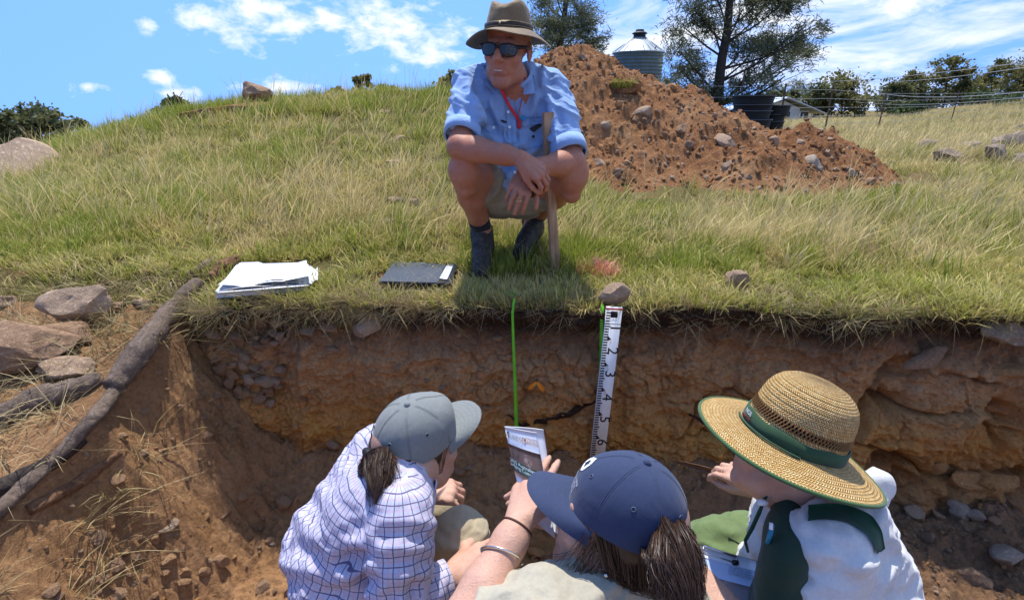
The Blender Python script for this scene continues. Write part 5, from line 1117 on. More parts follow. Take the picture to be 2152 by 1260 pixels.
# ---------------------------------------------- woman in plaid shirt and grey cap
def build_plaid():
    hc = P(878, 942, 1.25); M = frame((.72, .66, -.36), (.0, -.16, 1)); S = SDF((-.60, .62, -.90), (.06, 1.55, .14), .0048)
    q = add_head(S, hc, M, .96); nb = P(846, 1000, 1.20); S.cone(q(0, -.03, -.05), nb, .052, .056, .03)
    sN = P(838, 1098, 1.09); sF = P(800, 945, 1.30); up = P(790, 1065, 1.20); mid = P(745, 1170, 1.26); hip = np.array([-.40, 1.00, -.60])
    S.path([nb, up, mid, hip], [.06, .09, .10, .12], .04); S.cone(sN, sF, .05, .05, .04)
    eN = P(838, 1262, 1.08); wN = P(948, 1212, 1.13); S.cone(sN, eN, .042, .036, .02); S.cone(eN, wN, .036, .026, .02); add_hand(S, wN, P(1010, 1178, 1.16) - wN, np.array([-.1, -.45, .9]), -1, (.5, .55, .6, .6), (.5, .5), .92)
    eF = P(835, 1085, 1.42); wF = P(884, 1036, 1.38); S.cone(sF, eF, .042, .036, .02); S.cone(eF, wF, .036, .026, .02); add_hand(S, wF, P(950, 1030, 1.40) - wF, np.array([.1, -.15, 1.0]), -1, (.75, .85, .9, .9), (.5, .6), .92)
    kN = P(970, 1128, 1.27); hN = np.array([-.36, .92, -.66]); aN = np.array([-.10, 1.05, -.86]); kF = P(915, 1072, 1.52); hF = np.array([-.36, 1.10, -.66]); aF = np.array([-.14, 1.32, -.84])
    for h, k, a in ((hN, kN, aN), (hF, kF, aF)): S.path([h, k, a], [.07, .050, .034], .03)
    for a in (aN, aF): S.cone(a, a + np.array([.12, .04, -.03]), .03, .025, .02)
    w = skin_obj('person', S, MAT['skin_f'], 'crouching person in purple and white plaid shirt wearing a grey cap', 1, (-.35, 1.05, -.90))
    C = SDF((-.70, .50, -.80), (.02, 1.72, .05), .0055)
    C.cone(P(842, 1012, 1.19), P(800, 1075, 1.20), .062, .095, .04); C.cone(up, mid, .112, .128, .06); C.cone(mid, hip, .135, .150, .06); C.cone(P(812, 960, 1.29), P(838, 1085, 1.10), .072, .066, .05)
    C.cone(P(770, 1010, 1.30), P(705, 1130, 1.34), .075, .095, .08); C.cone(P(700, 1150, 1.34), np.array([-.47, 1.10, -.62]), .10, .12, .06)
    C.path([sN, lerp(sN, eN, .5), eN], [.064, .060, .056], .03); C.cone(eN, lerp(eN, wN, .93), .054, .040, .02); C.cone(sF, eF, .06, .05, .03); C.cone(eF, lerp(eF, wF, .96), .05, .036, .02)
    c1 = lerp(eN, wN, .92); C.cut(c1, wN - eN, c1 - .06, c1 + .06); c2 = lerp(eF, wF, .95); C.cut(c2, wF - eF, c2 - .055, c2 + .055); C.cone(nb, q(0, -.02, -.06), .060, .066, .006, op='sub')
    uv = torso_uv([(hip, up, (.3, -1, .2), .13), (sN + (sN - eN) * .15, eN, (-.6, -.8, 0), .06), (eN, wN, (.0, -.5, 1), .047), (eF, wF, (0, -.5, 1), .045)])
    def fold(V, N):
        d = np.zeros(len(V))
        for (u, v, dd, ax, ln, am, fq) in [(700, 1210, 1.2, (1, 0, -.35), .16, .011, 95), (780, 1185, 1.1, (.9, .0, .5), .10, .010, 120), (850, 1150, 1.05, (1, 0, -.1), .07, .008, 130), (890, 1245, 1.05, (.2, 0, 1), .05, .007, 150), (660, 1130, 1.25, (.4, 0, -1), .14, .008, 80), (740, 1120, 1.2, (.5, 0, -1), .14, .006, 100)]:
            c = P(u, v, dd); a = nrm(ax); r = V - c; t = r @ a; s = r @ nrm(np.cross(a, ray(u, v))); z = r @ nrm(ray(u, v)); d += am * np.cos(s * fq) * np.exp(-(t / ln) ** 2 - (s / .07) ** 2 - (z / .15) ** 2)
        return d
    sh = cloth_obj('shirt', C, MAT['plaid'], w, 2, ((.0055, 9, 15), (.0025, 24, 16)), uv, fold)
    for (cc, ax) in ((c1, wN - eN), (c2, wF - eF)):
        me = band(cc - nrm(ax) * .022, ax, .0385, .0365, .052, .004); o = me.obj('cuff', MAT['plaid'], sh); V = mverts(o.data); fattr(o.data, 'weave', torso_uv([(cc - ax, cc + ax, (0, -.5, 1), .045)])(V, None))
    # stand collar
    G_ = np.zeros((6, 30, 3)); ax = nrm(q(0, -.02, -.05) - nb); e1 = nrm(M[:, 1] - ax * (M[:, 1] @ ax)); e2 = np.cross(ax, e1)
    for i in range(6):
        for j in range(30):
            a = .5 + j / 29 * (2 * np.pi - 1.0); h = i / 5; rr = .064 + .016 * (1 - h); G_[i, j] = nb + (e1 * math.cos(a) * 1.08 + e2 * math.sin(a)) * rr + ax * (-.016 + .044 * h)
    mb = MB().slab(G_, .004); o = mb.obj('collar', MAT['plaid'], sh); V = mverts(o.data); fattr(o.data, 'weave', torso_uv([(nb - ax * .05, nb + ax * .1, -e1, .07)])(V, None))
    # trousers
    D = SDF((-.66, .55, -.92), (.08, 1.80, -.20), .006); D.cone(hN, hF, .14, .14, .05); D.cone(hip, lerp(hN, hF, .5), .15, .14, .05)
    D.path([hN, lerp(hN, kN, .55), kN], [.098, .086, .062], .03); D.path([kN, lerp(kN, aN, .5), aN], [.060, .058, .050], .03); D.path([hF, lerp(hF, kF, .55), kF], [.095, .082, .060], .03); D.path([kF, lerp(kF, aF, .5), aF], [.058, .055, .048], .03)
    cloth_obj('trousers', D, MAT['trouser_tan'], w, 2, ((.004, 11, 17), (.0025, 30, 18)))
    for a in (aN, aF):
        Bt = SDF(a - .16, a + .2, .006); Bt.cone(a + np.array([-.03, 0, -.02]), a + np.array([.14, .05, -.03]), .042, .036, .02); Bt.cone(a, a + np.array([0, 0, .04]), .045, .045, .02); V, Q = Bt.arrays(2); pobj('boot', mesh_np('boot', V, Q), MAT['cap_grey_seam'], w)
    cr, cs = cap(w, q(0, -.002, .035), frame(M[:, 1], M[:, 2] - M[:, 1] * .10), (MAT['cap_grey'], MAT['cap_grey'], MAT['cap_grey_seam']), 1.0, .078, .110, True, .016, .020)
    hair_shell(w, q, M, .96, MAT['hair_brown'])
    # pony tail hanging over the collar
    b0 = q(0, -.108, .045); pt = [b0, q(.010, -.140, .020), P(800, 965, 1.12), P(792, 1010, 1.08), P(793, 1062, 1.055)]
    core = MB().tube(np.array(pt), [.014, .016, .018, .014, .004], 10); me = core.mesh('hair_core'); fattr(me, 'rnd', np.full(len(me.vertices), .12)); pobj('hair_core', me, MAT['hair_brown'], w)
    st = locks(pt, [.010, .020, .028, .022, .008], 70, 130, 3, .007, .010); st += strand_bundle([b0, q(-.03, -.13, .01), P(815, 985, 1.12), P(818, 1020, 1.10), P(822, 1048, 1.08)], [.012, .018, .022, .022, .010], 700, 4, .3, .008)
    pobj('ponytail', ribbon_strands(st, .0006, 12, seed=5), MAT['hair_brown'], w)
    # hair under the cap, and loose strands
    r = np.random.default_rng(9); gs = []
    for i in range(420):
        s = 1 if r.random() < .5 else -1; f = r.random(); a = q(s * (.070 + .008 * r.random()), .045 - .12 * f, .04 - .01 * r.random()); b = q(s * (.079 + .004 * r.random()), .02 - .10 * f, -.01 - .02 * r.random()); c = q(s * (.06 - .03 * r.random()), -.085 - .02 * r.random(), -.015 - .045 * r.random()); gs.append([a, b, lerp(b, c, .6) + (M @ np.array([s * .006, -.01, 0])), c])
    for i in range(160): a_ = r.uniform(-1.2, 1.2); gs.append([q(math.sin(a_) * .078, -.015 - math.cos(a_) * .098, .04), q(math.sin(a_) * .076, -.015 - math.cos(a_) * .1, .0), q(math.sin(a_) * .04, -.10, -.03), b0 - np.array([0, 0, .03])])
    for i in range(60): s_ = r.uniform(.0, 1.0); a = q(-.070, .055, .01 - .03 * s_); gs.append([a, a + M @ np.array([-.004, .018, -.03]), a + M @ np.array([.0, .035 + .03 * s_, -.05 - .02 * s_])])
    A0 = cs(np.pi * 1.10, .60, .003)
    for i in range(18):
        o_ = r.normal(0, .012); gs.append([cs(np.pi * (1.40 + o_), .04, .003), cs(np.pi * (1.30 + o_), .35, .004), cs(np.pi * (1.22 + o_), .62, .005), cs(np.pi * (1.12 + o_), .85, .004), cs(np.pi * (.9 + o_ * 3), .95, .004)][:r.integers(3, 6)])
    pobj('hair', ribbon_strands(gs, .00045, 10, seed=6), MAT['hair_brown'], w)
    # dark scrunchie
    MB().lathe([(.018, -.012), (.028, -.007), (.031, 0), (.028, .007), (.018, .012)], 18, q(.0, -.118, .042), frame((1, 0, 0), q(0, -.15, .03) - q(0, -.1, .045))).obj('hair_tie', MAT['black'], w)
    return w
plaid = build_plaid()

# ---------------------------------------------- woman in navy cap holding the booklet
def build_navy():
    hc = P(1296, 1108, .93); M = frame((-.92, .32, .06), (.27, .0, 1)); S = SDF((-.28, .15, -.70), (.48, 1.12, .16), .0043)
    q = add_head(S, hc, M, .98, ears=False); nb = P(1306, 1170, .975); S.cone(q(0, -.03, -.06), nb, .052, .056, .03); S.cone(q(0, .01, -.09), nb + np.array([-.03, .03, 0]), .035, .045, .03)
    sL = P(1135, 1300, .87); sR = P(1425, 1285, 1.02); S.cone(sL, sR, .03, .03, .04); S.cone(nb, nb + np.array([.02, -.02, -.40]), .05, .10, .05)
    eL = P(985, 1300, .88); wL = P(1092, 1098, .985); S.cone(sL, eL, .042, .040, .02); S.path([eL, lerp(eL, wL, .3), lerp(eL, wL, .8), wL], [.040, .040, .030, .0255], .02)
    tip = P(1122, 1000, 1.06); add_hand(S, wL, tip - wL, np.array([-.45, -.75, .35]), 1, (.12, .16, .20, .25), (.75, .25), .92, .05)
    eR = P(1330, 1230, 1.12); wR = P(1196, 1105, 1.12); S.cone(sR, eR, .042, .036, .02); S.path([eR, wR], [.036, .026], .02); add_hand(S, wR, P(1130, 1040, 1.13) - wR, np.array([.2, .3, .9]), -1, (.5, .5, .5, .5), (.6, .3), .92)
    # folded legs
    for x in (-.02, .30): S.path([np.array([x + .05, .22, -.62]), np.array([x, .62, -.60]), np.array([x + .04, .25, -.72])], [.08, .06, .045], .03)
    S.cone(np.array([.02, .20, -.55]), np.array([.30, .22, -.55]), .12, .12, .05)
    w = skin_obj('person', S, MAT['skin_f'], 'person in navy cap and khaki shirt holding up a booklet', 1, (.18, .45, -.75))
    C = SDF((-.32, .05, -.74), (.55, .95, -.02), .0055); C.cone(sL, sR, .070, .070, .05); C.cone(lerp(sL, sR, .3), lerp(sL, sR, .75), .085, .085, .05); C.cone(nb + np.array([0, -.005, -.012]), nb + np.array([.02, -.03, -.40]), .078, .17, .06); C.cone(lerp(sL, nb, .75), lerp(sR, nb, .75), .06, .06, .04); C.cone(np.array([.05, .22, -.45]), np.array([.28, .24, -.45]), .14, .14, .06)
    c1 = lerp(sL, eL, .86); C.cone(sL, lerp(sL, eL, .95), .064, .060, .04); C.cut(c1, eL - sL, c1 - .08, c1 + .08); C.path([sR, eR], [.062, .05], .03); C.cone(nb + np.array([0, 0, .022]), q(0, -.02, -.06), .060, .070, .006, op='sub')
    sh = cloth_obj('shirt', C, MAT['shirt_khaki'], w, 2, ((.008, 9, 25), (.003, 26, 26)))
    # collar: folded band with rows of stitching round the back of the neck
    def ring(h0, r0, h1, r1, a0, a1, name, th=.004):
        G_ = np.zeros((7, 40, 3)); ax = nrm(q(0, -.02, -.05) - nb); e1 = nrm(M[:, 1] - ax * (M[:, 1] @ ax)); e2 = np.cross(ax, e1)
        for i in range(7):
            for j in range(40):
                a = a0 + j / 39 * (a1 - a0); t = i / 6; rr = r0 + (r1 - r0) * t + .004 * math.sin(t * 3.14) + .003 * math.sin(a * 5); h = h0 + (h1 - h0) * t; G_[i, j] = nb + (e1 * math.cos(a) * 1.06 + e2 * math.sin(a)) * rr + ax * h
        o = MB().slab(G_, th).obj(name, MAT['shirt_khaki'], sh); return o, G_
    ring(-.01, .064, .030, .068, .5, 5.8, 'collar_band'); o, G_ = ring(.034, .070, -.020, .104, .55, 5.75, 'collar', .005)
    for i in (1, 4, 5): MB().tube(G_[i][1:-1] + nrm(G_[3, 20] - nb) * .005 * 0 + np.array([0, -.0005, .0016]), .0007, 5).obj('stitch_line', MAT['trouser_tan'], o)
    t_ = np.linspace(0, 1, 14); yk = np.array([lerp(P(1105, 1246, .77), P(1360, 1250, .80), t) + np.array([0, 0, .01 * math.sin(t * 3.1)]) for t in t_])
    D = SDF((-.20, -.02, -.95), (.55, .85, -.35), .008)
    for x in (-.02, .30): D.path([np.array([x + .05, .20, -.62]), np.array([x, .62, -.60]), np.array([x + .04, .22, -.75])], [.105, .078, .065], .03)
    D.cone(np.array([.02, .20, -.58]), np.array([.30, .22, -.58]), .14, .14, .05); cloth_obj('trousers', D, MAT['khaki'], w, 2)
    cr, cs = cap(w, q(0, -.004, .030), frame(M[:, 1], M[:, 2]), (MAT['cap_navy'], MAT['cap_navy'], MAT['cap_navy_seam']), .985, .080, .118, True, .006, .024, .085, .102)
    # printed logo and three lines of lettering on the front panel
    def on_crown(me, a0, h0, name):
        V = mverts(me); out = cs(np.pi / 2 + a0 + V[:, 0] / .085, h0 + V[:, 1] / .118, .0012); set_verts(me, out); pobj(name, me, MAT['thread_white'], cr)
    for k, (wd, h) in enumerate(((.062, .335), (.055, .255), (.058, .175))): on_crown(stitch_row(wd, .0085, k + 3), .02, h, 'cap_lettering')
    hx = np.array([[math.sin(a) * .017, math.cos(a) * .019, 0] for a in np.arange(6) * np.pi / 3]); inn = hx * .45
    V = np.concatenate([hx, inn * 1.0]); F = []
    for i in range(6): F.append([i, (i + 1) % 6, 6 + (i + 1) % 6, 6 + i])
    sub = MB(); 
    for i in range(6):
        a, b, c, d = hx[i], hx[(i + 1) % 6], inn[(i + 1) % 6], inn[i]; g = np.array([[lerp(lerp(a, b, .04), lerp(a, b, .96), u) * (1 - v) + lerp(lerp(d, c, .08), lerp(d, c, .92), u) * v for u in np.linspace(0, 1, 6)] for v in np.linspace(0, .92, 5)]); sub.sheet(g)
    on_crown(sub.mesh('logo', False), .02, .56, 'cap_logo')
    hair_shell(w, q, M, .98, MAT['hair_dark'])
    # hair: gathered behind into a long tail over the shoulder
    b0 = q(.015, -.105, .010); pt = [b0, P(1408, 1120, .84), P(1432, 1180, .80), P(1440, 1235, .79), P(1445, 1300, .78)]
    me = MB().tube(np.array(pt), [.014, .016, .018, .016, .01], 10).mesh('hair_core'); fattr(me, 'rnd', np.full(len(me.vertices), .10)); pobj('hair_core', me, MAT['hair_dark'], w)
    st = locks(pt, [.010, .022, .030, .030, .018], 80, 130, 13, .011, .010); st += locks([b0, P(1365, 1150, .86), P(1372, 1185, .82), P(1400, 1200, .80)], [.010, .018, .016, .008], 10, 90, 15, .02); st += strand_bundle([b0, P(1395, 1125, .82), P(1392, 1175, .79), P(1405, 1230, .78), P(1415, 1290, .77)], [.012, .016, .018, .018, .012], 700, 14, .35, .010)
    pobj('ponytail', ribbon_strands(st, .0006, 12, seed=15), MAT['hair_dark'], w)
    r = np.random.default_rng(19); gs = []
    for i in range(420):
        s = 1 if r.random() < .35 else -1; f = r.random(); a = q(s * (.074 + .006 * r.random()), .040 - .11 * f, .035); b = q(s * (.082 + .004 * r.random()), .0 - .09 * f, -.015 - .03 * r.random()); c = q(s * .05 * r.random() + .01, -.092 - .015 * r.random(), -.01 - .05 * r.random()); gs.append([a, b, lerp(b, c, .55) + M @ np.array([s * .008, -.012, 0]), c])
    for i in range(240): a_ = r.uniform(-1.3, 1.3); gs.append([q(math.sin(a_) * .080, -.015 - math.cos(a_) * .1, .035), q(math.sin(a_) * .078, -.015 - math.cos(a_) * .102, -.01), q(math.sin(a_) * .04, -.105, -.03), b0])
    for i in range(90):
        s_ = r.random(); z_ = r.random(); a = q(-.072 - .006 * r.random(), .055 - .05 * s_, .02); b = a + M @ np.array([-.006 * r.random(), .012 * r.normal(), -.05]); c = b + M @ np.array([.004 * r.normal(), .02 * r.normal() + .012, -.04 - .02 * z_]); gs.append([a, b, c, c + M @ np.array([.008 * r.normal(), -.02 * r.random(), -.018 * r.random()])])
    pobj('hair', ribbon_strands(gs, .00045, 11, seed=16), MAT['hair_dark'], w)
    # bracelet, hair tie on the wrist, ear stud
    ax = wL - eL; c = lerp(eL, wL, .62); rr = .0345; u_ = nrm(np.cross(ax, (0, 0, 1))); v_ = nrm(np.cross(ax, u_)); t = np.linspace(.35, 2 * np.pi - .35, 36); tl = nrm(ax) * .30
    MB().tube([c + (u_ * math.cos(x) + v_ * math.sin(x)) * (rr + .003) + tl * .03 * math.cos(x) for x in t], np.tile([[.0016, .0034]], (36, 1)), 8).obj('bangle', MAT['silver'], w)
    c = lerp(eL, wL, .95); t = np.linspace(0, 2 * np.pi, 31); MB().tube([c + (u_ * math.cos(x) + v_ * math.sin(x)) * .0290 for x in t], .0026, 6, cap=False).obj('wrist_tie', MAT['hairtie'], w)
    p = q(-.086, -.004, -.030); MB().lathe([(.0001, .003), (.003, .002), (.004, 0), (.003, -.002), (.0001, -.003)], 10, p).obj('earring', MAT['silver'], w)
    return w
navy = build_navy()

# ---------------------------------------------- woman in the straw hat with the trowel
def build_straw():
    hn = nrm((.29, .01, .955)); hb = P(1664, 918, 1.06); Mh = frame((-.86, .50, 0), hn); M = frame((-.82, .50, -.12), (.16, .06, 1)); hc = hb - Mh[:, 2] * .040 + Mh[:, 1] * .004
    S = SDF((.20, .45, -.90), (.90, 1.55, .10), .0048); q = add_head(S, hc, M, .84, ears=False); nb = P(1716, 1066, 1.09); S.cone(q(0, -.03, -.05), nb, .052, .056, .03); S.cone(q(0, .0, -.09), nb + np.array([-.03, .02, .0]), .04, .048, .03)
    sN = P(1742, 1165, 1.00); sF = P(1660, 1075, 1.24); S.cone(sN, sF, .05, .05, .04); hip = np.array([.70, .88, -.60]); S.path([nb, lerp(nb, hip, .5), hip], [.06, .11, .13], .05)
    eN = P(1700, 1330, 1.00); wN = P(1540, 1290, 1.02); S.cone(sN, eN, .042, .036, .02); S.cone(eN, wN, .036, .026, .02); add_hand(S, wN, P(1480, 1235, 1.05) - wN, np.array([0, -.3, .9]), 1, (.5, .5, .5, .5), (.5, .4), .92)
    eF = P(1690, 1120, 1.30); wF = P(1604, 1030, 1.37); S.cone(sF, eF, .042, .038, .02); S.path([eF, lerp(eF, wF, .35), wF], [.038, .038, .026], .02); add_hand(S, wF, P(1545, 990, 1.41) - wF, np.array([.25, -.50, .85]), -1, (.62, .78, .85, .9), (.30, .8), .94, .02)
    kn = [(np.array([.66, .85, -.66]), P(1510, 1160, 1.30), np.array([.52, .95, -.85])), (np.array([.74, 1.0, -.66]), P(1560, 1140, 1.52), np.array([.62, 1.25, -.85]))]
    for h, k, a in kn: S.path([h, k, a], [.08, .055, .035], .03)
    w = skin_obj('person', S, MAT['skin_f'], 'person in wide straw hat, white shirt and green overalls scraping the face with a trowel', 1, (.66, 1.0, -.90))
    C = SDF((.30, .42, -.80), (1.02, 1.45, .02), .0058); C.cone(sN, sF, .075, .070, .05); C.cone(nb + np.array([0, 0, -.05]), lerp(nb, hip, .5), .095, .14, .06); C.cone(lerp(nb, hip, .5), hip, .145, .155, .06)
    C.path([sN, lerp(sN, eN, .5), eN], [.074, .074, .064], .04); C.cone(eN, lerp(eN, wN, .5), .07, .055, .03); C.path([sF, lerp(sF, eF, .3)], [.060, .045], .03); C.cone(P(1800, 1050, 1.13), P(1838, 1020, 1.14), .035, .030, .03); C.cone(P(1780, 1090, 1.06), P(1800, 1250, 1.08), .08, .11, .05); C.cone(nb, q(0, -.02, -.05), .060, .068, .006, op='sub')
    def fold(V, N):
        w_ = fbm(V[:, 0] * 6 + V[:, 2] * 8, V[:, 2] * 13 - V[:, 0] * 6, V[:, 1] * 7, o=3, seed=57); return .011 * (1 - 2.6 * np.abs(w_)).clip(-.7, 1)
    sh = cloth_obj('shirt', C, MAT['shirt_white'], w, 2, ((.004, 7, 35), (.002, 22, 36)), fold=fold)
    # shirt collar at the nape
    G_ = np.zeros((5, 26, 3)); ax = nrm(q(0, -.02, -.05) - nb); e1 = nrm(M[:, 1] - ax * (M[:, 1] @ ax)); e2 = np.cross(ax, e1)
    for i in range(5):
        for j in range(26): a = .7 + j / 25 * 4.9; G_[i, j] = nb + (e1 * math.cos(a) * 1.05 + e2 * math.sin(a)) * (.070 + .020 * (1 - i / 4)) + ax * (-.012 + .040 * i / 4)
    MB().slab(G_, .004).obj('collar', MAT['shirt_white'], sh)
    # overalls: bib in front, wide strap over the near shoulder, trousers
    D = SDF((.20, .40, -.92), (1.0, 1.70, -.15), .006); D.cone(hip, hip + np.array([0, .05, -.05]), .17, .16, .05)
    for h, k, a in kn: D.path([h, lerp(h, k, .55), k], [.115, .105, .078], .03); D.path([k, lerp(k, a, .5), a], [.074, .066, .055], .03)
    tr = cloth_obj('trousers', D, MAT['green'], w, 2, ((.006, 9, 37), (.003, 24, 38)))
    B = SDF((.30, .55, -.85), (.90, 1.35, .0), .0055)
    fl = nrm(M[:, 1]); B.cone(P(1650, 1050, 1.07), P(1642, 1180, 1.0), .030, .045, .03, flat=fl, fk=.6); B.cone(P(1660, 1075, 1.07), P(1652, 1180, 1.00), .040, .052, .03, flat=fl, fk=.6); B.cone(P(1652, 1180, 1.00), P(1632, 1290, 1.00), .054, .075, .03, flat=fl, fk=.7); B.cone(P(1640, 1120, 1.06), P(1622, 1290, 1.06), .040, .06, .03, flat=fl, fk=.7)
    bb = cloth_obj('bib', B, MAT['green_dark'], w, 2, ((.004, 12, 39),))
    cast = caster(sh)
    drape('strap', cast, [(1700, 1062), (1745, 1058), (1795, 1066), (1835, 1085), (1850, 1110), (1856, 1150)], [(1696, 1096), (1740, 1092), (1785, 1100), (1815, 1118), (1832, 1140), (1840, 1165)], MAT['green_strap'], bb, .006)
    # open collar facing of the bib below the chin, pen in the pocket
    G_ = np.array([[P(1632, 1022, 1.10), P(1652, 1008, 1.09), P(1672, 1040, 1.06)], [P(1628, 1060, 1.08), P(1660, 1060, 1.05), P(1690, 1092, 1.00)], [P(1625, 1110, 1.05), P(1655, 1112, 1.01), P(1690, 1108, .98)]]); MB().slab(G_, nrm(ray(1650, 1060)) * .006).obj('bib_facing', MAT['green_dark'], bb)
    MAT['pen_blue'] = plain('pen_blue', (.02, .20, .34), .3, .05); pen = MB().tube([P(1623, 1102, .985), P(1619, 1120, .985), P(1613, 1140, .99)], [.0042, .0048, .0044], 10); pen.obj('pen', MAT['pen_blue'], bb); MB().tube([P(1621, 1098, .98), P(1620, 1112, .975)], .0035, 8).obj('pen_clip', MAT['white'], bb)
    # pocket flap on the thigh
    ct = caster(tr); MB().tube(np.array([ct(u_, v_, .001, 1.2) for u_, v_ in smooth_line([(1530, 1128), (1556, 1142), (1580, 1165), (1596, 1190)], 14)]), .0012, 5).obj('pocket_seam', MAT['green_dark'], tr)
    # straw hat
    W = lambda p: hb + np.asarray(p) @ Mh.T * .93; na = 180; a = np.arange(na) / na * 2 * np.pi
    cp = [(.0965, .000), (.0960, .018), (.0945, .034), (.0940, .040)]; op = (.040, .058); cp2 = [(.0920, .058), (.0900, .076), (.0865, .094), (.080, .110), (.069, .124), (.054, .134), (.037, .1395), (.018, .1415), (.0005, .142)]
    def rows_to(name, prof, rows_per_m=150, tn=110, r0=0.0, th=.003, inner=True, parent=w, wob=0.0):
        L = np.concatenate([[0], np.cumsum(np.hypot(np.diff([p[0] for p in prof]), np.diff([p[1] for p in prof])))]); fine = np.linspace(0, L[-1], max(4, int(L[-1] / .004))); pr = np.stack([np.interp(fine, L, [p[0] for p in prof]), np.interp(fine, L, [p[1] for p in prof])], 1); V = []; UVv = []
        for (rr, z), l in zip(pr, fine):
            zz = z + wob * rr ** 2 * (np.sin(2 * a + .6) * .5 + .35 * np.sin(3 * a + 2)); k_ = 1 + .10 * sstep(.13, .05, np.full(na, rr)) * 0 
            V.append(np.stack([np.cos(a) * rr * .93, np.sin(a) * rr * 1.07, zz], -1)); UVv.append(np.stack([a / (2 * np.pi) * tn, np.full(na, (l + r0) * rows_per_m), np.zeros(na)], -1))
        V = np.array(V); UVv = np.array(UVv); V = np.concatenate([V, V[:, :1]], 1); u2 = UVv[:, :1].copy(); u2[..., 0] = tn; UVv = np.concatenate([UVv, u2], 1); nr_ = len(V); mb = MB(); mb.add(W(V.reshape(-1, 3)), grid_faces(nr_, na + 1)); mb.add(W(V.reshape(-1, 3)) - Mh[:, 2] * th, grid_faces(nr_, na + 1)[:, ::-1]); me = mb.mesh(name); fattr(me, 'weave', np.concatenate([UVv.reshape(-1, 3)] * 2)); return pobj(name, me, MAT['straw'], parent)
    rows_to('hat_crown_base', cp, th=.002); rows_to('hat_crown', cp2, r0=.06, th=.002)
    # open lattice round the crown: crossed straws
    lat = MB(); n = 84
    for i in range(n):
        for s in (-1, 1):
            a0 = 2 * np.pi * i / n; a1 = a0 + s * 2 * np.pi / n * 1.5; pts = [np.array([math.cos(lerp(a0, a1, t)) * (lerp(.0942, .0918, t) + s * .0008) * .93, math.sin(lerp(a0, a1, t)) * (lerp(.0942, .0918, t) + s * .0008) * 1.07, lerp(.0385, .0590, t)]) for t in (0, .33, .66, 1)]; lat.tube(W(np.array(pts)), .0013, 5, cap=False)
    me = lat.mesh('hat_lattice'); fattr(me, 'weave', np.random.default_rng(2).uniform(0, 30, (len(me.vertices), 3)) * 0 + np.array([.5, .5, 0])); pobj('hat_lattice', me, MAT['straw'], w)
    MB().lathe([(.0895 * .97, .034), (.0885 * .97, .062)], 48, (0, 0, 0)); ln = MB().lathe([(.084, .030), (.082, .066)], 60); V = ln.V[0] * np.array([.93, 1.07, 1]); MB().add(W(V), ln.F4[0]).obj('lattice_backing', MAT['black'], w)  # black ring set behind the lattice openings
    bp = [(.094, .002), (.106, .000), (.122, -.004), (.143, -.010), (.164, -.017), (.181, -.022)]
    br = rows_to('hat_brim', bp, 150, 190, .2, .004, wob=.28)
    rim = [(np.cos(x) * 0.182 * .93, np.sin(x) * 0.182 * 1.07, -.0245 + .28 * 0.182 ** 2 * (math.sin(2 * x + .6) * .5 + .35 * math.sin(3 * x + 2))) for x in np.linspace(0, 2 * np.pi, 121)]; MB().tube(W(np.array(rim)), np.tile([[.0040, .0036]], (121, 1)), 8, cap=False).obj('brim_trim', MAT['green_trim'], br)
    rows = [np.stack([np.cos(a) * (.0975 + o) * .93, np.sin(a) * (.0975 + o) * 1.07, np.full(na, z) + .002 * np.sin(a * 7)], -1) for z, o in ((.002, .001), (.003, .004), (.016, .0035), (.031, .0020), (.032, -.001))]; bd = MB().add(W(np.array(rows).reshape(-1, 3)), grid_faces(5, na, True)).obj('hat_band', MAT['green_band'], w)
    # patch with stitched lettering on the band front
    def on_band(me, a0, z0, mat, name, off):
        V = mverts(me); aa = a0 + V[:, 0] / .1; zz = z0 + V[:, 1]; rr = .1025 + off; set_verts(me, W(np.stack([np.cos(aa) * rr * .93, np.sin(aa) * rr * 1.07, zz], -1))); pobj(name, me, mat, bd)
    on_band(text_mesh('NGS', .0135), np.pi / 2 + .45, .0235, MAT['thread_white'], 'band_lettering', .0012); on_band(stitch_row(.026, .008, 9), np.pi / 2 + .45, .0125, MAT['red'], 'band_lettering', .0012)
    t = np.linspace(.55, 1.05, 24) * np.pi; MB().tube(W(np.stack([np.cos(t) * .108 * .93, np.sin(t) * .108 * 1.07, np.full(24, .0035)], -1)), .0024, 6).obj('hat_cord', MAT['green_band'], bd)
    # chin cord with toggle
    cd = [(1650, 978, 1.03), (1632, 1012, 1.04), (1607, 1048, 1.05), (1596, 1075, 1.06), (1580, 1110, 1.08), (1566, 1135, 1.10), (1572, 1158, 1.12)]; MB().tube(np.array([P(*x) for x in cd]), [.0022, .0022, .0024, .004, .0042, .0035, .003], 8).obj('chin_cord', MAT['green_strap'], w)
    MB().tube(np.array([P(*x) for x in [(1610, 990, 1.14), (1607, 1020, 1.10), (1606, 1048, 1.05)]]), .0022, 8).obj('chin_cord', MAT['green_strap'], w)
    MB().tube([P(1592, 1054, 1.045), P(1600, 1055, 1.043), P(1612, 1056, 1.045)], [.0055, .0065, .0055], 10).obj('cord_toggle', MAT['white'], w)
    # bead necklace
    t = np.linspace(0, 1, 34); nk = np.array([lerp(lerp(P(1664, 1045, 1.065), P(1695, 1035, 1.03), x), lerp(P(1695, 1035, 1.03), P(1735, 1000, 1.04), x), x) for x in t]); mb = MB()
    for p in nk[::2]: mb.lathe([(.0001, .002), (.0022, .001), (.0022, -.001), (.0001, -.002)], 7, p)
    mb.obj('necklace', MAT['beads'], w)
    # hair tucked at the nape
    r = np.random.default_rng(29); gs = []
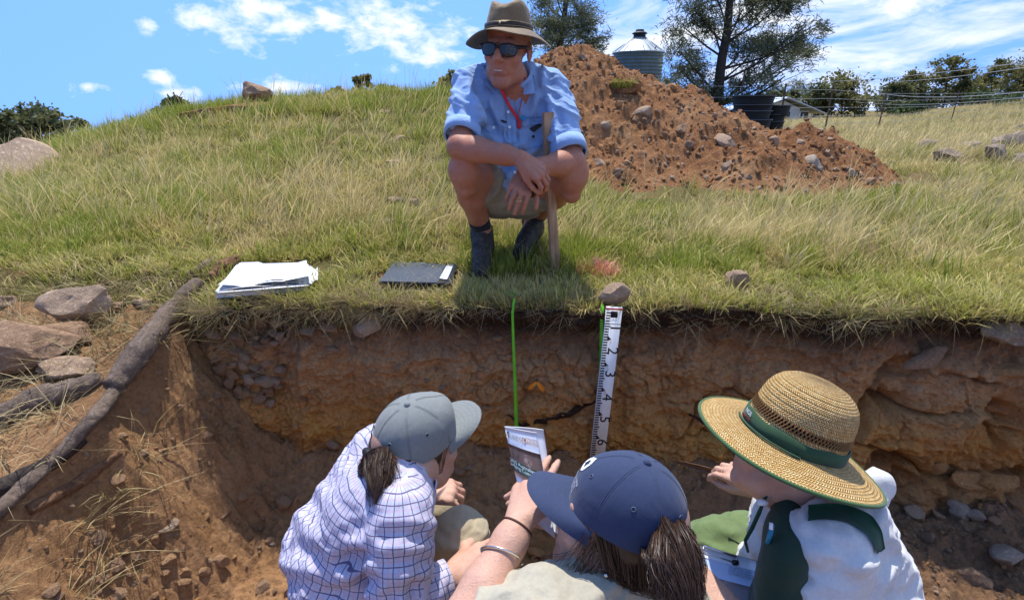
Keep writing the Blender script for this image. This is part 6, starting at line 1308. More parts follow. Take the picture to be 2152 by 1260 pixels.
    for i in range(120): a_ = r.uniform(-1.2, 1.2); gs.append([q(math.sin(a_) * .078, -.02 - math.cos(a_) * .098, .03), q(math.sin(a_) * .074, -.02 - math.cos(a_) * .096, -.02), q(math.sin(a_) * .05, -.05 - .035 * r.random(), -.030 - .02 * r.random())])
    pobj('hair', ribbon_strands(gs, .0009, 8, seed=17), MAT['hair_dark'], w)
    return w, wF
straw, WF = build_straw()
# ------------------------------------------------------------------ things on the edge and in the pit
MAT['green_tape'] = plain('green_tape', (.14, .52, .03), .5, .06); MAT['orange_tape'] = plain('orange_tape', (.72, .24, .02), .5, .1)
MAT['staff'] = plain('staff_white', (.74, .75, .76), .45, .05, 14); MAT['staff_black'] = plain('staff_black', (.015, .015, .02), .5, .1); MAT['staff_red'] = plain('staff_red', (.45, .03, .04), .5, .1)
MAT['paper'] = plain('paper', (.78, .80, .84), .7, .03); MAT['paper_edge'] = plain('paper_edge', (.60, .61, .63), .8, .08, 400); MAT['folder'] = plain('slate_plastic', (.060, .068, .078), .45, .08, 20, .15, 600); MAT['stake'] = None
def stake_mat():
    m = NM('stake_wood', .8, .2); v = m.mapv(None, (60, 60, 5)); f = m.noise(1, 6, .65, vec=v, dist=.5); g = m.noise(7, 4, .6)
    a = m.ramp(f, [(.3, (.26, .150, .080)), (.55, (.48, .30, .175)), (.75, (.60, .41, .26))]); m.set('Base Color', m.mix(.6, a, m.ramp(g, [(.3, (.55, .50, .46)), (.65, (1, 1, 1))]), 'MULTIPLY')); m.bump(f, .5, .003); return m.m
MAT['stake'] = stake_mat()
def picture_mat(name, a, b, c, sc=9):
    m = NM(name, .45, .3); f = m.noise(sc, 5, .6, dist=.8); m.set('Base Color', m.ramp(f, [(.30, a), (.48, b), (.56, b), (.70, c)])); return m.m
MAT['cover_photo'] = picture_mat('cover_photo', (.055, .030, .022), (.16, .105, .085), (.42, .30, .27), 24); MAT['cover_green'] = plain('cover_green', (.020, .090, .050), .5, .1)
MAT['print_grey'] = plain('print_grey', (.22, .22, .24), .6, .1); MAT['print_brown'] = plain('print_brown', (.35, .14, .05), .6, .1); MAT['board'] = plain('clip_board', (.32, .22, .12), .6, .15)
MAT['steel'] = plain('steel', (.55, .55, .56), .3, .08, metal=.9); MAT['rust'] = plain('rusty_blade', (.13, .075, .050), .5, .25, 60, metal=.5); MAT['trowel_wood'] = plain('trowel_handle', (.42, .24, .12), .5, .2, 80)
MAT['cyan'] = plain('cyan_card', (.10, .50, .62), .6, .04); MAT['cardboard'] = plain('cardboard', (.48, .31, .17), .8, .08)

def ribbon(name, pts, width, mat, label, cat, normal=(0, -1, .1), th=.0012, group=None):
    pts = np.asarray(pts, float); T = np.gradient(pts, axis=0); n = np.asarray(normal, float); G_ = []
    w = np.broadcast_to(width, (len(pts),))
    for p, t, ww in zip(pts, T, w): s = nrm(np.cross(t, n)); G_.append([p - s * ww / 2, p, p + s * ww / 2])
    o = MB().slab(np.array(G_), nrm(n) * th).obj(name, mat); return tagp(o, label, cat, group)
def dense(pts, n):
    pts = np.asarray(pts, float); L = np.concatenate([[0], np.cumsum(np.linalg.norm(np.diff(pts, axis=0), axis=1))]); t = np.linspace(0, L[-1], n); return np.stack([np.interp(t, L, pts[:, i]) for i in range(3)], 1)
# survey staff leaning on the face
def build_staff():
    top = PY(1291, 645, 1.805); bot = PY(1252, 985, 1.795); ax = nrm(bot - top); yv = nrm(np.array([0, -1, 0]) - ax * (np.array([0, -1, 0]) @ ax)); xv = np.cross(ax, yv); xv = xv if xv[0] > 0 else -xv; L = np.linalg.norm(bot - top) + .05; w = .058
    st = empty('survey_staff', bot); tagp(st, 'white survey staff with black numerals leaning on the soil face', 'staff'); Mx = np.stack([xv, yv, ax], 1)
    MB().box(top + ax * L / 2, (w, .016, L), Mx).obj('staff_body', MAT['staff'], st); MB().box(top + ax * .004 + yv * .003, (w + .002, .020, .005), Mx).obj('top_cap', MAT['staff_red'], st)
    MB().box(top + ax * .026 + yv * .0085 + xv * .001, (.026, .003, .024), Mx).obj('top_label', MAT['staff_black'], st); MB().box(top + ax * .064 + yv * .0083, (w, .0012, .0025), Mx).obj('section_line', MAT['print_grey'], st)
    tk = MB(); k = 0; d = .020
    while d < L - .02:
        tk.box(top + ax * d + yv * .0084 - xv * (w / 2 - (.0085 if k % 5 else .011)), (.016 if k % 5 else .021, .0012, .0055), Mx)
        if k % 10 == 9: tk.add([top + ax * (d - .008) + yv * .0092 - xv * (w / 2 - .014), top + ax * (d + .010) + yv * .0092 - xv * (w / 2 - .030), top + ax * (d + .010) + yv * .0092 - xv * (w / 2 - .014)], None, [[0, 1, 2]])
        d += .0108; k += 1
    o = tk.obj('graduations', MAT['staff_black'], st, smooth=False)
    for n, v in ((1, 687), (2, 735), (3, 783), (4, 832), (5, 878), (6, 926)):
        # distance along the staff of that photo row
        dd = np.linspace(0, L, 400); q = top + ax * dd[:, None] - np.array([0, 0, CAMZ]); vv = CY - FPX * (q @ _U) / (q @ _F); d = float(np.interp(v, vv, dd)); me = text_mesh(str(n), .058, .0004); V = mverts(me); V = np.stack([V[:, 1] * 1.0, V[:, 0] * 1.15, V[:, 2]], 1)   # numerals lie on their side
        set_verts(me, top + ax * (d + V[:, 1:2] * 1.0) + xv * (V[:, 0:1] + .010) + yv * (.0088 + V[:, 2:3])); me.flip_normals(); pobj('numeral', me, MAT['staff_black'], st)
    me = text_mesh('LAX', .014); V = mverts(me); set_verts(me, top + ax * (.048 - V[:, 1:2]) + xv * (V[:, 0:1] + .002) + yv * .0088); pobj('lettering', me, MAT['teal_print'], st)
    r = np.random.default_rng(3)
    for v, c in ((710, 'red'), (760, 'rock_orange'), (806, 'red'), (855, 'red')):
        q = P(1284 - (v - 660) * .12, v, 1.0); d = (v - 650) / 340 * L; pts = [top + ax * (d + .004 * i) + xv * (-.002 + .006 * math.sin(i * 1.9 + v) + .001 * i) + yv * .0092 for i in range(-3, 4)]; MB().tube(np.array(pts), .0006, 4).obj('pen_scribble', MAT[c], st)
build_staff()
# green marker tapes hanging down the face
tp = [PZ(1085, 618, .012) + np.array([0, .015, 0])] + [PY(u, v, 1.83) for u, v in ((1080, 632), (1077, 655), (1079, 720), (1082, 790), (1084, 850), (1086, 920))]
ribbon('marker_tape', dense(tp, 20), np.linspace(.007, .016, 20), MAT['green_tape'], 'lime green tape hanging alone down the soil face above the booklet', 'tape')
mk_ = MB().slab(np.array([[PZ(1070, 617, .02), PZ(1069, 613, .03)], [PZ(1084, 620, .025), PZ(1084, 616, .035)]]), .001).obj('tape_end', MAT['green_tape'], bpy.data.objects['marker_tape'])
tp = [PZ(1268, 632, .01)] + [PY(u, v, 1.815) for u, v in ((1266, 645), (1264, 680), (1263, 730), (1261, 780), (1259, 830), (1258, 862))]
ribbon('marker_tape', dense(tp, 18), np.linspace(.012, .013, 18), MAT['green_tape'], 'lime green tape tucked behind the survey staff', 'tape')
def flag(u, v, onw, label, s=1.0):
    p = (on_wall(u, v) + np.array([0, -.012, 0])) if onw else PZ(u, v, .02); f = empty('flag_pin', p); tagp(f, label, 'flag pin'); MB().tube([p + np.array([0, .03, 0]), p + np.array([0, -.008, .003])], .0022, 8).obj('pin', MAT['rust'], f)
    for sx, dx, dz in ((-1, -.034, -.030), (1, .028, -.040)):
        d = np.array([dx, -.004, dz]) * s; t = np.linspace(0, 1, 6)[:, None]; n = nrm(np.cross(d, (0, -1, 0))); w = np.array([.003, .006, .008, .009, .008, .005])[:, None] * s; c = p + d * t + np.array([0, -.012, .006]) * np.sin(t * 3.14); MB().slab(np.stack([c - n * w, c, c + n * w], 1), .0008).obj('ribbon_tail', MAT['orange_tape'], f)
flag(1128, 798, True, 'orange ribbon flag pinned in the middle of the soil face')
flag(1092, 624, False, 'orange ribbon flag on the turf beside the green tape', .6)
# wooden stake
def build_stake():
    b = on_ground(1166, 582); a = P(1152, 236, np.linalg.norm(b - np.array([0, 0, CAMZ])) * .90); r_ = ray(1152, 236); a = np.array([0, 0, CAMZ]) + r_ * ((b[1] - .03) / r_[1]); ax = nrm(a - b); xv = nrm(np.array([1, .25, 0]) - ax * (np.array([1, .25, 0]) @ ax)); yv = np.cross(ax, xv); mb = MB(); n = 18; rows = []
    for i in range(n):
        t = i / (n - 1); c = lerp(b - ax * .06, a, t); w = .0195 + .0015 * math.sin(t * 9) - .002 * (1 - t); d = .014; c = c + xv * .003 * math.sin(t * 5 + 1)
        ring = [(-w, -d), (w - .003, -d), (w, -d + .003), (w, d), (-w, d)]; rows.append([c + xv * p + yv * q for p, q in ring])
    V = np.array(rows); mb.add(V.reshape(-1, 3), grid_faces(n, 5, True)); k = len(rows) * 5; mb.add(V[-1], None, [[0, 1, 2], [0, 2, 3], [0, 3, 4]]); o = mb.obj('wooden_stake', MAT['stake'], smooth=False); tagp(o, 'weathered wooden stake driven upright into the turf before the man', 'stake')
build_stake()
# stack of papers on a clipboard, and a slate folder
def sheet_quad(c4, n=10, m=10, lift=None):
    a, b, c, d = [np.asarray(x, float) for x in c4]; G_ = np.zeros((m, n, 3))
    for i in range(m):
        for j in range(n): u, v = j / (n - 1), i / (m - 1); G_[i, j] = (1 - v) * ((1 - u) * a + u * b) + v * ((1 - u) * d + u * c) + np.array([0, 0, lift(u, v) if lift else 0])
    return G_
LF = np.array([0, 0, .016])
def build_papers():
    c4 = [PZ(452, 612, .034), PZ(644, 596, .034), PZ(640, 558, .034), PZ(500, 562, .034)]; st = empty('paper_stack', np.mean(c4, 0) - np.array([0, 0, .04])); tagp(st, 'thick stack of white papers with curled corners on the turf', 'papers'); base = [p - np.array([0, 0, .028]) for p in c4]
    MB().slab(sheet_quad([p - np.array([0, 0, .002]) for p in base]), np.array([0, 0, -.004])).obj('backing_board', MAT['cover_green'], st); MB().slab(sheet_quad(base), np.array([0, 0, .020])).obj('page_block', MAT['paper_edge'], st)
    r = np.random.default_rng(4)
    for k in range(9):
        off = np.array([r.normal(0, .010), r.normal(0, .007), -.006 + k * .0026]); q = [p + off + np.array([r.normal(0, .004), r.normal(0, .004), 0]) for p in c4]; am = r.uniform(.003, .009) + (.006 if k > 4 else 0); ph = r.uniform(0, 6)
        G_ = sheet_quad(q, 16, 12, lambda u, v: am * math.sin(u * 7 + ph) * (1 - v) ** 2 * (k > 3) + .010 * max(0, v - .6) * (u < .3) * k / 4 + (.012 * (u - .85) * 6 * (k == 8) if u > .85 else 0)); MB().slab(G_, np.array([0, 0, .0006])).obj('sheet', MAT['paper'], st)
    q = [PZ(636, 600, .02), PZ(668, 590, .012), PZ(668, 562, .03), PZ(640, 562, .03)]; MB().slab(sheet_quad(q, 8, 8, lambda u, v: .008 * math.sin(u * 9 + v * 4)), np.array([0, 0, .0008])).obj('loose_sheet', MAT['paper'], st)
    f4 = [PZ(798, 598, .022) + LF, PZ(946, 602, .022) + LF, PZ(960, 561, .022) + LF, PZ(828, 556, .022) + LF]; fo = empty('folder', np.mean(f4, 0) - np.array([0, 0, .018])); tagp(fo, 'slate grey document folder lying flat on the turf near the boots', 'folder')
    MB().slab(sheet_quad(f4, 10, 6), np.array([0, 0, -.006])).obj('folder_lid', MAT['folder'], fo, auto=40); MB().slab(sheet_quad([p - np.array([0, 0, .008]) for p in f4], 10, 6), np.array([0, 0, -.010])).obj('folder_base', MAT['frame_black'], fo, auto=40)
    _ = 0
    lab = [p + LF for p in (PZ(924, 594, .0245), PZ(940, 596, .0245), PZ(952, 568, .0245), PZ(938, 567, .0245))]; sp = [p + LF for p in (PZ(920, 603, .0235), PZ(948, 605, .0235), PZ(962, 560, .0235), PZ(938, 558, .0235))]; MB().slab(sheet_quad(sp, 4, 4), np.array([0, 0, .0012])).obj('folder_spine', MAT['frame_black'], fo); MB().slab(sheet_quad([p + np.array([0, 0, .003]) for p in lab], 3, 3), np.array([0, 0, .0008])).obj('spine_label', MAT['paper'], fo)
    for t in (.35, .6): a = lerp(lab[0], lab[3], .15); b = lerp(lab[0], lab[3], .85); c = lerp(lab[1], lab[2], .15); d = lerp(lab[1], lab[2], .85); MB().tube([lerp(a, c, t) + np.array([0, 0, .0045]), lerp(b, d, t) + np.array([0, 0, .0045])], .0009, 5).obj('label_line', MAT['folder'], fo)
build_papers()
# booklet held up
def build_booklet():
    bk = empty('booklet', P(1110, 1020, 1.06)); tagp(bk, 'thin printed booklet with soil photo cover held up before the navy cap', 'booklet')
    tl, tr, br_, bl = P(1060, 896, 1.10), P(1128, 909, 1.07), P(1170, 1128, 1.02), P(1098, 1062, 1.05)
    def page(u, v, off=0.0, bow=.012): q = (1 - v) * ((1 - u) * tl + u * tr) + v * ((1 - u) * bl + u * br_); n = nrm(np.cross(tr - tl, bl - tl)); n = n if n[1] < 0 else -n; return q + n * (bow * math.sin(u * 3.14) * (.6 + .4 * v) + off + .010 * v * v * u)
    def area(u0, u1, v0, v1, off, nu=10, nv=8): return np.array([[page(lerp(u0, u1, i / (nu - 1)), lerp(v0, v1, j / (nv - 1)), off) for i in range(nu)] for j in range(nv)])
    MB().slab(area(0, 1, 0, 1, 0, 14, 18), np.array([0, .0012, 0])).obj('front_cover', MAT['paper'], bk)
    tr2, br2 = P(1143, 911, 1.10), P(1176, 1136, 1.06); n = 10; G_ = np.array([[lerp(lerp(tl, tr2, i / 9), lerp(bl, br2, i / 9), j / 9) + np.array([0, .014, 0]) * math.sin(i / 9 * 1.5) for i in range(10)] for j in range(10)]); MB().slab(G_, np.array([0, .0015, 0])).obj('back_pages', MAT['paper'], bk)
    def put(name, mat, *a): MB().slab(area(*a), np.array([0, -.0004, 0])).obj(name, mat, bk)
    put('cover_picture', MAT['cover_photo'], .01, .99, .215, .60, .0012); put('cover_banner', MAT['cover_green'], .02, .97, .405, .515, .0018)
    def put_text(t, u, v, size, mat, name='printed_text'):
        me = text_mesh(t, size); V = mverts(me); W_, H_ = np.linalg.norm(tr - tl), np.linalg.norm(bl - tl); set_verts(me, np.array([page(u + p[0] / W_, v - p[1] / H_, .0024) for p in V])); pobj(name, me, mat, bk)
    put_text('2025 Australian Soil', .47, .43, .0095, MAT['thread_white']); put_text('Judging Competition', .47, .48, .0095, MAT['thread_white']); put_text('SOIL SCIENCE', .30, .10, .0070, MAT['print_grey']); put_text('AUSTRALIA', .30, .13, .0070, MAT['print_grey'])
    for k, t in enumerate(('AUSTRALIAN', 'SOIL JUDGING', 'COMPETITION')): put_text(t, .76, .085 + .026 * k, .0052, MAT['print_brown'])
    put('emblem', MAT['cover_green'], .06, .13, .055, .085, .0018, 4, 4); put('emblem', MAT['print_grey'], .06, .11, .095, .135, .0018, 4, 4); put('emblem', MAT['print_brown'], .61, .66, .09, .12, .0018, 4, 4)
    for k, v in enumerate((.66, .69, .75, .78, .86)): put('text_line', MAT['print_grey'], .14, .80 - .12 * (k % 2), v, v + .006, .0016, 8, 2)
build_booklet()
# clipboard resting on the green thigh
def build_clip():
    cb = empty('clipboard', P(1540, 1240, 1.0)); tagp(cb, 'clipboard with a printed colour sheet resting against the green trousers', 'clipboard'); tl, tr, br_, bl = P(1470, 1146, 1.12), P(1590, 1180, 1.10), P(1598, 1330, .98), P(1462, 1300, 1.00)
    q = lambda u, v, o=0: (1 - v) * ((1 - u) * tl + u * tr) + v * ((1 - u) * bl + u * br_) + nrm(np.cross(bl - tl, tr - tl)) * o
    sg = 1 if nrm(np.cross(bl - tl, tr - tl)) @ ray(1530, 1220) < 0 else -1
    def area(u0, u1, v0, v1, o): return np.array([[q(lerp(u0, u1, i / 7), lerp(v0, v1, j / 7), sg * o) for i in range(8)] for j in range(8)])
    MB().slab(area(-.02, 1.02, -.02, 1.0, 0), ray(1530, 1220) * .004).obj('board', MAT['board'], cb); MB().slab(area(0, .985, .0, .99, .003), ray(1530, 1220) * .001).obj('sheet', MAT['paper'], cb); MAT['sheet_blue'] = plain('sheet_blue', (.42, .52, .72), .6, .04); MB().slab(area(.01, .98, .17, .42, .0045), ray(1530, 1220) * .0006).obj('printed_header', MAT['sheet_blue'], cb)
    MAT['sheet_photo'] = picture_mat('sheet_photo', (.10, .11, .14), (.22, .19, .20), (.44, .36, .36), 20); MB().slab(area(.01, .98, .42, .99, .0045), ray(1530, 1220) * .0006).obj('printed_picture', MAT['sheet_photo'], cb)
    W_, H_ = np.linalg.norm(tr - tl), np.linalg.norm(bl - tl)
    for k, t in enumerate(('AUSTRALIAN', 'SOIL JUDGING', 'COMPETITION')):
        me = text_mesh(t, .0075); V = mverts(me); set_verts(me, np.array([q(.70 + p[0] / W_, .22 + k * .045 - p[1] / H_, sg * .0062) for p in V])); pobj('printed_text', me, MAT['print_grey'], cb)
    mb = MB(); mb.tube([q(.05, .03, sg * .010), q(.62, .06, sg * .012)], .0028, 8); mb.tube([q(.06, .10, sg * .006), q(.60, .13, sg * .006)], .0016, 6); mb.tube([q(.62, .06, sg * .012), q(.63, .14, sg * .008)], .0020, 6); mb.tube([q(.05, .03, sg * .010), q(.06, .10, sg * .006)], .0020, 6); mb.obj('clip', MAT['steel'], cb); MB().box(q(.61, .135, sg * .008), (.012, .006, .008)).obj('clip_foot', MAT['frame_black'], cb)
build_clip()
# trowel
def build_trowel():
    t = empty('trowel', P(1500, 990, 1.46)); tagp(t, 'narrow rusty trowel pointed at the soil face', 'trowel'); a, b, c, d = P(1414, 968, 1.58), P(1500, 990, 1.50), P(1522, 995, 1.48), P(1580, 1008, 1.43); ax = nrm(b - a); sd = nrm(np.cross(ax, (0, -.3, 1))); G_ = []
    for q, w in ((0, .001), (.25, .007), (.6, .010), (.9, .010), (1, .006)): p = lerp(a, b, q); up = nrm(np.cross(sd, ax)); G_.append([p - up * w, p + sd * -.002, p + up * w])
    MB().slab(np.array(G_), .0016).obj('blade', MAT['rust'], t); MB().tube([b, lerp(b, c, .5), c], [.004, .0045, .0075], 10).obj('ferrule', MAT['steel'], t); MB().tube([c, lerp(c, d, .4), d], [.0085, .0105, .0095], 12).obj('handle', MAT['trowel_wood'], t)
build_trowel()
# dark green bag and a cardboard wallet with a cyan card
def build_bag():
    c = P(1105, 1228, 1.30); B = SDF(c - .2, c + .2, .006); B.cone(P(1085, 1245, 1.30), P(1128, 1232, 1.30), .045, .042, .03); B.cone(P(1080, 1275, 1.30), P(1130, 1270, 1.30), .055, .05, .03); V, Q = B.arrays(2); bg_ = obj('field_bag', mesh_np('field_bag', V - c, Q), MAT['green_dark']); bg_.location = c; tagp(bg_, 'small dark green field bag on the orange pit floor', 'bag'); MB().tube(dense([P(1068, 1268, 1.22), P(1078, 1230, 1.22), P(1098, 1208, 1.24), P(1125, 1204, 1.25)], 14), .003, 6).obj('piping', MAT['print_grey'], bg_)
    w = empty('card_wallet', P(1165, 1232, 1.18)); tagp(w, 'open cardboard wallet holding a cyan card on the pit floor', 'wallet'); MB().slab(np.array([[P(1116, 1246, 1.15), P(1167, 1196, 1.18)], [P(1128, 1268, 1.12), P(1180, 1240, 1.14)]]), .003).obj('wallet_flap', MAT['cardboard'], w); MB().slab(np.array([[P(1150, 1226, 1.14), P(1172, 1202, 1.15)], [P(1150, 1260, 1.10), P(1186, 1225, 1.12)]]), .003).obj('card', MAT['cyan'], w); MB().slab(np.array([[P(1171, 1201, 1.13), P(1174, 1203, 1.13)], [P(1179, 1228, 1.10), P(1182, 1230, 1.10)]]), .0015).obj('card_stripe', MAT['teal_print'], w)
build_bag()

MAT['rock_sand'] = rock_mat('rock_sand', (.46, .32, .22), (.58, .43, .31), (.48, .33, .22))
# ------------------------------------------------------------------ rocks, logs
def hero_rock(u, v, s, sq, kind, label, seed, where='ground', sink=.25, rot=(0, 0, 0), sub=4, rough=.28, group=None, name='rock', cat='rock'):
    p = {'ground': on_ground, 'floor': on_floor, 'bank': on_ground}[where](u, v) if where != 'wall' else on_wall(u, v); me = rock_mesh(seed, sub, sq, rough); me.materials.append(MAT[kind]); o = obj(name, me); place(o, (p[0], p[1], p[2] - s * sq[2] * sink), s, rot); tagp(o, label, cat, group); return o
q = PZ(1291, 643, .0); me = rock_mesh(505, 4, (1, .72, .78), .2); me.materials.append(MAT['rock_tan']); tagp(place(obj('rock', me), (q[0], q[1] + .012, .004), .060, (.05, -.14, -.15)), 'flat topped tan rock sitting on the lip above the survey staff', 'rock')
hero_rock(1545, 605, .062, (1, .7, .72), 'rock_tan', 'brown angular rock lying in the grass behind the pit lip', 512)
hero_rock(188, 668, .130, (1, .66, .70), 'rock_tan', 'large smooth tan grey slab propped up in front of the grass above the log', 523, rot=(.35, -.30, .2), sink=.05)
hero_rock(240, 655, .055, (1, .7, .55), 'rock_brown', 'small brown stone wedged beside the large propped slab', 524); hero_rock(140, 650, .06, (1, .6, .6), 'rock_tan', 'small tan stone half under the large propped slab', 525)
hero_rock(152, 716, .110, (1, .55, .42), 'rock_brown', 'flat brown stone lying below the large propped slab', 526, rot=(.1, .25, .1)); hero_rock(45, 765, .19, (1, .7, .48), 'rock_brown', 'broad cracked brown boulder on the bank by the log', 527, rot=(.1, .2, .3)); hero_rock(300, 640, .05, (1, .7, .4), 'rock_tan', 'small pale stone in the straw near the log', 528)
hero_rock(140, 785, .13, (1, .5, .25), 'rock_tan', 'thin pale slab half buried in straw beside the boulder', 529, rot=(0, .1, .2)); hero_rock(10, 640, .05, (1, .8, .5), 'rock_tan', 'tan stone at the edge of the grass', 530)
for i, (u, v, s, sq, k, lb) in enumerate([(2115, 1175, .075, (1, .62, .50), 'rock_grey', 'pale smooth cobble on the dark pit floor'), (1920, 1080, .052, (1, .75, .6), 'rock_tan', 'tan stone at the foot of the face beside the sleeve'), (1965, 1085, .033, (1, .8, .7), 'rock_brown', 'small round brown stone between the tan stone and the grey pair'), (2003, 1082, .055, (1, .72, .72), 'rock_grey', 'grey angular stone at the foot of the face'), (2045, 1090, .042, (1, .7, .6), 'rock_grey', 'smaller grey stone touching the grey angular one'), (2085, 1096, .045, (1, .6, .45), 'rock_brown', 'flat brown stone at the end of the row under the face'), (2050, 1222, .055, (1, .8, .6), 'rock_brown', 'dusty brown stone below the pale cobble'), (1128, 1165, .034, (1, .8, .75), 'rock_orange', 'orange stone on the sunlit floor under the booklet'), (1150, 1110, .030, (1, .8, .6), 'rock_brown', 'brown stone in shade under the booklet'), (985, 985, .030, (1, .5, .3), 'rock_tan', 'thin tan flake at the foot of the face by the grey cap'), (965, 995, .035, (1, .6, .4), 'rock_brown', 'brown flake beside the thin tan flake'), (600, 1060, .045, (1, .8, .7), 'rock_brown', 'blocky brown clod on the bank by the plaid back'), (440, 950, .038, (1, .8, .6), 'rock_tan', 'pale stone set in the middle of the soil bank'), (330, 1085, .034, (1, .8, .6), 'rock_tan', 'small pale stone on the lower soil bank'), (450, 850, .036, (1, .7, .5), 'rock_brown', 'brown stone on the soil bank below the rubble'), (570, 1145, .014, (1, .7, .6), 'rock_grey', 'white pebble on the bank close to the plaid back'), (350, 1110, .040, (1, .7, .5), 'rock_tan', 'weathered lump on the lower soil bank')]):
    hero_rock(u, v, s, sq, k, lb, 540 + i, 'floor', .30, (random.uniform(-.2, .2), random.uniform(-.2, .2), random.uniform(-.6, .6)), 3)
# stones set in the face: parts of it
def wall_stone(u, v, s, sq, k, seed, rot, name='stone', push=.0):
    p = on_wall(u, v); me = rock_mesh(seed, 3, sq, .22); me.materials.append(MAT[k]); o = obj(name, me, None, pit_wall); place(o, p + np.array([0, -push, -s * sq[2] * .5]), s, rot)
for i, (u, v, s, sq, k, a) in enumerate([(775, 690, .085, (1, .6, .55), 'rock_tan', -.5), (690, 690, .055, (1, .6, .4), 'rock_brown', .2), (545, 675, .05, (1, .6, .8), 'rock_brown', .3), (472, 722, .035, (1, .7, .8), 'rock_brown', -.2), (520, 768, .075, (1, .5, .25), 'rock_tan', .55), (465, 780, .045, (1, .7, .6), 'rock_brown', .3), (535, 790, .06, (1, .6, .35), 'rock_brown', -.15), (565, 762, .05, (1, .6, .8), 'rock_tan', -.6), (500, 740, .05, (1, .6, .3), 'rock_brown', .2), (510, 828, .05, (1, .6, .5), 'rock_tan', -.2), (563, 828, .045, (1, .6, .6), 'rock_brown', .1), (575, 722, .045, (1, .6, .5), 'rock_brown', -.3), (480, 815, .05, (1, .6, .4), 'rock_brown', .4), (540, 730, .04, (1, .6, .5), 'rock_brown', .3), (610, 745, .03, (1, .6, .6), 'rock_brown', 0), (2110, 705, .16, (1, .5, .32), 'rock_field', .12), (2130, 782, .11, (1, .5, .35), 'rock_orange', .05), (2120, 890, .17, (1, .45, .75), 'rock_orange', .3), (1960, 985, .055, (1, .5, .8), 'rock_orange', .1), (2060, 1010, .16, (1, .4, .32), 'rock_orange', .1), (1045, 715, .03, (1, .7, .7), 'rock_brown', .3), (700, 735, .03, (1, .7, .6), 'rock_brown', .1), (740, 737, .035, (1, .7, .7), 'rock_brown', .5), (650, 700, .04, (1, .6, .5), 'rock_brown', .1), (1180, 985, .035, (1, .6, .5), 'rock_orange', -.2), (1950, 760, .09, (1, .4, .4), 'rock_brown', -.5), (700, 940, .04, (1, .6, .6), 'rock_brown', .3)]): wall_stone(u, v, s, sq, k, 600 + i, (0, a, 0))
_r = np.random.default_rng(8)
for i in range(46):
    u, v = _r.uniform(440, 612), _r.uniform(668, 850); wall_stone(u, v, _r.uniform(.020, .042), (1, .7, _r.uniform(.35, .8)), _r.choice(['rock_tan', 'rock_brown', 'clod', 'rock_tan']), 650 + i % 9, (_r.uniform(-.4, .4), _r.uniform(-.6, .6), _r.uniform(-.4, .4)), push=.016)
for i in range(30):
    u, v = _r.uniform(620, 1050), _r.uniform(690, 960); wall_stone(u, v, _r.uniform(.010, .024), (1, .7, .7), _r.choice(['clod', 'rock_brown', 'clod']), 660 + i % 9, (0, _r.uniform(-.6, .6), 0), push=.002)
def root(name, pts, r, mat, parent=None, lab=None):
    p = dense(np.array(pts), 26); p = p + np.stack([fbm(p[:, 0] * 30, p[:, 2] * 30, seed=i, o=2) * .006 for i in range(3)], 1); rr = np.interp(np.linspace(0, 1, 26), np.linspace(0, 1, len(r)), r); o = MB().tube(p, rr, 8).obj(name, mat, parent); return o
wq = lambda u, v, o=.008: on_wall(u, v) + np.array([0, -o, 0])
root('root', [wq(1066, 868), wq(1095, 890), wq(1140, 882), wq(1190, 872), wq(1225, 852), wq(1255, 842)], [.003, .006, .008, .010, .012, .006], MAT['root'], pit_wall); root('root', [wq(1100, 886), wq(1160, 874), wq(1215, 862)], [.003, .006, .004], MAT['root'], pit_wall); root('root', [wq(1448, 868), wq(1475, 884), wq(1520, 896), wq(1560, 915)], [.005, .007, .007, .004], MAT['root'], pit_wall); root('root', [wq(1495, 875), wq(1500, 882), wq(1540, 905)], [.004, .003, .002], MAT['root'], pit_wall)
for (u, v) in ((1005, 720), (1140, 700), (1180, 690), (1380, 730), (1300, 720), (860, 720), (930, 715), (1440, 700)): root('rootlet', [wq(u, v - 40), wq(u + 5, v - 10), wq(u - 4, v + 15 + (u % 7) * 3)], [.0016, .0013, .0006], MAT['wood'], pit_wall)
# logs and thick roots down the left bank
def log(pts, r, label, mat='bark', name='log', seed=0, cat='log', n=40):
    p = dense(np.array(pts), n); rr = np.interp(np.linspace(0, 1, n), np.linspace(0, 1, len(r)), r); a = np.arange(18) / 18 * 2 * np.pi; T = np.gradient(p, axis=0); V = []; up = np.array([0, 0, 1.0])
    for i in range(n):
        t = nrm(T[i]); u = nrm(up - t * (up @ t)); w = np.cross(t, u); k = 1 + .16 * fbm(np.cos(a) * 1.5 + seed, np.sin(a) * 1.5, np.full(18, i * .22), o=4, seed=seed + 3); V.append(p[i] + (np.cos(a) * rr[i] * k)[:, None] * u + (np.sin(a) * rr[i] * k)[:, None] * w)
    V = np.concatenate(V); F3 = [[n * 18, (j + 1) % 18, j] for j in range(18)] + [[n * 18 + 1, (n - 1) * 18 + j, (n - 1) * 18 + (j + 1) % 18] for j in range(18)]; o = MB().add(np.concatenate([V, p[:1], p[-1:]]), grid_faces(n, 18, True), F3).obj(name, MAT[mat]); return tagp(o, label, cat)
def g3(u, v, z):
    p = on_ground(u, v); return p + np.array([0, 0, .012])
def along(px, n, lift): 
    q = smooth_line(px, n); return [on_ground(u, v) + np.array([0, 0, lift]) for u, v in q]
log(along([(418, 606), (372, 652), (318, 722), (268, 790), (240, 826)], 16, .022), [.030, .038, .042, .042, .030], 'thick weathered log lying along the top of the soil bank', seed=1)
log(along([(300, 762), (262, 806), (215, 872), (150, 945), (70, 1022), (0, 1085), (-40, 1120)], 26, .020), [.018, .024, .024, .022, .021, .020, .02], 'long thin dark root running down the bank from the thick log', 'bark', 'tree_root', 2, 'root', 60)
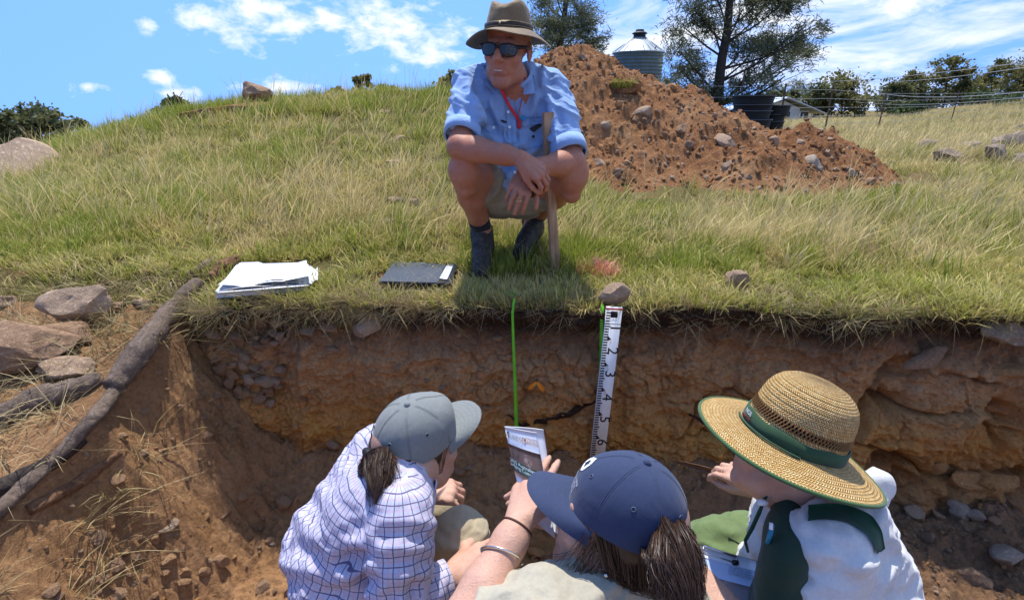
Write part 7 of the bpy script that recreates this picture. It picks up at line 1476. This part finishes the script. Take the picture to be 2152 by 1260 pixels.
log([g3(10, 880, -.18), g3(90, 845, -.16), g3(160, 825, -.15), g3(215, 800, -.14)], [.040, .046, .042, .024], 'short rounded log end in the straw beside the thin root', seed=3)
log([g3(180, 930, -.30), g3(100, 985, -.33), g3(0, 1035, -.37), g3(-60, 1060, -.4)], [.015, .024, .028, .028], 'dark log half sunk in straw under the thin root', 'bark_dark', seed=4)
log([g3(255, 955, -.36), g3(215, 985, -.38), g3(150, 1030, -.41), g3(60, 1080, -.44)], [.012, .018, .020, .018], 'broken brown root below the dark log on the bank', 'wood', 'tree_root', 5, 'root')
log([g3(395, 585, .03), g3(430, 566, .03), g3(458, 548, .04)], [.012, .022, .018], 'splintered root end beside the paper stack', 'bark', 'tree_root', 6, 'root'); log([g3(445, 590, .02), g3(470, 566, .035), g3(505, 552, .04)], [.020, .032, .030], 'broken reddish wood chunk behind the paper stack', 'wood', 'wood_chunk', 7, 'wood')
# rocks in the paddock
for i, (u, v, s, sq, lb) in enumerate([(1942, 316, .42, (1, .6, .48), 'big flat grey boulder in the paddock'), (1905, 326, .26, (1, .6, .4), 'low boulder leaning on the big flat one'), (1985, 340, .28, (1, .6, .6), 'mossy rounded boulder nearer the heap than the others'), (2040, 320, .34, (1, .6, .6), 'dark broken boulder between two grassy gaps'), (2110, 318, .50, (1, .6, .55), 'largest pale boulder of the paddock cluster'), (2090, 338, .32, (1, .7, .7), 'dark boulder in front of the largest pale one'), (2150, 305, .5, (1, .7, .6), 'brown boulder behind the largest pale one'), (2140, 345, .25, (1, .7, .6), 'small boulder at the foot of the pale cluster'), (1880, 395, .10, (1, .7, .6), 'dark clod beside the end of the heap'), (1880, 276, .5, (1, .4, .18), 'flat pale rock shelf far out in the paddock'), (2140, 275, .8, (1, .5, .3), 'long grey rock ledge beyond the boulder cluster'), (1985, 283, .2, (1, .6, .6), 'small dark stone far out in the paddock'), (2060, 297, .3, (1, .6, .4), 'half buried stone beyond the dark broken boulder'), (1440, 395, .06, (1, .7, .6), 'small stone fallen at the foot of the heap'), (1590, 400, .06, (1, .7, .6), 'round stone rolled from the foot of the heap')]): hero_rock(u, v, s * .62, sq, 'rock_field', lb, 700 + i, 'ground', .12, (0, random.uniform(-.15, .15), random.uniform(-.5, .5)), 3, .3, name='boulder', cat='boulder')
p = PY(531, 212, 7.0); me = rock_mesh(731, 4, (1, .7, .62), .25); me.materials.append(MAT['rock_brown']); tagp(place(obj('boulder', me), (p[0], 7.0, p[2] - .02), .235, (0, .05, .3)), 'pointed brown boulder on the crest of the grassy mound', 'boulder')
p = PY(470, 232, 6.75); me = rock_mesh(732, 4, (1, .22, .10), .5, 4); me.materials.append(MAT['spoil']); tagp(place(obj('soil_scarp', me), (p[0], 6.75, float(H(np.array(p[0]), np.array(6.75))) - .05), .85, (0, -.10, .05)), 'low bare scarp of brown soil running below the crest boulder', 'soil bank')
p = on_ground(60, 372); me = rock_mesh(735, 4, (1, .8, .72), .16, 6); me.materials.append(MAT['rock_sand']); k_ = float(p[1]) * .088; tagp(place(obj('boulder', me), (p[0] - k_ * .8, p[1] + k_ * .5, p[2] - k_ * .50), k_ * .92, (0, .12, .2)), 'huge smooth sandy boulder at the west foot of the mound', 'boulder')
for i, (u, v, s, lb) in enumerate([(870, 430, .055, 'pale flat stone in the grass behind the folder'), (830, 425, .06, 'brown flat stone next to the pale flat one'), (815, 468, .045, 'small flat stone in the grass nearer the folder'), (825, 350, .09, 'pale stone on the mound slope'), (805, 240, .09, 'brown stone high on the mound slope'), (840, 300, .09, 'orange stone on the mound between the other two')]): hero_rock(u, v, s, (1, .6, .4), 'rock_tan', lb, 760 + i, 'ground', .1, (0, 0, .2 * i), 3)
# ------------------------------------------------------------------ background: trees, silo, tubs, house, fence, lines
MAT['casuarina'] = leaf_mat('casuarina_needles', (.055, .068, .036), (.215, .225, .115), .45); MAT['gum'] = leaf_mat('gum_leaves', (.085, .098, .034), (.31, .28, .095), .48, (.22, .14, .06)); MAT['gum_dark'] = leaf_mat('gum_leaves_dark', (.060, .076, .032), (.210, .215, .085), .42)
MAT['tank'] = plain('tank_steel', (.105, .140, .145), .45, .10, 3, metal=.3); MAT['tank_roof'] = plain('tank_roof', (.42, .46, .46), .5, .06, 3, metal=.3); MAT['poly'] = plain('black_poly', (.010, .011, .013), .6, .15, 4); MAT['cream'] = plain('cream_cladding', (.72, .70, .64), .7, .05, 2); MAT['roof_sheet'] = plain('roof_sheet', (.55, .60, .64), .4, .06, 2, metal=.3); MAT['win'] = plain('window_glass', (.03, .04, .05), .1, .1, spec=.6); MAT['wire'] = plain('wire', (.30, .30, .30), .5, .1, metal=.4); MAT['post'] = plain('post_rust', (.10, .065, .050), .7, .2, 10); MAT['scrub'] = leaf_mat('scrub_leaves', (.030, .055, .015), (.120, .165, .045), .25)
def leaves_mesh(C, size, aspect, seed, up=.0, dirs=None, droop=0.0):
    """one small quad-pair leaf per centre"""
    r = np.random.default_rng(seed); n = len(C); d = r.normal(size=(n, 3)) if dirs is None else dirs + r.normal(size=(n, 3)) * .45; d[:, 2] += up; d /= np.linalg.norm(d, axis=1)[:, None]; s = np.cross(d, r.normal(size=(n, 3))); s /= np.linalg.norm(s, axis=1)[:, None] + 1e-9
    L = (size * r.uniform(.6, 1.4, n))[:, None]; w = L * aspect; b = C - d * L * .5; t = C + d * L * .5; t[:, 2] -= droop * L[:, 0]; V = np.stack([b, C - s * w, t, C + s * w], 1).reshape(-1, 3); F = np.arange(n * 4).reshape(-1, 4); me = mesh_np('leaves', V, F); rv = np.clip(fbm(C[:, 0] * 1.1, C[:, 1] * 1.1, C[:, 2] * 1.1, o=2, seed=seed % 50) * .35 + .5 + r.normal(0, .16, n), 0, 1); fattr(me, 'rnd', np.repeat(rv, 4)); return me
def make_tree(name, base, trunk, radii, clumps, leaf, label, cat, mat, bark, n, group=None, limbs=True, seed=0, crad=(1, 1, .7), spread_dir=None, droop=0.0, aspect=.22, hollow=.35, gap=-.25):
    """base point, trunk polyline, clumps [(centre, radius)]"""
    t = empty(name, base); tagp(t, label, cat, group); mb = MB(); tp = dense(np.array(trunk), 20); r = np.random.default_rng(seed); rr = np.interp(np.linspace(0, 1, 20), np.linspace(0, 1, len(radii)), radii); tp = tp + np.stack([fbm(tp[:, 2] * .5, tp[:, 2] * 0 + i, seed=seed + i, o=2) for i in (1, 2)] + [np.zeros(20)], 1) * radii[0] * .5; mb.tube(tp, rr, 10)
    if limbs:
        for (c, q) in clumps:
            c = np.asarray(c, float); i = int(np.argmin(np.abs(tp[:, 2] - (c[2] - q * .9 - np.hypot(*(c - tp.mean(0))[:2]) * .35)))); a = tp[i]; m = lerp(a, c, .5) + np.array([0, 0, -.12 * np.linalg.norm(c - a) * .5]) + r.normal(0, .06, 3) * q; mb.tube(dense([a, m, c], 9), np.linspace(rr[i] * .24, rr[-1] * .2 + .008, 9), 6)
            for _ in range(3): e = c + r.normal(size=3) * q * .55; mb.tube(dense([lerp(a, c, .6), lerp(lerp(a, c, .75), e, .5), e], 6), np.linspace(rr[i] * .08, .004, 6), 4)
    mb.obj('trunk', bark, t); tot = sum(q ** 2 for _, q in clumps); Cs = []; Ds = []
    for (c, q) in clumps:
        k = max(20, int(n * q ** 2 / tot)); d = r.normal(size=(k, 3)); d /= np.linalg.norm(d, axis=1)[:, None]; rad = q * (hollow + (1.05 - hollow) * r.random(k) ** .6); sub = r.normal(size=(14, 3)); sub /= np.linalg.norm(sub, axis=1)[:, None]; near = (d @ sub.T).max(1); pt_ = np.asarray(c) + d * rad[:, None] * np.asarray(crad) * (1 + .25 * r.normal(size=(k, 1))); fq = 1.3 / max(q, .2); keep = (near > .70 + .16 * r.random(k)) & (fbm(pt_[:, 0] * fq, pt_[:, 1] * fq, pt_[:, 2] * fq, o=2, seed=seed % 40) > gap); d = d[keep]; Cs.append(pt_[keep]); Ds.append(d if spread_dir is None else d * .4 + np.asarray(spread_dir))
    pobj('crown', leaves_mesh(np.concatenate(Cs), leaf, aspect, seed, dirs=np.concatenate(Ds), droop=droop), mat, t); return t
def gpt(u, v, y): return PY(u, v, y)
def clumps_px(pts, y, s, seed=0):
    r = np.random.default_rng(seed); return [(PY(u, v, y + r.normal(0, s * .9)), q * s) for (u, v, q) in pts]
def gz(x, y): return float(H(np.array(x), np.array(y)))
# tall casuarina
def casuarina(label, name, tr, pts, y, s, n, seed, rad, leafs):
    b = PY(*tr[0], y); b[2] = gz(b[0], y) - .1; make_tree(name, b, [b] + [PY(u, v, y) for u, v in tr], rad, clumps_px(pts, y, s, seed), leafs, label, 'tree', MAT['casuarina'], MAT['bark_dark'], n, 'dark she-oaks behind the heap', True, seed, (1.15, .9, .75), (.35, 0, .35), .25, .062, .2, -.06)
casuarina('tall dark she-oak with open branches standing behind the heap beside the silo', 'casuarina_tree', [(1503, 232), (1508, 190), (1517, 110), (1528, 20), (1545, -120), (1555, -240)],
    [(1470, 25, 1.1), (1440, 60, .9), (1430, 110, .8), (1560, 20, 1.2), (1610, 10, 1.1), (1650, 5, .9), (1600, 85, 1.0), (1650, 85, .9), (1690, 70, .8), (1720, 55, .5), (1640, 120, 1.0), (1690, 115, .7), (1590, 140, 1.0), (1650, 160, .9), (1560, 100, .7), (1460, 140, .8), (1480, 180, .8), (1430, 150, .6), (1410, 165, .4), (1600, 185, .8), (1560, 170, .7), (1455, 190, .6), (1500, 60, .7), (1530, 70, .6), (1620, -40, 1.2), (1490, -40, 1.2), (1560, -70, 1.4), (1600, -130, 1.2), (1520, -140, 1.2), (1560, -200, 1.0), (1500, 205, .6), (1590, 210, .6), (1545, 200, .5)], 14.5, .60, 60000, 81, [.16, .145, .12, .10, .075, .05, .03], .17)
casuarina('grey-green she-oak partly hidden by the heap and the oilskin hat', 'casuarina_tree', [(1175, 190), (1176, 120), (1182, 50), (1190, -30), (1195, -120)], [(1150, 30, 1.0), (1135, 65, .8), (1160, 85, .9), (1200, 25, 1.1), (1225, 55, .9), (1245, 75, .7), (1210, 90, .9), (1170, 60, .8), (1190, 120, .8), (1150, 115, .8), (1225, 105, .7), (1250, 95, .5), (1190, -10, 1.0), (1165, -50, 1.0), (1215, -40, 1.0), (1190, -100, 1.0), (1262, 110, .3), (1145, 5, .6)], 20, .74, 34000, 82, [.16, .14, .11, .08, .04], .20)
casuarina('short leaning she-oak sapling beside the tall one', 'casuarina_tree', [(1700, 222), (1695, 200), (1690, 180)], [(1690, 180, .5), (1700, 195, .5), (1680, 205, .5), (1655, 195, .6), (1665, 180, .5), (1640, 190, .5)], 105, 3.6, 5000, 83, [.2, .15, .1], .6)
# eucalypts on the hill and around
def gum(label, tr, pts, y, s, n, seed, mat='gum', bark='bark_dark', group='gum trees on the far rise', leaf=.30):
    b = PY(*tr[0], y); make_tree('gum_tree', b, [b - np.array([0, 0, 1.0])] + [PY(u, v, y) for u, v in tr], [.13, .11, .06], clumps_px(pts + [(u_ + 7 * math.sin(i_ * 2.4), v_ + 9 * math.cos(i_ * 1.7), q_ * .62) for i_, (u_, v_, q_) in enumerate(pts)], y, s, seed), leaf, label, 'tree', MAT[mat], MAT[bark], int(n * 1.8), group, True, seed, (1.15, .9, .80), None, .1, .30, .05, -.12)
gum('bushy olive and gold gum tree beside the cream house', [(1770, 262), (1770, 215), (1768, 190)], [(1740, 195, 1.1), (1765, 175, 1.2), (1795, 185, 1.1), (1810, 205, .9), (1775, 205, 1.2), (1745, 225, 1.0), (1795, 230, .9), (1725, 215, .7)], 92, 2.1, 7000, 91, leaf=.5)
gum('dark round gum tree against the wall of the cream house', [(1722, 250), (1722, 225)], [(1722, 195, .9), (1708, 210, .8), (1735, 205, .9), (1720, 225, 1.0)], 95, 2.0, 4500, 92, 'gum_dark', leaf=.5); gum('grey gum tree between the tall she-oak and the cream house', [(1650, 245), (1655, 215)], [(1650, 200, .8), (1625, 205, .7), (1672, 205, .7), (1600, 215, .7), (1640, 220, .8)], 96, 2.1, 4500, 93, 'gum_dark', leaf=.5)
gum('tall open crowned gum rising above the trees on the far rise', [(1985, 215), (1988, 185), (1990, 160)], [(1975, 140, .8), (1995, 130, .8), (2015, 138, .8), (2005, 150, .7), (1965, 158, .7), (2025, 160, .8), (2040, 152, .6), (1985, 165, .7)], 70, 1.3, 5500, 94); gum('slender gum leaning over the dark thicket', [(1930, 225), (1925, 180)], [(1922, 160, .7), (1910, 172, .6), (1940, 170, .6), (1930, 185, .7)], 68, 1.2, 3200, 95)
gum('broad dark gum at the near end of the thicket', [(1880, 240), (1880, 215)], [(1880, 185, 1.0), (1860, 195, .9), (1900, 190, .9), (1870, 215, 1.1), (1895, 215, 1.0), (1850, 212, .6)], 66, 1.3, 5500, 96, 'gum_dark'); gum('dense dark gum in the middle of the thicket', [(1945, 235), (1945, 215)], [(1940, 195, 1.1), (1965, 200, 1.1), (1920, 205, 1.0), (1950, 218, 1.2), (1985, 205, 1.0), (1925, 222, 1.0)], 69, 1.3, 6000, 97, 'gum_dark')
gum('rounded olive gum beside the tall open one', [(2020, 228), (2022, 200)], [(2020, 180, 1.0), (2040, 175, .9), (2010, 195, 1.1), (2040, 195, 1.0), (2025, 212, 1.0)], 71, 1.3, 5000, 98); gum('wispy gum with a lopsided top on the far rise', [(2080, 215), (2085, 165)], [(2070, 165, .7), (2090, 150, .7), (2110, 138, .7), (2118, 145, .5), (2075, 185, .8), (2095, 175, .7)], 72, 1.25, 3600, 99); gum('wide gum closing the row at the end of the rise', [(2140, 215), (2140, 180)], [(2140, 150, 1.0), (2160, 140, 1.2), (2125, 170, 1.0), (2150, 175, 1.3), (2110, 190, 1.0), (2140, 195, 1.2), (2180, 160, 1.3)], 73, 1.35, 6500, 100)
gum('twin topped gum poking over the mound crest', [(762, 190), (758, 172)], [(750, 166, .45), (768, 164, .5), (757, 180, .4), (774, 178, .35), (748, 190, .4), (765, 194, .45)], 48, .75, 1800, 101, group='trees beyond the mound'); gum('tiny far gum beside the twin topped one', [(712, 195), (712, 188)], [(712, 186, .35), (700, 190, .4), (720, 193, .4), (690, 195, .3)], 52, .6, 700, 102, group='trees beyond the mound'); gum('low rounded tree on the mound skyline', [(812, 195), (812, 188)], [(803, 186, .5), (820, 188, .5), (812, 196, .6), (830, 196, .4), (795, 196, .4)], 44, .7, 1200, 103, 'scrub', group='trees beyond the mound'); gum('bare branched tree at the mound crest beside the blue sleeve', [(945, 190), (942, 170)], [(930, 175, .5), (945, 165, .5), (955, 160, .4), (925, 188, .5), (940, 186, .6), (950, 178, .5)], 30, .62, 1400, 104, group='trees beyond the mound')
gum('dark spreading tree below the mound beyond the huge boulder', [(80, 285), (82, 262)], [(65, 240, 1.0), (90, 245, 1.1), (115, 258, 1.0), (55, 258, .9), (90, 268, 1.2), (130, 270, .7), (40, 262, .6), (60, 285, 1.0), (100, 290, 1.0), (130, 290, .8)], 40, .85, 9000, 105, 'gum_dark', group='trees beyond the mound'); gum('round dark tree at the edge of the western thicket', [(5, 285), (5, 262)], [(-10, 245, 1.2), (12, 245, .8), (0, 262, 1.0), (10, 285, 1.0)], 38, .9, 3500, 106, 'gum_dark', group='trees beyond the mound'); gum('small bush beyond the mound flank', [(168, 272), (168, 262)], [(165, 258, .5), (175, 262, .45)], 36, .6, 1200, 107, 'gum_dark', group='trees beyond the mound'); gum('leafy shrub on the mound crest by the scarp', [(365, 232), (366, 222)], [(355, 218, .5), (370, 213, .5), (382, 222, .45), (345, 228, .5), (368, 230, .6), (392, 230, .4)], 9.0, .22, 1300, 108, 'scrub', group='trees beyond the mound', leaf=.10)
for i, (u, v, y, s, lb) in enumerate([(1898, 238, 45, .8, 'dark bush on the paddock edge before the thicket'), (1925, 230, 47, .7, 'green bush beside the dark one'), (2065, 205, 60, 1.2, 'light green bush under the row of gums'), (2120, 212, 46, .8, 'bushy shrub on the green strip')]): gum(lb, [(u, v + 8), (u, v)], [(u, v, 1.0), (u - 10, v + 3, .8), (u + 12, v + 3, .8)], y, s, 1800, 120 + i, 'scrub', group='bushes on the paddock edge', leaf=.25)
# corrugated silo
def build_silo():
    y = 34.0; c = PY(1337, 170, y); rad = 49 / FPX * (y * math.cos(PITCH)) * 1.02; zt = PY(1337, 112, y)[2]; zr = PY(1337, 78, y)[2]; g = gz(c[0], y); s = empty('silo', (c[0], y, g)); tagp(s, 'corrugated grey steel silo with a pale conical roof behind the heap', 'silo'); n = 64; z = g - .3; prof = []
    zz = np.arange(g - .3, zt, .028); prof = [(rad + .022 * math.cos((q - zt) / .19 * 2 * np.pi), q) for q in zz]; MB().lathe(prof, n, (c[0], y, 0)).obj('wall', MAT['tank'], s)
    MB().lathe([(rad * 1.05, zt - .03), (rad * 1.05, zt + .02), (rad * .20, zr), (.001, zr)], n, (c[0], y, 0)).obj('roof', MAT['tank_roof'], s, auto=30); rb = MB()
    for k in range(24): a = k / 24 * 2 * np.pi; rb.tube([np.array([c[0] + math.cos(a) * rad * 1.04, y + math.sin(a) * rad * 1.04, zt + .04]), np.array([c[0] + math.cos(a) * rad * .2, y + math.sin(a) * rad * .2, zr + .02])], .018, 4)
    rb.obj('roof_ribs', MAT['tank_roof'], s); MB().lathe([(rad * .24, zr - .05), (rad * .24, zr + .16), (rad * .30, zr + .16), (rad * .30, zr + .20), (rad * .16, zr + .30), (rad * .16, zr + .38), (.001, zr + .40)], 32, (c[0], y, 0)).obj('vent_cap', MAT['poly'], s, auto=30)
build_silo()
# black poly tubs
def tub(u, vb, vt, wpx, y, label):
    b = PY(u, vb, y); t = PY(u, vt, y); rad = wpx / 2 / FPX * (y * math.cos(PITCH)); h = t[2] - b[2]; o = empty('poly_tub', (b[0], y, b[2])); tagp(o, label, 'tub', 'black tubs stacked by the fence'); prof = [(rad * .86, 0)]; k = 6
    for i in range(k): z = h * (i + .5) / k; prof += [(rad * (.87 + .09 * i / k), z - .012), (rad * (.895 + .09 * i / k), z)]
    prof += [(rad * .97, h * .90), (rad * 1.03, h * .92), (rad * 1.03, h), (rad * .95, h), (rad * .90, h * .2), (.001, h * .18)]; MB().lathe(prof, 40, (b[0], y, b[2])).obj('tub_wall', MAT['poly'], o, auto=40); MB().lathe([(rad * 1.035, h * .90), (rad * 1.045, h * .95), (rad * 1.035, h * 1.004)], 40, (b[0], y, b[2])).obj('tub_rim', MAT['folder'], o)
for a in [(1578, 254, 232, 76, 12.0, 'lowest black tub of the taller stack by the fence'), (1580, 236, 220, 80, 12.0, 'middle black tub of the taller stack by the fence'), (1581, 222, 201, 86, 12.0, 'topmost black tub of the taller stack by the fence'), (1618, 272, 254, 52, 12.4, 'lowest black tub of the shorter stack by the fence'), (1620, 256, 240, 54, 12.4, 'middle black tub of the shorter stack by the fence'), (1626, 243, 221, 62, 12.4, 'topmost black tub of the shorter stack by the fence'), (1580, 275, 250, 72, 12.0, 'black tub sunk in the grass under the taller stack'), (1535, 250, 235, 45, 13.2, 'small black tub half hidden by the heap')]: tub(*a)
# cream house
def build_house():
    y = 60.0; g = gz(33, y) - .5; h = empty('house', (PY(1690, 240, y)[0], y, g)); tagp(h, 'low cream house with a pale metal roof beyond the fence', 'house'); q = lambda u, v, yy=y: PY(u, v, yy); x0, x1, xr = q(1634, 0)[0], q(1722, 0)[0], q(1690, 0)[0]; ze = q(1690, 228)[2]; zr_ = q(1690, 206)[2]; yb = y + 9
    mb = MB(); mb.add([(x0, y, g), (x1, y, g), (x1, y, ze), (lerp(x0, x1, .55), y, zr_ - .25), (x0, y, ze)], None, [[0, 1, 2], [0, 2, 4], [2, 3, 4]]); mb.add([(x1, y, g), (x1, yb, g), (x1, yb, ze), (x1, y, ze)], [[0, 1, 2, 3]]); mb.add([(x0, y, g), (x0, yb, g), (x0, yb, ze), (x0, y, ze)], [[0, 3, 2, 1]]); mb.obj('wall', MAT['cream'], h, smooth=False); xm = lerp(x0, x1, .55); ov = .9
    for a, b in (((x0 - ov, ze - .18), (xm, zr_)), ((xm, zr_), (x1 + 2.4, ze - .55))): MB().slab(np.array([[(a[0], y - ov, a[1]), (b[0], y - ov, b[1])], [(a[0], yb, a[1]), (b[0], yb, b[1])]]), np.array([0, 0, .10])).obj('roof', MAT['roof_sheet'], h, smooth=False)
    for k in range(7): z = g + .35 * (k + .6); MB().box(((x0 + x1) / 2, y - .02, z), (x1 - x0, .03, .03)).obj('cladding_board', MAT['cream'], h, smooth=False)
    for u in (1652, 1690): w = empty('window', (q(u, 240)[0], y, 0)); w.parent = h; w.matrix_parent_inverse = parent_mat(h).inverted(); c = (q(u, 240)[0], y - .04, lerp(g, ze, .58)); MB().box(c, (.95, .05, 1.0)).obj('frame', MAT['white'], w, smooth=False); MB().box((c[0], c[1] - .03, c[2]), (.80, .02, .85)).obj('pane', MAT['win'], w, smooth=False)
    for k in range(3): xx = x1 + .3 + k * .9; MB().box((xx, y - .3, (g + ze) / 2 - .3), (.10, .10, ze - g - .5)).obj('verandah_post', MAT['cream'], h, smooth=False)
build_house()
# fence: star posts and wires, and the power lines
def build_fence():
    posts = [(1470, 13.0), (1551, 13.4), (1640, 15), (1738, 17), (1850, 20), (2000, 24), (2152, 29)]; P3 = []; f = empty('wire_fence', (6, 15, 0)); tagp(f, 'wire fence with rusty star posts between the heap and the paddock', 'fence')
    for i, (u, y) in enumerate(posts):
        b = PY(u, 250, y); x = b[0]; g = gz(x, y); hgt = 1.35 if i != 1 else 1.55; P3.append(np.array([x, y, g])); MB().box((x, y, g + hgt / 2), (.032, .032, hgt)).obj('post', MAT['post'], f, smooth=False)
    for k in range(5):
        pts = [p + np.array([0, -.03, .25 + k * .24]) for p in P3]; MB().tube(np.array(pts), .006, 4).obj('wire', MAT['wire'], f)
    for (u0, v0, y0, u1, v1, y1, r_, lb) in [(1690, 172, 95, 2200, 103, 26, .020, 'topmost overhead cable slanting across the sky above the paddock'), (1810, 172, 80, 2200, 113, 26, .020, 'overhead cable running just below the topmost one'), (1850, 197, 60, 2200, 165, 24, .020, 'thick low cable passing in front of the gum trees'), (1800, 215, 60, 2200, 176, 24, .014, 'thinnest and lowest cable in front of the gum trees')]:
        a, b = PY(u0, v0, y0), PY(u1, v1, y1); b2 = b + (b - a) * .4; t = np.linspace(0, 1, 24)[:, None]; pts = lerp(a, b2, t) - np.array([0, 0, .6]) * np.sin(t * np.pi); o = MB().tube(pts, r_, 5).obj('power_line', MAT['wire']); tagp(o, lb, 'cable', 'overhead cables')
build_fence()
# turf clod on the heap
def build_clod():
    rr = ray(1310, 188); t = np.linspace(4, 9, 700); p = np.array([0, 0, CAMZ]) + rr * t[:, None]; zz, _ = heap(p[:, 0], p[:, 1]); q = p[int(np.argmax(p[:, 2] < zz))]; me = rock_mesh(801, 3, (1, .7, .5), .3); me.materials.append(MAT['spoil']); o = obj('turf_clod', me); place(o, q - np.array([0, 0, .06]), .19, (0, 0, 0)); tagp(o, 'clod of green turf lying on the flank of the heap', 'turf'); ms = tuft(800, 260, .05, .16, .17, .004, .4, .1, (.1, 0)); ms.materials.append(MAT['grass_long']); g = obj('turf_grass', ms, None); g.parent = o; g.scale = (4.2, 4.2, 4.2); g.location = (0, 0, .42); g['kind'] = 'stuff'
build_clod()
